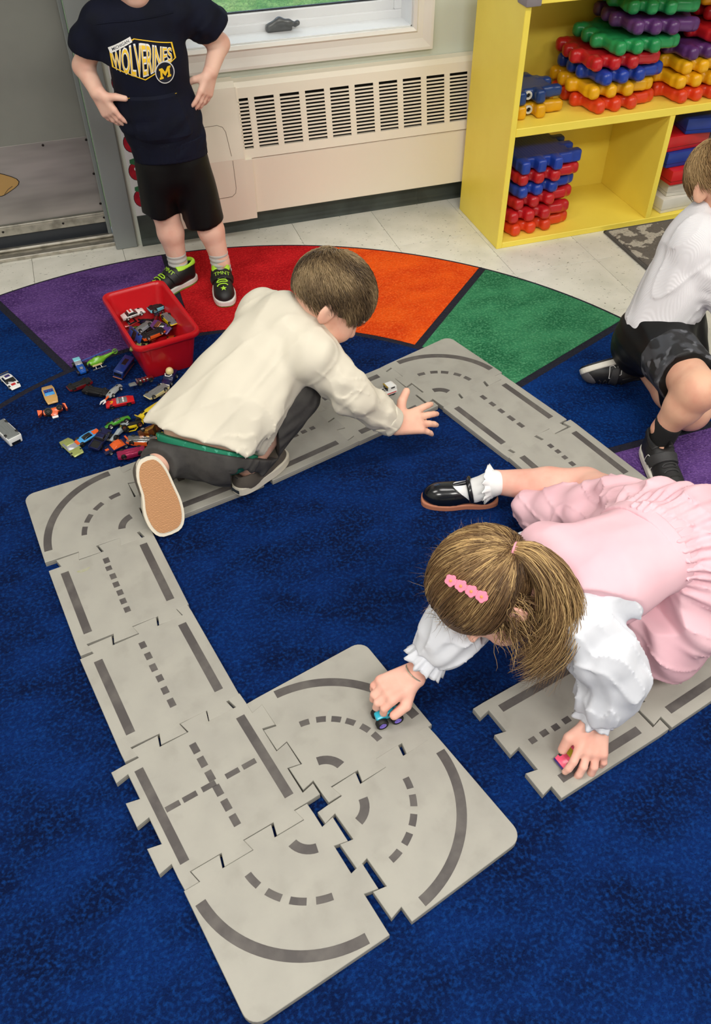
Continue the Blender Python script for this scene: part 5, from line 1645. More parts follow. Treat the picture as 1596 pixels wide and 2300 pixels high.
sw = S.mesh(OA, smooth_iter=1)
put('sweatshirt', sw, M_hood, pa)
W_ = Field((.10, 2.42, .36), (.45, 2.70, .52), 0.003)                              # ribbed waistband
W_.cone(V(.272, 2.560, .400), V(.266, 2.560, .488), .106, .1105, 0.0, flat=(nY, 1.36))
W_.cut(V(.27, 2.5, .482), (0.0, 0.06, 1), 0.002); W_.cut(V(.27, 2.5, .424), (0.0, -0.12, -1), 0.004)
W_.warp(lambda X, Y, Z: 0.0007 * np.sin(np.arctan2(Y - 2.56, (X - .274)) * 130))
put('waistband', W_.mesh(OA), M_hood, pa)
dirY = (0, -1, 0)
def flat2(poly, z0=0.0, z1=0.0006):
    return prism([(x, z) for x, z in poly], z0, z1)
O2 = (-OA[0], 0, -OA[2])
def onto(me, m, name, lift=0.001, warp2d=None, sub=0.008, parent=None):
    w = wrap_print(sw, me, (O2[0], -0.05, O2[2]), (1, 0, 0), (0, 0, 1), dirY, lift, warp2d, sub)
    return put(name, w, m, parent or pa)
pk = [(0.1700, 0.6165), (0.3045, 0.6162), (0.3117, 0.5986), (0.3267, 0.5524), (0.3400, 0.5057), (0.3330, 0.4975), (0.2455, 0.4880), (0.1780, 0.4960), (0.1720, 0.5183), (0.1690, 0.56)]
def pocket_me():
    NR_, NC_ = 16, 18
    rz = np.array([0.494, 0.4985, 0.506, 0.5524, 0.5986, 0.6165]); rx = np.array([0.318, 0.334, 0.3385, 0.3267, 0.3117, 0.3045])
    lz = np.array([0.494, 0.500, 0.52, 0.56, 0.6165]); lx = np.array([0.188, 0.176, 0.172, 0.169, 0.170])
    vs, fs = [], []
    for i in range(NR_):
        z = 0.494 + (0.6165 - 0.494) * i / (NR_ - 1)
        a, b = np.interp(z, lz, lx), np.interp(z, rz, rx)
        for j in range(NC_):
            edge = i in (0, NR_ - 1) or j in (0, NC_ - 1)
            t = j / (NC_ - 1)
            sag = -0.006 * math.sin(PI * t) if i == 0 else 0.0
            vs.append((a + (b - a) * t, z + sag, 0.0 if edge else 0.0048))
    for i in range(NR_ - 1):
        for j in range(NC_ - 1):
            p = i * NC_ + j
            fs.append((p, p + 1, p + 1 + NC_, p + NC_))
    return me_from(vs, fs)
onto(pocket_me(), M_hood, 'pouch_pocket', 0.0012, sub=0.5)
for q in ([(0.1710, 0.6150), (0.1765, 0.6153), (0.1765, 0.6163), (0.1710, 0.6160)], [(0.2985, 0.6146), (0.3035, 0.6146), (0.3035, 0.6156), (0.2985, 0.6156)]):
    onto(flat2(q), M_maize, 'pocket_stitch', 0.0082)
seam = [(0.1289, 0.7935), (0.1672, 0.7975), (0.2388, 0.8027), (0.3283, 0.8065)]
onto(flat2([(x, z) for x, z in seam] + [(x, z - 0.0022) for x, z in seam[::-1]], 0, 0.0012), M_hood, 'chest_seam', 0.0012, sub=0.02)
hexo = [(0.2137, 0.7596), (0.312, 0.739), (0.3163, 0.7014), (0.2247, 0.6595), (0.1468, 0.6925), (0.1478, 0.7302)]
hc = np.mean(hexo, 0)
hexi = [tuple(hc + (np.array(p) - hc) * 0.95) for p in hexo]
for i in range(6):
    j = (i + 1) % 6
    onto(flat2([hexo[i], hexo[j], hexi[j], hexi[i]]), M_maize, 'emblem_frame', 0.0012)
tx = [(0.1515, 0.7245), (0.168, 0.7309), (0.1865, 0.7371), (0.2082, 0.7440), (0.2286, 0.7445), (0.2482, 0.7408), (0.2677, 0.7358), (0.286, 0.7313), (0.3070, 0.7264)]
bt = [(0.1513, 0.6907), (0.1648, 0.6852), (0.1797, 0.6795), (0.2006, 0.6735), (0.2208, 0.6710), (0.2378, 0.6749), (0.2553, 0.6814), (0.2794, 0.6927), (0.3050, 0.6997)]
tx, bt = np.array(tx), np.array(bt)
def lettering(s, offset, warp, lift, m, name, fixed=None):
    cu = bpy.data.curves.new('lettering', 'FONT'); cu.body = s; cu.size = 1.0; cu.offset = offset; cu.align_x = 'LEFT'; cu.resolution_u = 3
    o = bpy.data.objects.new('lettering', cu); COL.objects.link(o)
    me = bpy.data.meshes.new_from_object(o.evaluated_get(bpy.context.evaluated_depsgraph_get()))
    bpy.data.objects.remove(o); bpy.data.curves.remove(cu)
    xs = [v.co.x for v in me.vertices]; ys = [v.co.y for v in me.vertices]
    box_ = fixed or (min(xs), max(xs), min(ys), max(ys))
    def w2(x, y):
        return warp((x - box_[0]) / (box_[1] - box_[0]), (y - box_[2]) / (box_[3] - box_[2]))
    onto(me, m, name, lift, w2, 0.25)
    return box_
def wolf(u, v):
    k = np.linspace(0, 1, len(tx))
    t = (np.interp(u, k, tx[:, 0]), np.interp(u, k, tx[:, 1])); b = (np.interp(u, k, bt[:, 0]), np.interp(u, k, bt[:, 1]))
    return b[0] + (t[0] - b[0]) * v, b[1] + (t[1] - b[1]) * v
fx = lettering('WOLVERINES', 0.0, wolf, 0.0024, M_maize, 'print_lettering')
lettering('WOLVERINES', 0.045, wolf, 0.0014, M_whitep, 'print_lettering_outline', fx)
bq = np.array([(0.1458, 0.737), (0.2054, 0.7643), (0.2083, 0.7522), (0.149, 0.7247)])
onto(flat2([tuple(p) for p in bq]), M_whitep, 'print_banner', 0.0026)
def ban(u, v):
    u = 0.13 + 0.76 * u; v = 0.24 + 0.52 * v
    t = bq[0] * (1 - u) + bq[1] * u; b = bq[3] * (1 - u) + bq[2] * u
    p = b + (t - b) * v
    return p[0], p[1]
lettering('MICHIGAN', 0.01, ban, 0.0036, M_navyp, 'print_lettering')
cc = np.array((0.2793, 0.6734)); crd = 0.0268
circ = [(cc[0] + crd * math.cos(a), cc[1] + crd * 1.05 * math.sin(a)) for a in [2 * PI * k / 40 for k in range(40)]]
onto(flat2(circ), M_whitep, 'emblem_ring', 0.0030); onto(flat2([tuple(cc + (np.array(p) - cc) * 0.90) for p in circ]), M_navyp, 'emblem_disc', 0.0038)
Mp = [(-9, -8), (-9, -5), (-7.5, -5), (-7.5, 5), (-9, 5), (-9, 8), (-4, 8), (0, 1.5), (4, 8), (9, 8), (9, 5), (7.5, 5), (7.5, -5), (9, -5), (9, -8), (3, -8), (3, -5), (4.4, -5), (4.4, 1.5), (0, -5), (-4.4, 1.5), (-4.4, -5), (-3, -5), (-3, -8)]
onto(flat2([(cc[0] + 0.0018 * x * 1.0 + 0.0001 * y, cc[1] + 0.0017 * y + 0.0002 * x) for x, y in Mp]), M_maize, 'emblem_letter', 0.0046)
# collar trim and sleeve trim in maize
tr = lathe([(0.036, 0.0), (0.039, 0.0), (0.039, 0.006), (0.036, 0.006), (0.036, 0.0)], 26)
put('collar_trim', me_from([tuple(v.co) for v in tr.vertices], [tuple(p.vertices) for p in tr.polygons if len(p.vertices) == 4]), M_maize, pa, Vector((.239, 2.548, .846)) - Vector(OA), (math.radians(20), 0, 0))
# shorts
T = Field((.10, 2.42, .14), (.48, 2.70, .50), 0.0034)
T.cone(V(.268, 2.562, .45), V(.270, 2.562, .38), .094, .094, 0.0, flat=(nY, 1.3))
T.chain([V(.222, 2.562, .40), V(.212, 2.558, .24)], [.059, .055], 0.02); T.chain([V(.318, 2.556, .40), V(.340, 2.540, .22)], [.061, .060], 0.02)
T.cut(V(.213, 2.558, .258), (-0.05, 0, -1), 0.003, ((0, 2.3, .1), (.268, 2.8, .32))); T.cut(V(.337, 2.54, .212), (0.12, 0, -1), 0.003, ((.268, 2.3, .1), (.5, 2.8, .30)))
T.warp(ripple((0.1, 0, 1), 0.055, 0.0045, 41))
put('shorts', T.mesh(OA, smooth_iter=1), M_short, pa)
# socks
M_sock = mat('sock_grey', (196, 194, 190), 0.9, bump=(500, 0.3, 0.0008))
for a, b in ((A_['rkn'], A_['ran']), (A_['lkn'], A_['lan'])):
    so = Field(tuple(b - V(.06, .06, .06)), tuple(b + V(.06, .06, .08)), 0.0026)
    so.cone(lerp(a, b, .78), b + V(0, 0, -.03), .0310, .0300, 0.0); so.cut(lerp(a, b, .80), a - b, 0.002)
    so.warp(lambda X, Y, Z: 0.0012 * np.sin(Z * 420))
    put('sock', so.mesh(OA, smooth_iter=1), M_sock, pa)
# trainers
M_blk = mat('shoe_black', (20, 20, 22), 0.5, bump=(400, 0.1, 0.0006)); M_lime = mat('shoe_lime', (176, 226, 58), 0.5); M_mid = mat('midsole_white', (226, 224, 218), 0.5); M_out = mat('outsole_green', (112, 160, 60), 0.5); M_gry = mat('shoe_grey_mesh', (86, 84, 88), 0.7, bump=(500, 0.4, 0.0008))
def trainer(root, o, heel, toe, up, L, W, upper, mid, out, strapm, lining, lace, text=None, star=None, nlogo=None, laces=True, toecap=None):
    m = shoe_frame(heel, toe, up)
    ol = foot_outline(L, W)
    def base(f, g=0.0):
        f.ell((L * 0.74, 0.002, 0.020), (L * 0.245 + g, W * 0.42 + g, 0.034 + g), None, 0.0)
        f.cone((L * 0.58, 0.001, 0.034), (L * 0.34, 0, 0.048), W * 0.34 + g, W * 0.36 + g, 0.02)
        f.cone((L * 0.40, 0, 0.030), (L * 0.17, 0, 0.032), W * 0.37 + g, W * 0.34 + g, 0.02)
        f.cone((L * 0.36, 0, 0.05), (L * 0.12, 0, 0.066), W * 0.33 + g, W * 0.26 + g, 0.02)
    uf = Field((-0.02, -0.055, 0.0), (L + 0.02, 0.055, 0.12), 0.0026)
    base(uf); uf.cut((0, 0, 0.012), (0, 0, -1)); uf.cut((L * 0.2, 0, 0.074), (0.0, 0, 1), 0.004)
    uf.ell((L * 0.25, 0, 0.088), (L * 0.20, W * 0.29, 0.044), None, 0.004, 'sub')
    ume = uf.mesh(smooth_iter=1)
    shoe = put('shoe', ume, upper, root, Vector(heel) - Vector(o), m)
    put('midsole', prism([(x, y) for x, y in ol], 0.005, 0.021, 0.004, seg=2), mid, shoe)
    put('outsole', prism([(x * 0.97 + L * 0.012, y * 0.97) for x, y in ol], 0.0, 0.0055), out, shoe)
    lf = Field((-0.02, -0.055, 0.03), (L, 0.055, 0.12), 0.0024)
    base(lf, 0.0018); lf.cut((0, 0, 0.064), (0, 0, -1)); lf.cut((L * 0.2, 0, 0.0775), (0, 0, 1), 0.003); lf.cut((L * 0.42, 0, 0), (1, 0, 0)); lf.ell((L * 0.25, 0, 0.088), (L * 0.195, W * 0.27, 0.05), None, 0.003, 'sub')
    put('collar_lining', lf.mesh(smooth_iter=1), lining, shoe)
    sf_ = Field((L * 0.3, -0.055, 0.02), (L * 0.75, 0.055, 0.12), 0.0024)
    base(sf_, 0.0042); sf_.cut((L * 0.44, 0, 0.05), (-1, 0, 0.45), 0.002); sf_.cut((L * 0.585, 0, 0.05), (1, 0, -0.45), 0.002); sf_.cut((0, 0, 0.030), (0, 0, -1), 0.002)
    sme = sf_.mesh(smooth_iter=1)
    strap = put('strap', sme, strapm, shoe)
    if text:
        wrap_cache.pop(sme.name, None)
        tm = text_mesh(text, 0.019, 0.0, sx=0.95)
        t2 = wrap_print(sme, tm, (L * 0.515, 0.002, 0.062), (0, 1, 0), (-0.85, 0, 0.4), (0.45, 0, 0.89), 0.0008, None, 0.01)
        put('strap_lettering', t2, lace, strap)
    if laces:
        for i, fx_ in enumerate((0.60, 0.645, 0.69, 0.735)):
            pts = [p for p in on_surface(ume, [((L * fx_ + 0.004 * (1 if (k + i) % 2 else -1) * (1 if k in (0, 6) else 0), W * (-0.21 + 0.07 * k), 0.15), (0, 0, -1)) for k in range(7)], 0.0012) if p is not None]
            if len(pts) > 2:
                put('lace', tube(pts, 0.0019, 6), lace, shoe)
    if star:
        sp = []
        for k in range(10):
            rr_ = 0.0105 if k % 2 == 0 else 0.0046
            sp.append((rr_ * math.sin(2 * PI * k / 10), rr_ * math.cos(2 * PI * k / 10)))
        st_ = wrap_print(ume, prism(sp, 0, 0.0004), (L * 0.83, 0.002, 0.045), (0, -1, 0), (-1, 0, 0), (0.25, 0, 1), 0.0008, None, 0.01)
        put('toe_star', st_, star, shoe)
    if toecap:
        tf = Field((L * 0.6, -0.055, 0.0), (L + 0.02, 0.055, 0.09), 0.0026)
        base(tf, 0.002); tf.cut((L * 0.90, 0, 0.02), (-1, 0, -0.5), 0.002); tf.cut((0, 0, 0.012), (0, 0, -1))
        put('toe_cap', tf.mesh(smooth_iter=1), toecap, shoe)
    if nlogo:
        for sd in (-1, 1):
            prm = [(0.0, 0.0), (0.008, 0.030), (0.016, 0.030), (0.021, 0.014), (0.026, 0.030), (0.034, 0.030), (0.026, 0.0), (0.018, 0.0), (0.013, 0.016), (0.008, 0.0), (0.0, 0.0)]
            pp = []
            for a in range(len(prm) - 1):
                for k in range(4):
                    t = k / 4
                    pp.append((prm[a][0] * (1 - t) + prm[a + 1][0] * t, prm[a][1] * (1 - t) + prm[a + 1][1] * t))
            pp.append(prm[-1])
            pts = on_surface(ume, [((L * 0.36 + x * 1.25, sd * 0.12, 0.022 + z), (0, -sd, 0)) for x, z in pp], 0.0008)
            pts = [p for p in pts if p is not None]
            if len(pts) > 8:
                put('side_logo', tube(pts, 0.00085, 5), nlogo, shoe)
    return shoe
trainer(pa, OA, (.372, 2.552, .0122), (.343, 2.360, .0122), (0, 0, 1), 0.196, 0.078, M_blk, M_mid, M_out, M_blk, M_lime, M_lime, 'TMNT', M_lime, laces=True)
trainer(pa, OA, (.292, 2.566, .0122), (.118, 2.488, .0122), (0, 0, 1), 0.190, 0.078, M_blk, M_mid, M_out, M_blk, M_lime, M_lime, 'TMNT', M_lime, laces=True)
# ================================================================== kneeling boy in a cream shirt (seen from behind)
M_skinB = skin_mat('warm', (240, 192, 168), (234, 172, 150))
M_cream = mat('cream_jersey', (224, 217, 200), 0.85, bump=(700, 0.10, 0.0006), spec=0.2)
M_charcoal = mat('charcoal_denim', (78, 76, 74), 0.8, var=((62, 60, 60), 30, 0.4, 0.7, 4), bump=(600, 0.2, 0.0008), spec=0.2)
OB = V(0.17, 1.58, 0.026)
pb = empty('person', tuple(OB), label='kneeling boy in a cream long-sleeved shirt and grey trousers reaching out to the right', cat='person', group='children in the classroom')
B = dict(pel=V(.155, 1.585, .158), wai=V(.228, 1.605, .236), che=V(.322, 1.640, .312), sho=V(.385, 1.650, .362), nek=V(.424, 1.650, .396), hed=V(.488, 1.642, .436),
         rsh=V(.405, 1.562, .348), rel=V(.492, 1.520, .240), rwr=V(.600, 1.526, .118), lsh=V(.335, 1.738, .360), lel=V(.335, 1.810, .220), lwr=V(.290, 1.770, .130),
         rhi=V(.196, 1.545, .150), rkn=V(.364, 1.592, .222), ran=V(.228, 1.535, .085), lhi=V(.112, 1.630, .150), lkn=V(.200, 1.760, .074), lan=V(.022, 1.535, .140))
fB = unit((0.69, -0.22, -0.66)); uB = unit((0.64, -0.04, 0.72))
F = Field((-0.06, 1.36, 0.01), (0.80, 1.88, 0.58), 0.0032)
latS = unit(B['rsh'] - B['lsh'])
nT = np.cross(unit(B['sho'] - B['wai']), latS)
for a, b, ra, rb in (('pel', 'wai', .076, .076), ('wai', 'che', .080, .088), ('che', 'sho', .088, .070)):
    F.cone(B[a], B[b], ra, rb, 0.02, flat=(nT, 1.25))
F.chain([B['lsh'], B['sho'], B['rsh']], [.036, .055, .036], 0.03)
F.chain([B['rsh'], B['rel'], B['rwr']], [.034, .027, .0195], 0.012)
F.chain([B['lsh'], B['lel'], B['lwr']], [.034, .027, .0195], 0.012)
add_hand(F, B['lwr'], (-0.5, -0.6, -0.4), (0.2, 0.5, 0.7), (-0.6, 0.6, 0), 1.0)
tipsB, bkB = add_hand(F, B['rwr'], (0.96, 0.04, -0.10), (-0.10, -0.55, 0.83), (0.1, 1.0, 0.6), 1.26, curl=((4, 10, 12), (6, 12, 12), (10, 16, 14), (16, 20, 14)), spread=(16, 6, -4, -14), th=((0.35, 0.98, 0.10), (0.62, 0.80, 0.05)))
F.chain([B['rhi'], B['rkn'], B['ran']], [.058, .042, .030], 0.015)
F.chain([B['lhi'], B['lkn'], B['lan']], [.058, .042, .030], 0.015)
F.cone(B['ran'], (.236, 1.538, .062), .026, .024, 0.01); F.cone((.236, 1.538, .062), (.29, 1.572, .046), .022, .016, 0.01)
F.cone(B['lan'], (.022, 1.535, .12), .024, .018, 0.01); F.cone((.022, 1.535, .12), (.022, 1.500, .08), .018, .012, 0.01)
AB, RB = add_head(F, B['hed'], fB, uB, 1.03, B['nek'], .036)
put('body', F.mesh(OB), M_skinB, pb)
add_eyes(pb, OB, AB, RB)
# hair
M_hairB = hair_mat('hair_brown_ash', (78, 62, 46), (122, 100, 72), (164, 140, 104))
M_capB = mat('scalp_hair_brown', (84, 66, 48), 0.7, var=((64, 48, 36), 60, 0.4, 0.7))
hF = Field(tuple(B['hed'] - 0.14), tuple(B['hed'] + 0.14), 0.003)
hF.ell(AB(-0.008, 0, 0.010), V(0.092, 0.076, 0.081) * 1.03, RB, 0.0)
hF.cut(AB(0.060, 0, 0.0), RB @ V(0.80, 0, -0.60), 0.01)
hF.cut(AB(0.0, 0, -0.026), RB @ V(0.30, 0, -0.95), 0.01)
for sd in (-1, 1):
    hF.ell(AB(-0.002, sd * 0.085, -0.030), V(0.026, 0.022, 0.036) * 1.03, RB, 0.006, 'sub')
put('hair_cap', hF.mesh(OB), M_capB, pb)
def maskB(x, y, z):
    return (z > -0.46 + 0.62 * np.clip(x, 0, 1)) & (x < 0.86) & ~((np.abs(y) > 0.60) & (z < -0.05) & (x > -0.34) & (x < 0.35))
wh = unit((-0.50, 0.25, 0.83))
def flowB(e):
    d = e - wh
    sw = np.cross(np.tile(wh, (len(e), 1)), e)
    return d + 0.55 * sw + np.array((0.25, 0, -0.25)) * (e[:, :1] > 0)
short_hair(pb, OB, AB, RB, 1.03, M_capB, M_hairB, maskB, flowB, n=9000, length=0.034, cap_pad=0.006, lift=0.008, seed=5, rad=0.0008)
# shirt
S = Field((-0.06, 1.38, 0.06), (0.68, 1.88, 0.48), 0.0034)
latH = unit((0.76, -0.65, 0.02))
nH = np.cross(unit(B['wai'] - B['pel']), latH)
hemc = V(.150, 1.560, .182)
S.cone(hemc + V(-.030, -.006, -.034), B['wai'] + V(.000, -.004, .004), .142, .124, 0.0, flat=(nH, 1.42))
S.cone(B['wai'] + V(.004, -.006, .006), B['che'], .122, .112, 0.03, flat=(nT, 1.28))
S.cone(B['che'], B['sho'] - V(.02, 0, .012), .112, .092, 0.03, flat=(nT, 1.30))
S.chain([B['lsh'], B['sho'], B['rsh']], [.050, .068, .052], 0.03)
S.cone(B['sho'], B['nek'], .062, .046, 0.02)
S.chain([B['rsh'], B['rel'], lerp(B['rel'], B['rwr'], .92)], [.056, .046, .036], 0.022)
S.chain([B['lsh'], B['lel'], lerp(B['lel'], B['lwr'], .92)], [.052, .044, .034], 0.022)
S.cut(lerp(B['rel'], B['rwr'], .90), B['rwr'] - B['rel'], 0.003, ((.53, 1.40, .05), (.70, 1.62, .24)))
S.cut(lerp(B['lel'], B['lwr'], .88), B['lwr'] - B['lel'], 0.003, ((.18, 1.70, .06), (.33, 1.86, .19)))
S.cut(B['nek'] + V(.012, 0, .012), (0.62, 0.05, 0.78), 0.004, ((.36, 1.55, .32), (.55, 1.75, .50)))
hemn = unit((-0.44, -0.46, -0.76))
hemp = V(.146, 1.535, .182)
S.cut(hemp, hemn, 0.006)
S.warp(ripple((0.75, 0.2, 0.6), 0.085, 0.0062, 11))
S.warp(ripple((0.5, 0.5, 0.5), 0.05, 0.0040, 12, lo=(.34, 1.44, .1), hi=(.70, 1.62, .40)))
S.warp(ripple((0.85, 0.1, -0.5), 0.032, 0.0034, 13, lo=(.42, 1.44, .1), hi=(.70, 1.60, .32)))
S.warp(ripple((0.3, 0.2, 0.9), 0.045, 0.0065, 14, lo=(.20, 1.42, .12), hi=(.36, 1.56, .30)))
S.warp(creases((0.6, -0.1, 0.6), 0.12, 0.0030, 15)); S.warp(creases((0.55, 0.25, -0.55), 0.06, 0.0036, 16, (.40, 1.42, .08), (.70, 1.62, .36)))
S.warp(creases((0.15, 0.1, 1.0), 0.055, 0.0050, 17, (.18, 1.40, .12), (.34, 1.56, .26)))
put('shirt', S.mesh(OB, smooth_iter=2), M_cream, pb)
cf = Field((.50, 1.44, .05), (.68, 1.62, .25), 0.0028)
dW = unit(B['rwr'] - B['rel'])
cf.cone(lerp(B['rel'], B['rwr'], .70), lerp(B['rel'], B['rwr'], .93), .0405, .0375, 0.0)
cf.cut(lerp(B['rel'], B['rwr'], .72), -dW, 0.002); cf.cut(lerp(B['rel'], B['rwr'], .925), dW, 0.003)
put('shirt_cuff', cf.mesh(OB, smooth_iter=1), M_cream, pb)
# trousers
T = Field((-0.06, 1.36, 0.01), (0.50, 1.86, 0.32), 0.0034)
pel = B['pel']
T.cone(pel + latH * 0.045, pel - latH * 0.045, .090, .090, 0.02)
T.cone(pel + V(-.02, -.02, -.03) + latH * 0.05, pel + V(-.02, -.02, -.03) - latH * 0.05, .072, .072, 0.03)
T.chain([B['rhi'], B['rkn'], lerp(B['rkn'], B['ran'], .96)], [.076, .058, .048], 0.03)
T.chain([B['lhi'], B['lkn'], lerp(B['lkn'], B['lan'], 1.0)], [.076, .056, .048], 0.03)
T.cut(hemp + hemn * 0.024, -hemn - latH * 0.10, 0.005, ((-.1, 1.30, .06), (.30, 1.80, .4)))
T.cut(lerp(B['rkn'], B['ran'], .99), B['ran'] - B['rkn'], 0.003, ((.18, 1.46, .04), (.31, 1.60, .14)))
T.cut(lerp(B['lkn'], B['lan'], 1.0), B['lan'] - B['lkn'], 0.003, ((-.06, 1.44, .05), (.11, 1.64, .22)))
T.warp(ripple((0.2, 0.3, 0.9), 0.040, 0.0038, 21, lo=(.02, 1.3, .0), hi=(.6, 1.9, .115)))
T.warp(ripple((0.9, 0.2, 0.2), 0.028, 0.0026, 22, lo=(.28, 1.48, .02), hi=(.46, 1.68, .3)))
T.warp(creases((0.5, 0.2, 0.4), 0.06, 0.004, 23, (.2, 1.4, .02), (.5, 1.7, .3)))
put('trousers', T.mesh(OB, smooth_iter=2), M_charcoal, pb)
U = Field((0.0, 1.40, 0.08), (0.32, 1.72, 0.30), 0.003)
U.cone(pel + latH * 0.043, pel - latH * 0.043, .0875, .0875, 0.0)
U.cone(pel, B['wai'], .0875, .082, 0.01, flat=(nT, 1.12))
U.cut(hemp + hemn * 0.012, -hemn - latH * 0.06, 0.003)
put('underwear', U.mesh(OB, smooth_iter=1), mat('underwear_green', (36, 142, 108), 0.7, var=((90, 190, 160), 70, 0.62, 0.66)), pb)
# shoes: canvas slip-ons with white sidewall and tan gum sole
M_gum = mat('gum_sole', (198, 146, 102), 0.7, bump=(120, 0.3, 0.001))
nt = M_gum.node_tree
wv = nt.nodes.new('ShaderNodeTexWave'); wv.inputs['Scale'].default_value = 95; wv.inputs['Distortion'].default_value = 2.2; wv.inputs['Detail'].default_value = 0; wv.inputs['Detail Scale'].default_value = 2.0
tcn = nt.nodes.new('ShaderNodeTexCoord'); nt.links.new(tcn.outputs['Object'], wv.inputs['Vector'])
bn_ = nt.nodes.new('ShaderNodeBump'); bn_.inputs['Strength'].default_value = 0.6; bn_.inputs['Distance'].default_value = 0.0015
nt.links.new(wv.outputs['Fac'], bn_.inputs['Height']); nt.links.new(bn_.outputs[0], nt.nodes['Principled BSDF'].inputs['Normal'])
M_rubberw = mat('rubber_white', (226, 218, 200), 0.5)
M_canvas = mat('canvas_grey', (92, 84, 76), 0.75, bump=(500, 0.2, 0.0006))
def slip_on(root, o, heel, toe, up, L=0.172, W=0.066):
    m = shoe_frame(heel, toe, up)
    ro = put('shoe', None, None, root) if False else None
    out = foot_outline(L, W)
    up_f = Field((-0.02, -0.05, -0.005), (L + 0.02, 0.05, 0.10), 0.0028)
    up_f.ell((L * 0.72, 0.002, 0.016), (L * 0.27, W * 0.42, 0.034), None, 0.0)
    up_f.ell((L * 0.30, 0, 0.020), (L * 0.27, W * 0.35, 0.046), None, 0.03)
    up_f.cone((L * 0.2, 0, 0.03), (L * 0.52, 0, 0.03), W * 0.33, W * 0.36, 0.02)
    up_f.cut((0, 0, 0.008), (0, 0, -1), 0)
    up_f.cut((L * 0.30, 0, 0.062), (-0.12, 0, 1), 0.004)
    up_f.ell((L * 0.30, 0, 0.075), (L * 0.26, W * 0.30, 0.050), None, 0.004, 'sub')
    shoe = put('shoe', up_f.mesh(smooth_iter=1), M_canvas, root, Vector(heel) - Vector(o), m)
    put('sidewall', prism(out, 0.002, 0.024, 0.003, seg=2), M_rubberw, shoe)
    put('gum_outsole', prism([(x * 0.91 + L * 0.045, y * 0.86) for x, y in out], 0.0, 0.004, 0.0), M_gum, shoe)
    put('heel_label', box(0.0022, 0.024, 0.009, c=(0.0004, 0, 0.012)), mat('heel_label_navy', (28, 40, 52), 0.5), shoe)
    put('heel_strip', box(0.003, 0.008, 0.024, c=(0.0105, 0, 0.036)), mat('canvas_strip', (40, 44, 52), 0.6), shoe)
    return shoe
slip_on(pb, OB, (.000, 1.514, .188), (.020, 1.426, .027), (-.16, .87, -.47), 0.190, 0.097)
slip_on(pb, OB, (.186, 1.502, .0272), (.318, 1.590, .0272), (0, 0, 1), 0.180, 0.080)
# ================================================================== crouching boy in a white ribbed top at the right edge
M_skinD = skin_mat('tan', (232, 182, 154), (222, 162, 138))
M_rib = mat('white_rib_knit', (226, 224, 228), 0.85, spec=0.2)
nt = M_rib.node_tree
wv = nt.nodes.new('ShaderNodeTexWave'); wv.bands_direction = 'X'; wv.inputs['Scale'].default_value = 110; wv.inputs['Distortion'].default_value = 0.3
mp_ = nt.nodes.new('ShaderNodeMapping'); mp_.inputs['Rotation'].default_value = (0, math.radians(-14), math.radians(-30))
tcn = nt.nodes.new('ShaderNodeTexCoord'); nt.links.new(tcn.outputs['Object'], mp_.inputs[0]); nt.links.new(mp_.outputs[0], wv.inputs['Vector'])
bn_ = nt.nodes.new('ShaderNodeBump'); bn_.inputs['Strength'].default_value = 0.22; bn_.inputs['Distance'].default_value = 0.002
nt.links.new(wv.outputs['Fac'], bn_.inputs['Height']); nt.links.new(bn_.outputs[0], nt.nodes['Principled BSDF'].inputs['Normal'])
M_blks = mat('black_sport_cloth', (8, 8, 9), 0.55, spec=0.3)
M_camo = mat('camo_panel', (58, 60, 66), 0.6, var=((20, 20, 24), 26, 0.46, 0.54, 1), var2=((96, 98, 104), 38, 0.62, 0.68, 1))
OD = V(1.36, 1.50, 0.012)
pd = empty('person', tuple(OD), label='crouching boy in a white ribbed top and black shorts at the right picture edge', cat='person', group='children in the classroom')
D_ = dict(hip=V(1.368, 1.590, .195), wai=V(1.398, 1.602, .300), che=V(1.432, 1.618, .400), nek=V(1.464, 1.634, .478), hed=V(1.490, 1.648, .556),
          rsh=V(1.398, 1.578, .418), rel=V(1.462, 1.490, .322), rwr=V(1.550, 1.420, .262), lsh=V(1.520, 1.662, .424), lel=V(1.610, 1.600, .320), lwr=V(1.640, 1.490, .260),
          rhi=V(1.335, 1.550, .190), rkn=V(1.272, 1.292, .228), ran=V(1.238, 1.326, .092), lhi=V(1.415, 1.600, .185), lkn=V(1.362, 1.385, .076), lan=V(1.366, 1.610, .068))
F = Field((1.18, 1.16, 0.01), (1.72, 1.80, 0.72), 0.0036)
latD = unit(D_['lsh'] - D_['rsh']); nD = np.cross(unit(D_['che'] - D_['hip']), latD)
F.chain([D_['hip'], D_['wai'], D_['che']], [.088, .082, .088], 0.02, flat=(nD, 1.3))
F.chain([D_['rsh'], lerp(D_['rsh'], D_['lsh'], .5), D_['lsh']], [.036, .052, .036], 0.03)
F.chain([D_['rsh'], D_['rel'], D_['rwr']], [.034, .028, .020], 0.012); F.chain([D_['lsh'], D_['lel'], D_['lwr']], [.034, .028, .020], 0.012)
add_hand(F, D_['rwr'], (0.8, -0.5, -0.3), (0.1, -0.4, 0.9), (0.5, 0.8, 0), 1.1); add_hand(F, D_['lwr'], (0.1, -0.9, -0.3), (0.2, -0.3, 0.9), (-0.9, 0, 0), 1.1)
F.chain([D_['rhi'], D_['rkn'], lerp(D_['rkn'], D_['ran'], .4), D_['ran']], [.060, .049, .044, .028], 0.014)
F.chain([D_['lhi'], D_['lkn'], lerp(D_['lkn'], D_['lan'], .4), D_['lan']], [.060, .050, .046, .028], 0.014)
F.cone(D_['ran'], (1.236, 1.320, .05), .027, .022, 0.01); F.cone((1.236, 1.320, .05), (1.208, 1.225, .04), .022, .014, 0.01)
F.cone(D_['lan'], (1.335, 1.625, .062), .025, .018, 0.01)
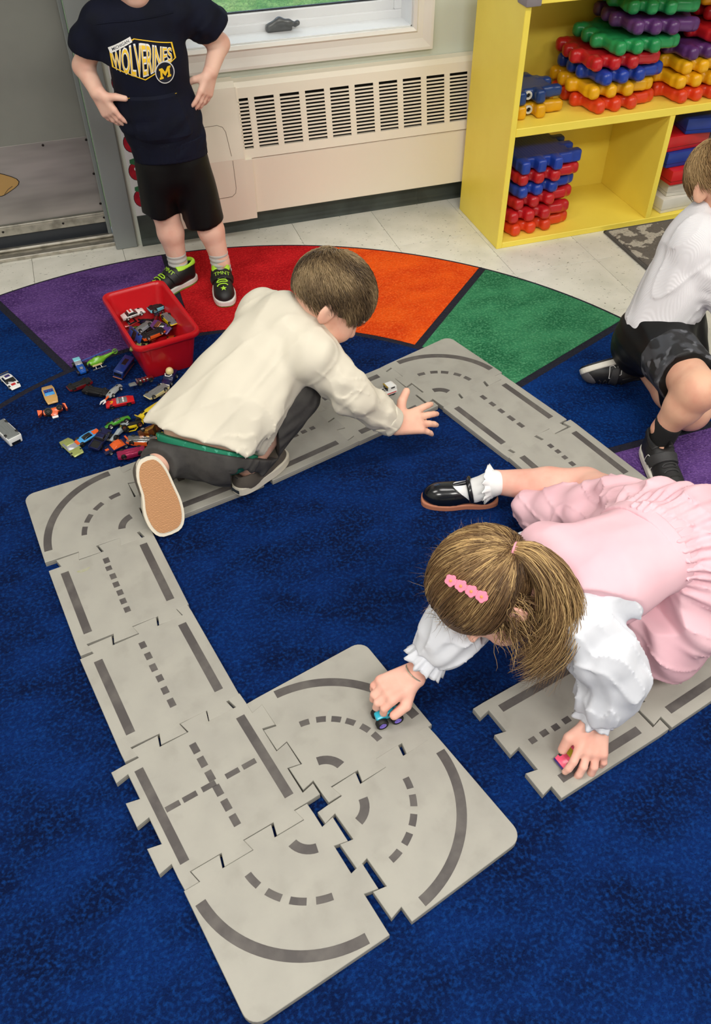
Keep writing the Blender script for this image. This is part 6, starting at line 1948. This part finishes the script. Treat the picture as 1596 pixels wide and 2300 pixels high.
AD, RD = add_head(F, D_['hed'], (0.26, -0.95, 0.06), (0.12, 0.12, 0.98), 1.03, D_['nek'], .037)
put('body', F.mesh(OD), M_skinD, pd)
add_eyes(pd, OD, AD, RD)
M_hairD = hair_mat('hair_light_brown', (104, 76, 48), (158, 124, 82), (196, 164, 116))
def maskD(x, y, z):
    return (z > -0.44 + 0.75 * np.clip(x, 0, 1)) & ~((np.abs(y) > 0.62) & (z < -0.05) & (x > -0.34))
wD = unit((-0.45, -0.1, 0.88))
short_hair(pd, OD, AD, RD, 1.03, None, M_hairD, maskD, lambda e: (e - wD) + 0.4 * np.cross(np.tile(wD, (len(e), 1)), e), n=6000, length=0.038, cap_pad=0.007, seed=18, rad=0.0009)
hF = Field(tuple(D_['hed'] - 0.14), tuple(D_['hed'] + 0.14), 0.0036)
hF.ell(AD(-0.008, 0, 0.010), V(0.091, 0.075, 0.080) * 1.03, RD, 0.0)
hF.cut(AD(0.052, 0, 0.01), RD @ V(0.80, 0, -0.60), 0.01); hF.cut(AD(0.0, 0, -0.028), RD @ V(0.30, 0, -0.95), 0.01)
for sd in (-1, 1):
    hF.ell(AD(-0.002, sd * 0.085, -0.030), V(0.026, 0.022, 0.036) * 1.03, RD, 0.006, 'sub')
put('hair_cap', hF.mesh(OD), mat('scalp_hair_light', (126, 96, 62), 0.7), pd)
S = Field((1.22, 1.38, 0.10), (1.74, 1.80, 0.58), 0.0036)
S.cone(D_['hip'] + V(-.006, 0, .012), D_['wai'], .118, .108, 0.0, flat=(nD, 1.3))
S.cone(D_['wai'], D_['che'], .108, .108, 0.03, flat=(nD, 1.3))
S.chain([D_['rsh'], lerp(D_['rsh'], D_['lsh'], .5), D_['lsh']], [.050, .066, .050], 0.03)
S.cone(D_['che'], D_['nek'], .075, .048, 0.03)
S.chain([D_['rsh'], D_['rel'], lerp(D_['rel'], D_['rwr'], .9)], [.052, .045, .036], 0.022); S.chain([D_['lsh'], D_['lel'], lerp(D_['lel'], D_['lwr'], .9)], [.052, .045, .036], 0.022)
S.cut(D_['hip'] + V(-.01, 0, -.006), (-0.22, 0.10, -0.95), 0.006)
S.cut(D_['nek'] + V(.012, 0, .014), (0.45, 0.05, 0.88), 0.004, ((1.40, 1.55, .44), (1.6, 1.72, .60)))
S.cut(lerp(D_['rel'], D_['rwr'], .9), D_['rwr'] - D_['rel'], 0.002, ((1.50, 1.36, .2), (1.62, 1.50, .34)))
S.warp(ripple((0.5, 0.1, 0.6), 0.075, 0.0055, 51)); S.warp(ripple((0.7, -0.5, -0.2), 0.04, 0.005, 52, lo=(1.38, 1.40, .25), hi=(1.6, 1.60, .46)))
S.warp(creases((0.7, -0.1, 0.4), 0.10, 0.0038, 53))
put('ribbed_top', S.mesh(OD, smooth_iter=1), M_rib, pd)
T = Field((1.20, 1.30, 0.02), (1.56, 1.76, 0.32), 0.0036)
T.cone(D_['hip'] + latD * .04, D_['hip'] - latD * .04, .094, .094, 0.0)
T.cone(D_['hip'] + V(-.02, .02, -.06), D_['hip'] + V(.02, .03, -.06), .085, .085, 0.03)
T.chain([D_['rhi'], lerp(D_['rhi'], D_['rkn'], .74)], [.080, .068], 0.03); T.chain([D_['lhi'], lerp(D_['lhi'], D_['lkn'], .82)], [.080, .066], 0.03)
T.cut(lerp(D_['rhi'], D_['rkn'], .76), D_['rkn'] - D_['rhi'], 0.003, ((1.1, 1.2, .10), (1.36, 1.45, .4)))
T.warp(ripple((0.1, 0.9, 0.2), 0.05, 0.005, 61))
put('shorts', T.mesh(OD, smooth_iter=1), M_blks, pd)
T2 = Field((1.20, 1.30, 0.08), (1.40, 1.56, 0.32), 0.0034)
T2.chain([lerp(D_['rhi'], D_['rkn'], .30), lerp(D_['rhi'], D_['rkn'], .745)], [.0770, .0705], 0.0)
T2.cut(lerp(D_['rhi'], D_['rkn'], .34), D_['rhi'] - D_['rkn'], 0.003); T2.cut(lerp(D_['rhi'], D_['rkn'], .755), D_['rkn'] - D_['rhi'], 0.003)
T2.warp(ripple((0.1, 0.9, 0.2), 0.05, 0.004, 61))
put('shorts_panel', T2.mesh(OD, smooth_iter=1), M_camo, pd, label='grey camouflage panel of the shorts leg')
so = Field((1.17, 1.25, .03), (1.31, 1.40, .16), 0.0026)
so.cone(lerp(D_['rkn'], D_['ran'], .76), (1.236, 1.320, .05), .0350, .031, 0.0); so.cut(lerp(D_['rkn'], D_['ran'], .80), D_['rkn'] - D_['ran'], 0.002)
put('sock', so.mesh(OD, smooth_iter=1), mat('sock_black', (22, 22, 24), 0.9, bump=(500, 0.3, 0.0008)), pd)
M_cremid = mat('midsole_cream', (224, 220, 208), 0.5); M_bo = mat('outsole_black', (18, 18, 18), 0.6); M_lg = mat('shoe_strap_dark', (44, 44, 46), 0.6)
trainer(pd, OD, (1.226, 1.352, .0122), (1.186, 1.166, .0122), (0, 0, 1), 0.198, 0.082, M_blk, M_cremid, M_bo, M_lg, M_blk, M_lg, None, None, M_whitep, True, M_bo)
trainer(pd, OD, (1.366, 1.640, .092), (1.240, 1.668, .058), (-0.22, -0.67, -0.71), 0.170, 0.072, M_blk, M_cremid, M_bo, M_lg, M_blk, M_lg, None, None, M_whitep, True, M_gry)
# ================================================================== girl on all fours in a pink pinafore
M_skinG = skin_mat('rosy', (244, 190, 172), (238, 172, 154))
M_pink = mat('pink_cotton', (240, 196, 206), 0.8, bump=(700, 0.12, 0.0006), spec=0.2, var=((236, 186, 198), 9, 0.4, 0.7))
M_blouse = mat('white_blouse', (224, 226, 234), 0.8, bump=(700, 0.10, 0.0006), spec=0.2)
OG = V(0.80, 0.83, 0.026)
pg = empty('person', tuple(OG), label='girl on all fours in a pink pinafore and white blouse pushing two toy cars', cat='person', group='children in the classroom')
G_ = dict(hip=V(.935, .880, .255), wai=V(.825, .838, .298), che=V(.705, .805, .305), sho=V(.640, .800, .312), nek=V(.598, .800, .322), hed=V(.506, .830, .314),
          lsh=V(.628, .720, .300), lel=V(.694, .664, .198), lwr=V(.664, .648, .100), rsh=V(.630, .885, .290), rel=V(.470, .852, .195), rwr=V(.388, .838, .100),
          rhi=V(.930, .945, .235), rkn=V(.935, 1.180, .112), ran=V(.770, 1.302, .072), lhi=V(.960, .820, .235), lkn=V(.840, .765, .085), lan=V(1.03, .80, .07))
fG = unit((-0.36, -0.14, -0.92)); uG = unit((-0.80, 0.25, 0.46))
F = Field((0.28, 0.53, 0.02), (1.10, 1.42, 0.46), 0.0032)
nG = (0.0, 0.1, 1.0)
F.chain([G_['hip'], G_['wai'], G_['che'], G_['sho']], [.086, .078, .084, .062], 0.02, flat=(nG, 1.3))
F.chain([G_['lsh'], G_['sho'], G_['rsh']], [.034, .05, .034], 0.03)
F.chain([G_['lsh'], G_['lel'], G_['lwr']], [.031, .026, .0180], 0.012); F.chain([G_['rsh'], G_['rel'], G_['rwr']], [.031, .026, .0180], 0.012)
# her left hand closes on the pink car, her right on the turquoise truck
add_hand(F, G_['lwr'], (-0.36, -0.62, -0.52), (0.00, -0.62, 0.78), (-0.80, 0.55, 0.0), 1.16, curl=((4, 22, 22), (6, 26, 24), (10, 30, 26), (20, 40, 30)), spread=(16, 5, -7, -20), th=((0.72, 0.72, -0.25), (0.85, 0.10, -0.55)))
add_hand(F, G_['rwr'], (-0.93, -0.16, -0.10), (-0.12, -0.12, 0.97), (0.0, -1.0, 0.0), 1.18, curl=((34, 46, 30), (34, 46, 30), (36, 46, 30), (38, 44, 28)), spread=(2, 0, -2, -4), th=((0.66, 0.62, -0.50), (0.98, 0.10, -0.30)))
F.chain([G_['rhi'], G_['rkn'], lerp(G_['rkn'], G_['ran'], .4), G_['ran']], [.060, .046, .042, .028], 0.014)
F.chain([G_['lhi'], G_['lkn'], G_['lan']], [.060, .045, .03], 0.014)
F.cone(G_['ran'], (.752, 1.306, .046), .026, .024, 0.01); F.cone((.752, 1.306, .046), (.665, 1.340, .040), .024, .016, 0.01)
AG, RG = add_head(F, G_['hed'], fG, uG, 1.04, G_['nek'], .034)
put('body', F.mesh(OG), M_skinG, pg)
add_eyes(pg, OG, AG, RG)
# ---- hair drawn back into a ponytail
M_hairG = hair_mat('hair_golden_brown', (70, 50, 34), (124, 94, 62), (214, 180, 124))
M_capG = mat('scalp_hair_golden', (104, 76, 50), 0.7, var=((76, 54, 36), 50, 0.4, 0.7))
hF = Field(tuple(G_['hed'] - 0.15), tuple(G_['hed'] + 0.15), 0.0032)
hF.ell(AG(-0.010, 0, 0.012), V(0.094, 0.080, 0.084) * 1.04, RG, 0.0)
hF.cut(AG(0.056, 0, 0.0), RG @ V(0.86, 0, -0.50), 0.012); hF.cut(AG(0.0, 0, -0.060), RG @ V(0.20, 0, -0.97), 0.01)
for sd in (-1, 1):
    hF.ell(AG(0.004, sd * 0.088, -0.034), V(0.024, 0.020, 0.034), RG, 0.006, 'sub')
put('hair_cap', hF.mesh(OG), M_capG, pg)
f_, l_, u_ = RG[:, 0], RG[:, 1], RG[:, 2]
hc_ = AG(-0.010, 0, 0.012); hr_ = V(0.0965, 0.0825, 0.0865) * 1.04
tie_d = unit((-0.93, 0.34, -0.12))
tie = hc_ + RG @ (tie_d * hr_ * 1.03)
r_ = np.random.default_rng(44)
d_ = r_.normal(size=(26000, 3)); d_ /= np.linalg.norm(d_, axis=1)[:, None]
ok = (d_[:, 0] < 0.62) & (d_[:, 2] > -0.66 + 0.9 * np.clip(d_[:, 0] + 0.1, 0, 1)) & ~((np.abs(d_[:, 1]) > 0.62) & (d_[:, 2] < -0.12) & (d_[:, 0] > -0.35))
d_ = d_[ok][:7500]
NS_ = 9
waves = r_.normal(size=(len(d_), 3)) * 0.010
lift_ = r_.uniform(0.0, 1.0, size=(len(d_), 1)) ** 2
fin = r_.normal(size=(len(d_), 3)) * 0.10
def stepG(P, i):
    q = ((P + OG - hc_) @ RG) / hr_
    tq = tie_d + fin * 0.35
    d = tq - q
    nq = q + d / (NS_ - i)
    nq += waves * math.sin(PI * (i + 1) / NS_) 
    k = np.linalg.norm(nq, axis=1)[:, None]
    nq = nq / k * (1.0 + 0.085 * lift_ * math.sin(PI * (i + 1) / (NS_ + 0.5)) + 0.01)
    return hc_ + (nq * hr_) @ RG.T - OG
roots = hc_ + (d_ * hr_ * 0.99) @ RG.T - OG
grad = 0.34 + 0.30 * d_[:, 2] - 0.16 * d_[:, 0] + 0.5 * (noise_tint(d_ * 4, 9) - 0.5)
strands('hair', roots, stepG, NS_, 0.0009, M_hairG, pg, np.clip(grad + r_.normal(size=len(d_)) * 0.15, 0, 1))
# ponytail
pt = np.array([tie, V(.564, .792, .418), V(.588, .758, .384), V(.592, .724, .332), V(.574, .710, .280), V(.550, .706, .232)])
def pcurve(t):
    t = np.clip(t, 0, 1) * (len(pt) - 1)
    i = np.minimum(t.astype(int), len(pt) - 2); w = (t - i)[:, None]
    p0 = pt[np.maximum(i - 1, 0)]; p1 = pt[i]; p2 = pt[i + 1]; p3 = pt[np.minimum(i + 2, len(pt) - 1)]
    return 0.5 * (2 * p1 + (p2 - p0) * w + (2 * p0 - 5 * p1 + 4 * p2 - p3) * w ** 2 + (3 * p1 - p0 - 3 * p2 + p3) * w ** 3)
NP = 2600
offd = r_.normal(size=(NP, 3)); offd /= np.linalg.norm(offd, axis=1)[:, None]; offr = r_.uniform(0, 1, (NP, 1)) ** 0.6
mx = r_.uniform(0.62, 1.06, NP); cph = r_.uniform(0, 6.28, NP)
NT = 13
def stepP(P, i):
    t = (i + 1) / NT * mx
    sp = 0.010 + 0.030 * np.sin(np.clip(t * 1.15, 0, 1) * PI * 0.62)[:, None]
    curl_ = 0.016 * (t[:, None] ** 2) * np.stack([np.sin(cph + t * 11), np.cos(cph + t * 11), np.sin(cph * 2 + t * 9)], 1)
    return pcurve(t) + offd * offr * sp + curl_ - OG
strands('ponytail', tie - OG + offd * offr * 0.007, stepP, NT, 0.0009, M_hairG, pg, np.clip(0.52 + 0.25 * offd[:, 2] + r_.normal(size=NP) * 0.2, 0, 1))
# loose locks beside the ear and wisps
NL = 420
side = np.where(r_.uniform(size=NL) < 0.75, 1.0, -1.0)
lr = np.stack([r_.uniform(-0.35, 0.25, NL), side * r_.uniform(0.62, 0.85, NL), r_.uniform(-0.55, -0.1, NL)], 1); lr /= np.linalg.norm(lr, axis=1)[:, None]
lroot = hc_ + (lr * hr_ * 0.99) @ RG.T - OG
ldir = np.array([V(.30, -.35, -.75)]) + r_.normal(size=(NL, 3)) * 0.30
lln = r_.uniform(0.03, 0.085, (NL, 1)); lph = r_.uniform(0, 6.28, (NL, 1))
def stepL(P, i):
    w = r_.normal(size=(NL, 3)) * 0.0012 + 0.0035 * np.concatenate([np.sin(lph + i), np.cos(lph + i * 1.2), np.sin(lph * 2 + i)], 1)
    return P + ldir * lln / 7 + w
strands('loose_locks', lroot, stepL, 7, 0.0007, M_hairG, pg)
NW = 420
wd = r_.normal(size=(NW, 3)); wd /= np.linalg.norm(wd, axis=1)[:, None]; wd[:, 2] = np.abs(wd[:, 2]); wd[:, 0] = np.clip(wd[:, 0], -1, 0.5); wd /= np.linalg.norm(wd, axis=1)[:, None]
wroot = hc_ + (wd * hr_) @ RG.T - OG
wdir = (wd @ RG.T) * 0.28 + r_.normal(size=(NW, 3)) * 0.5
def stepW(P, i): return P + wdir * 0.0044 + r_.normal(size=(NW, 3)) * 0.0008
strands('hair_wisps', wroot, stepW, 6, 0.00028, M_hairG, pg)
M_tie = mat('hair_tie_pink', (236, 162, 180), 0.6)
tdir = unit(pt[1] - pt[0])
trot = Matrix((tuple(unit(np.cross(tdir, (0, 0, 1)))), tuple(np.cross(tdir, unit(np.cross(tdir, (0, 0, 1))))), tuple(tdir))).transposed()
for k in range(3):
    tm = tube([(0.0115 * math.cos(a), 0.0115 * math.sin(a), 0) for a in [2 * PI * j / 16 for j in range(17)]], 0.0026, 6, caps=False)
    put('hair_tie', tm, M_tie, pg, Vector(tie + tdir * (0.001 + 0.0045 * k) - OG), trot)
# flower clip lying on the crown side that faces up
M_clip = mat('clip_pink', (250, 140, 168), 0.45); M_clipc = mat('clip_center', (230, 150, 90), 0.5)
tang = unit(V(0.043, -0.054, -0.005))
cq = unit((-0.29, 0.75, 0.60)); cpos = hc_ + RG @ (cq * hr_ * 1.07); cdir = unit(RG @ (cq / hr_))
cn = unit(cdir); tang = unit(tang - cn * (tang @ cn)); cb = np.cross(cn, tang)
crot = Matrix((tuple(tang), tuple(cb), tuple(cn))).transposed()
clip = put('hair_clip', box(0.074, 0.011, 0.004, 0.001, 1), M_clip, pg, Vector(cpos - OG), crot, label='pink flower hair clip')
for k in range(4):
    fl = []
    for j in range(25):
        a = 2 * PI * j / 25; rr_ = 0.0082 + 0.0026 * abs(math.cos(2.5 * a)); fl.append((rr_ * math.cos(a), rr_ * math.sin(a)))
    fo = put('flower', prism(fl, 0.0, 0.0032, 0.0008), M_clip, clip, (-0.028 + 0.0187 * k, 0, 0.002))
    put('flower_center', lathe([(0.0026, 0), (0.0026, 0.0012), (0.0001, 0.002)], 10), M_clipc, fo, (0, 0, 0.0030))
# ---- white blouse: puffed sleeves with frilled cuffs
S = Field((0.36, 0.55, 0.05), (0.90, 1.00, 0.42), 0.0034)
S.cone(G_['wai'], G_['che'], .093, .096, 0.0, flat=(nG, 1.3))
S.cone(G_['che'], G_['sho'], .096, .076, 0.03, flat=(nG, 1.3))
S.chain([G_['lsh'], G_['sho'], G_['rsh']], [.048, .055, .046], 0.02)
S.cone(G_['sho'], G_['nek'], .050, .043, 0.01)
lm = lerp(G_['lsh'], G_['lel'], .5)
S.chain([G_['lsh'], lm + V(.002, -.004, .004), G_['lel'], lerp(G_['lel'], G_['lwr'], .55), lerp(G_['lel'], G_['lwr'], .86)], [.050, .056, .053, .047, .034], 0.02)
rm = lerp(G_['rsh'], G_['rel'], .5)
S.chain([G_['rsh'], rm, G_['rel'], lerp(G_['rel'], G_['rwr'], .32), lerp(G_['rel'], G_['rwr'], .56)], [.050, .056, .054, .048, .033], 0.02)
S.cut(lerp(G_['lel'], G_['lwr'], .88), G_['lwr'] - G_['lel'], 0.003, ((.55, .55, .05), (.74, .72, .17)))
S.cut(lerp(G_['rel'], G_['rwr'], .58), G_['rwr'] - G_['rel'], 0.003, ((.34, .74, .04), (.46, .92, .20)))
S.cut(G_['nek'] + V(-.012, 0, 0), (-1, 0, 0.1), 0.004, ((.5, .7, .2), (.62, .9, .4)))
S.warp(ripple((0.2, -0.2, -0.9), 0.040, 0.0060, 71, lo=(.56, .54, .04), hi=(.80, .76, .36))); S.warp(ripple((-0.8, -0.2, -0.5), 0.040, 0.0060, 72, lo=(.34, .76, .04), hi=(.62, .96, .36)))
S.warp(creases((0.3, -0.1, -0.8), 0.07, 0.005, 73, (.56, .54, .04), (.80, .76, .36))); S.warp(creases((-0.8, -0.2, -0.5), 0.07, 0.005, 74, (.34, .76, .04), (.62, .96, .36)))
put('blouse', S.mesh(OG, smooth_iter=1), M_blouse, pg)
def frill(c, axis, r0, r1, ln, nw=9, seed=1):
    a = Vector(axis).normalized(); x = a.orthogonal().normalized(); y = a.cross(x)
    rr = random.Random(seed)
    v = []; fcs = []
    NA, NR = 72, 7
    for i in range(NR):
        t = i / (NR - 1)
        for k in range(NA):
            th_ = 2 * PI * k / NA
            w = t ** 1.1 * 0.0055 * math.sin(nw * th_ + 1.1 * math.sin(2 * th_)) + t * 0.003 * math.sin((nw * 2 + 1) * th_)
            rad_ = r0 + (r1 - r0) * t + w
            p = Vector(c) + a * (ln * t + t * 0.003 * math.cos(nw * th_)) + (x * math.cos(th_) + y * math.sin(th_)) * rad_
            v.append(p - Vector(OG))
    for i in range(NR - 1):
        for k in range(NA):
            p, q = i * NA + k, i * NA + (k + 1) % NA
            fcs.append((p, q, q + NA, p + NA))
    return me_from(v, fcs, 'frill', True)
fo = put('cuff_frill', frill(lerp(G_['rel'], G_['rwr'], .50), G_['rwr'] - G_['rel'], .033, .040, .036, 9), M_blouse, pg)
sm_ = fo.modifiers.new('thickness', 'SOLIDIFY'); sm_.thickness = 0.0012
fo = put('cuff_frill', frill(lerp(G_['lel'], G_['lwr'], .80), G_['lwr'] - G_['lel'], .0345, .0375, .022, 6), M_blouse, pg)
sm_ = fo.modifiers.new('thickness', 'SOLIDIFY'); sm_.thickness = 0.0012
# ---- pinafore bodice
Bd = Field((0.56, 0.66, 0.18), (0.92, 0.98, 0.42), 0.003)
Bd.cone(G_['wai'] + V(.006, 0, 0), G_['che'], .100, .1015, 0.0, flat=(nG, 1.3))
Bd.cone(G_['che'], G_['sho'] + V(.01, 0, 0), .1015, .082, 0.03, flat=(nG, 1.3))
Bd.cone(G_['sho'] + V(.01, -.05, 0), G_['sho'] + V(.01, .07, -.004), .064, .064, 0.02)
Bd.cut((.700, .722, .300), (-0.36, -0.92, -0.16), 0.003); Bd.cut((.690, .930, .300), (-0.22, 0.96, -0.1), 0.003)
Bd.cut((.600, .80, .32), (-0.95, 0, 0.05), 0.006)
Bd.warp(ripple((0.9, 0.3, 0.1), 0.07, 0.0030, 81))
put('bodice', Bd.mesh(OG, smooth_iter=1), M_pink, pg)
Bw = Field((0.76, 0.70, 0.18), (0.88, 0.98, 0.42), 0.003)
Bw.cone(G_['wai'] + V(-.008, 0, 0), G_['wai'] + V(.02, .006, 0), .1035, .1045, 0.0, flat=(nG, 1.28)); Bw.cut(G_['wai'] + V(-.012, 0, 0), (-1, -0.25, 0), 0.003); Bw.cut(G_['wai'] + V(.018, 0, 0), (1, 0.25, 0), 0.003)
put('waist_seam', Bw.mesh(OG, smooth_iter=1), M_pink, pg)
M_btn = mat('button_pearl', (246, 216, 220), 0.2, coat=0.5)
for bxp, byp in ((.700, .880), (.745, .888)):
    h = on_surface(bpy.data.objects[pg.children[-2].name].data, [((bxp - OG[0], byp - OG[1], 0.3), (0, 0, -1))], 0.001)
    if h[0] is not None:
        bt_ = put('button', lathe([(0.0062, 0), (0.0066, 0.001), (0.0055, 0.0022), (0.0035, 0.0014), (0.0001, 0.0014)], 14), M_btn, pg, h[0], (0, 0.0, 0))
# ---- gathered skirt
K = Field((0.68, 0.60, 0.02), (1.16, 1.34, 0.45), 0.0038)
K.cone(G_['wai'] + V(.004, 0, 0), V(.920, .866, .232), .100, .136, 0.0, flat=(nG, 1.24))
K.cone(V(.920, .866, .232), V(.980, .868, .180), .136, .138, 0.03, flat=(nG, 1.1))
K.chain([V(.918, .915, .200), V(.920, 1.020, .140), V(.895, 1.110, .100)], [.106, .092, .078], 0.05)
K.chain([V(.890, 1.060, .120), V(.812, 1.165, .072)], [.085, .058], 0.05)
K.chain([V(.945, .820, .215), V(.885, .775, .140), V(.845, .756, .105)], [.120, .092, .070], 0.05)
K.cut(G_['wai'] + V(.002, 0, 0), (-0.95, -0.28, 0.0), 0.003, ((.5, .6, .2), (.84, .98, .5)))
K.cut((.772, 1.17, .07), (-0.93, 0.10, -0.25), 0.004, ((.6, 1.02, 0), (.9, 1.4, .3)))
K.cut((.8, .8, .034), (0, 0, -1), 0.004)
ax_ = unit(G_['hip'] - G_['wai']); wc_ = G_['wai']
e1 = unit(np.cross(ax_, (0, 0, 1))); e2 = np.cross(e1, ax_)
def gather(X, Y, Z):
    P = np.stack([X - wc_[0], Y - wc_[1], Z - wc_[2]], -1)
    t = P @ ax_; a = np.arctan2(P @ e2, P @ e1); rr = np.sqrt((P @ e1) ** 2 + (P @ e2) ** 2 + np.clip(t, 0, 1) ** 2)
    g1 = np.sin(34 * a + 2.2 * np.sin(3 * a)) * 0.0034 * np.exp(-((rr - .10) / .045) ** 2)
    g2 = np.sin(15 * a + 1.7 * np.sin(2 * a + 1)) * 0.0075 * np.clip((rr - .09) / .08, 0, 1)
    return g1 + g2
K.warp(gather)
K.warp(ripple((0.2, 0.6, 0.5), 0.07, 0.006, 91))
K.warp(creases((0.7, 0.1, -0.3), 0.08, 0.006, 92))
put('skirt', K.mesh(OG, smooth_iter=1), M_pink, pg)
# ---- bracelet
M_brc = mat('bracelet_silver', (222, 216, 200), 0.25, 0.7)
bc = lerp(G_['rel'], G_['rwr'], .96); ba = Vector(unit(G_['rwr'] - G_['rel'])); bx_ = ba.orthogonal().normalized(); by_ = ba.cross(bx_)
br = put('bracelet', tube([Vector(bc - OG) + (bx_ * math.cos(a) + by_ * math.sin(a)) * 0.0225 for a in [2 * PI * j / 26 for j in range(27)]], 0.0016, 6, caps=False), M_brc, pg)
# ---- shoe: black T-bar with tan welt, and a frilly white sock
M_pat = mat('black_leather', (14, 17, 24), 0.22, coat=0.5); M_tanw = mat('welt_tan', (186, 120, 92), 0.55); M_sockw = mat('sock_white', (240, 240, 240), 0.85, bump=(500, 0.3, 0.0008))
hl, to = V(.782, 1.290, .0122), V(.612, 1.356, .0122)
L, W = 0.186, 0.074
m = shoe_frame(hl, to, (0, 0, 1))
uf = Field((-0.02, -0.05, 0), (L + 0.02, 0.05, 0.09), 0.0026)
uf.ell((L * 0.73, 0.002, 0.018), (L * 0.255, W * 0.44, 0.036), None, 0.0)
uf.cone((L * 0.55, 0, 0.024), (L * 0.17, 0, 0.030), W * 0.38, W * 0.34, 0.02)
uf.cone((L * 0.22, 0, 0.03), (L * 0.14, 0, 0.046), W * 0.32, W * 0.28, 0.02)
uf.cut((0, 0, 0.012), (0, 0, -1)); uf.cut((0, 0, 0.056), (0, 0, 1), 0.003)
uf.ell((L * 0.34, 0, 0.060), (L * 0.27, W * 0.35, 0.034), None, 0.003, 'sub')
shoe = put('shoe', uf.mesh(smooth_iter=1), M_pat, pg, Vector(hl - OG), m)
put('welt', prism(foot_outline(L, W), 0.0, 0.0135, 0.003, seg=2), M_tanw, shoe)
put('t_bar', tube([(L * 0.60, 0, 0.0485), (L * 0.52, 0, 0.055), (L * 0.42, 0, 0.062)], [0.0062, 0.0058, 0.0058], 8), M_pat, shoe)
put('ankle_strap', tube([(L * 0.36, -W * 0.42, 0.030), (L * 0.38, -W * 0.40, 0.048), (L * 0.41, -W * 0.18, 0.064), (L * 0.42, 0, 0.066), (L * 0.41, W * 0.18, 0.064), (L * 0.38, W * 0.40, 0.048), (L * 0.36, W * 0.42, 0.030)], 0.0058, 8), M_pat, shoe)
put('buckle', join([box(0.010, 0.003, 0.014, 0.001)]), M_brc, shoe, (L * 0.39, -W * 0.44, 0.044))
skf = Field((-0.02, -0.05, 0.0), (L, 0.05, 0.13), 0.0026)
skf.cone((L * 0.62, 0, 0.030), (L * 0.30, 0, 0.038), .022, .027, 0.0); skf.cone((L * 0.30, 0, 0.036), (L * 0.10, 0.004, 0.066), .0295, .0315, 0.01)
put('sock', skf.mesh(smooth_iter=1), M_sockw, shoe)
M_ = Matrix.Translation(Vector(hl)) @ m.to_4x4()
ac = M_ @ Vector((L * 0.12, 0.004, 0.062)); ad = Vector(unit(G_['rkn'] - G_['ran']))
fo = put('sock_frill', frill(np.array(ac) + np.array(ad) * 0.006, np.array(ad) * -1 + np.array((0, 0, 0)), .031, .042, .016, 13), M_sockw, pg)
sm_ = fo.modifiers.new('thickness', 'SOLIDIFY'); sm_.thickness = 0.003
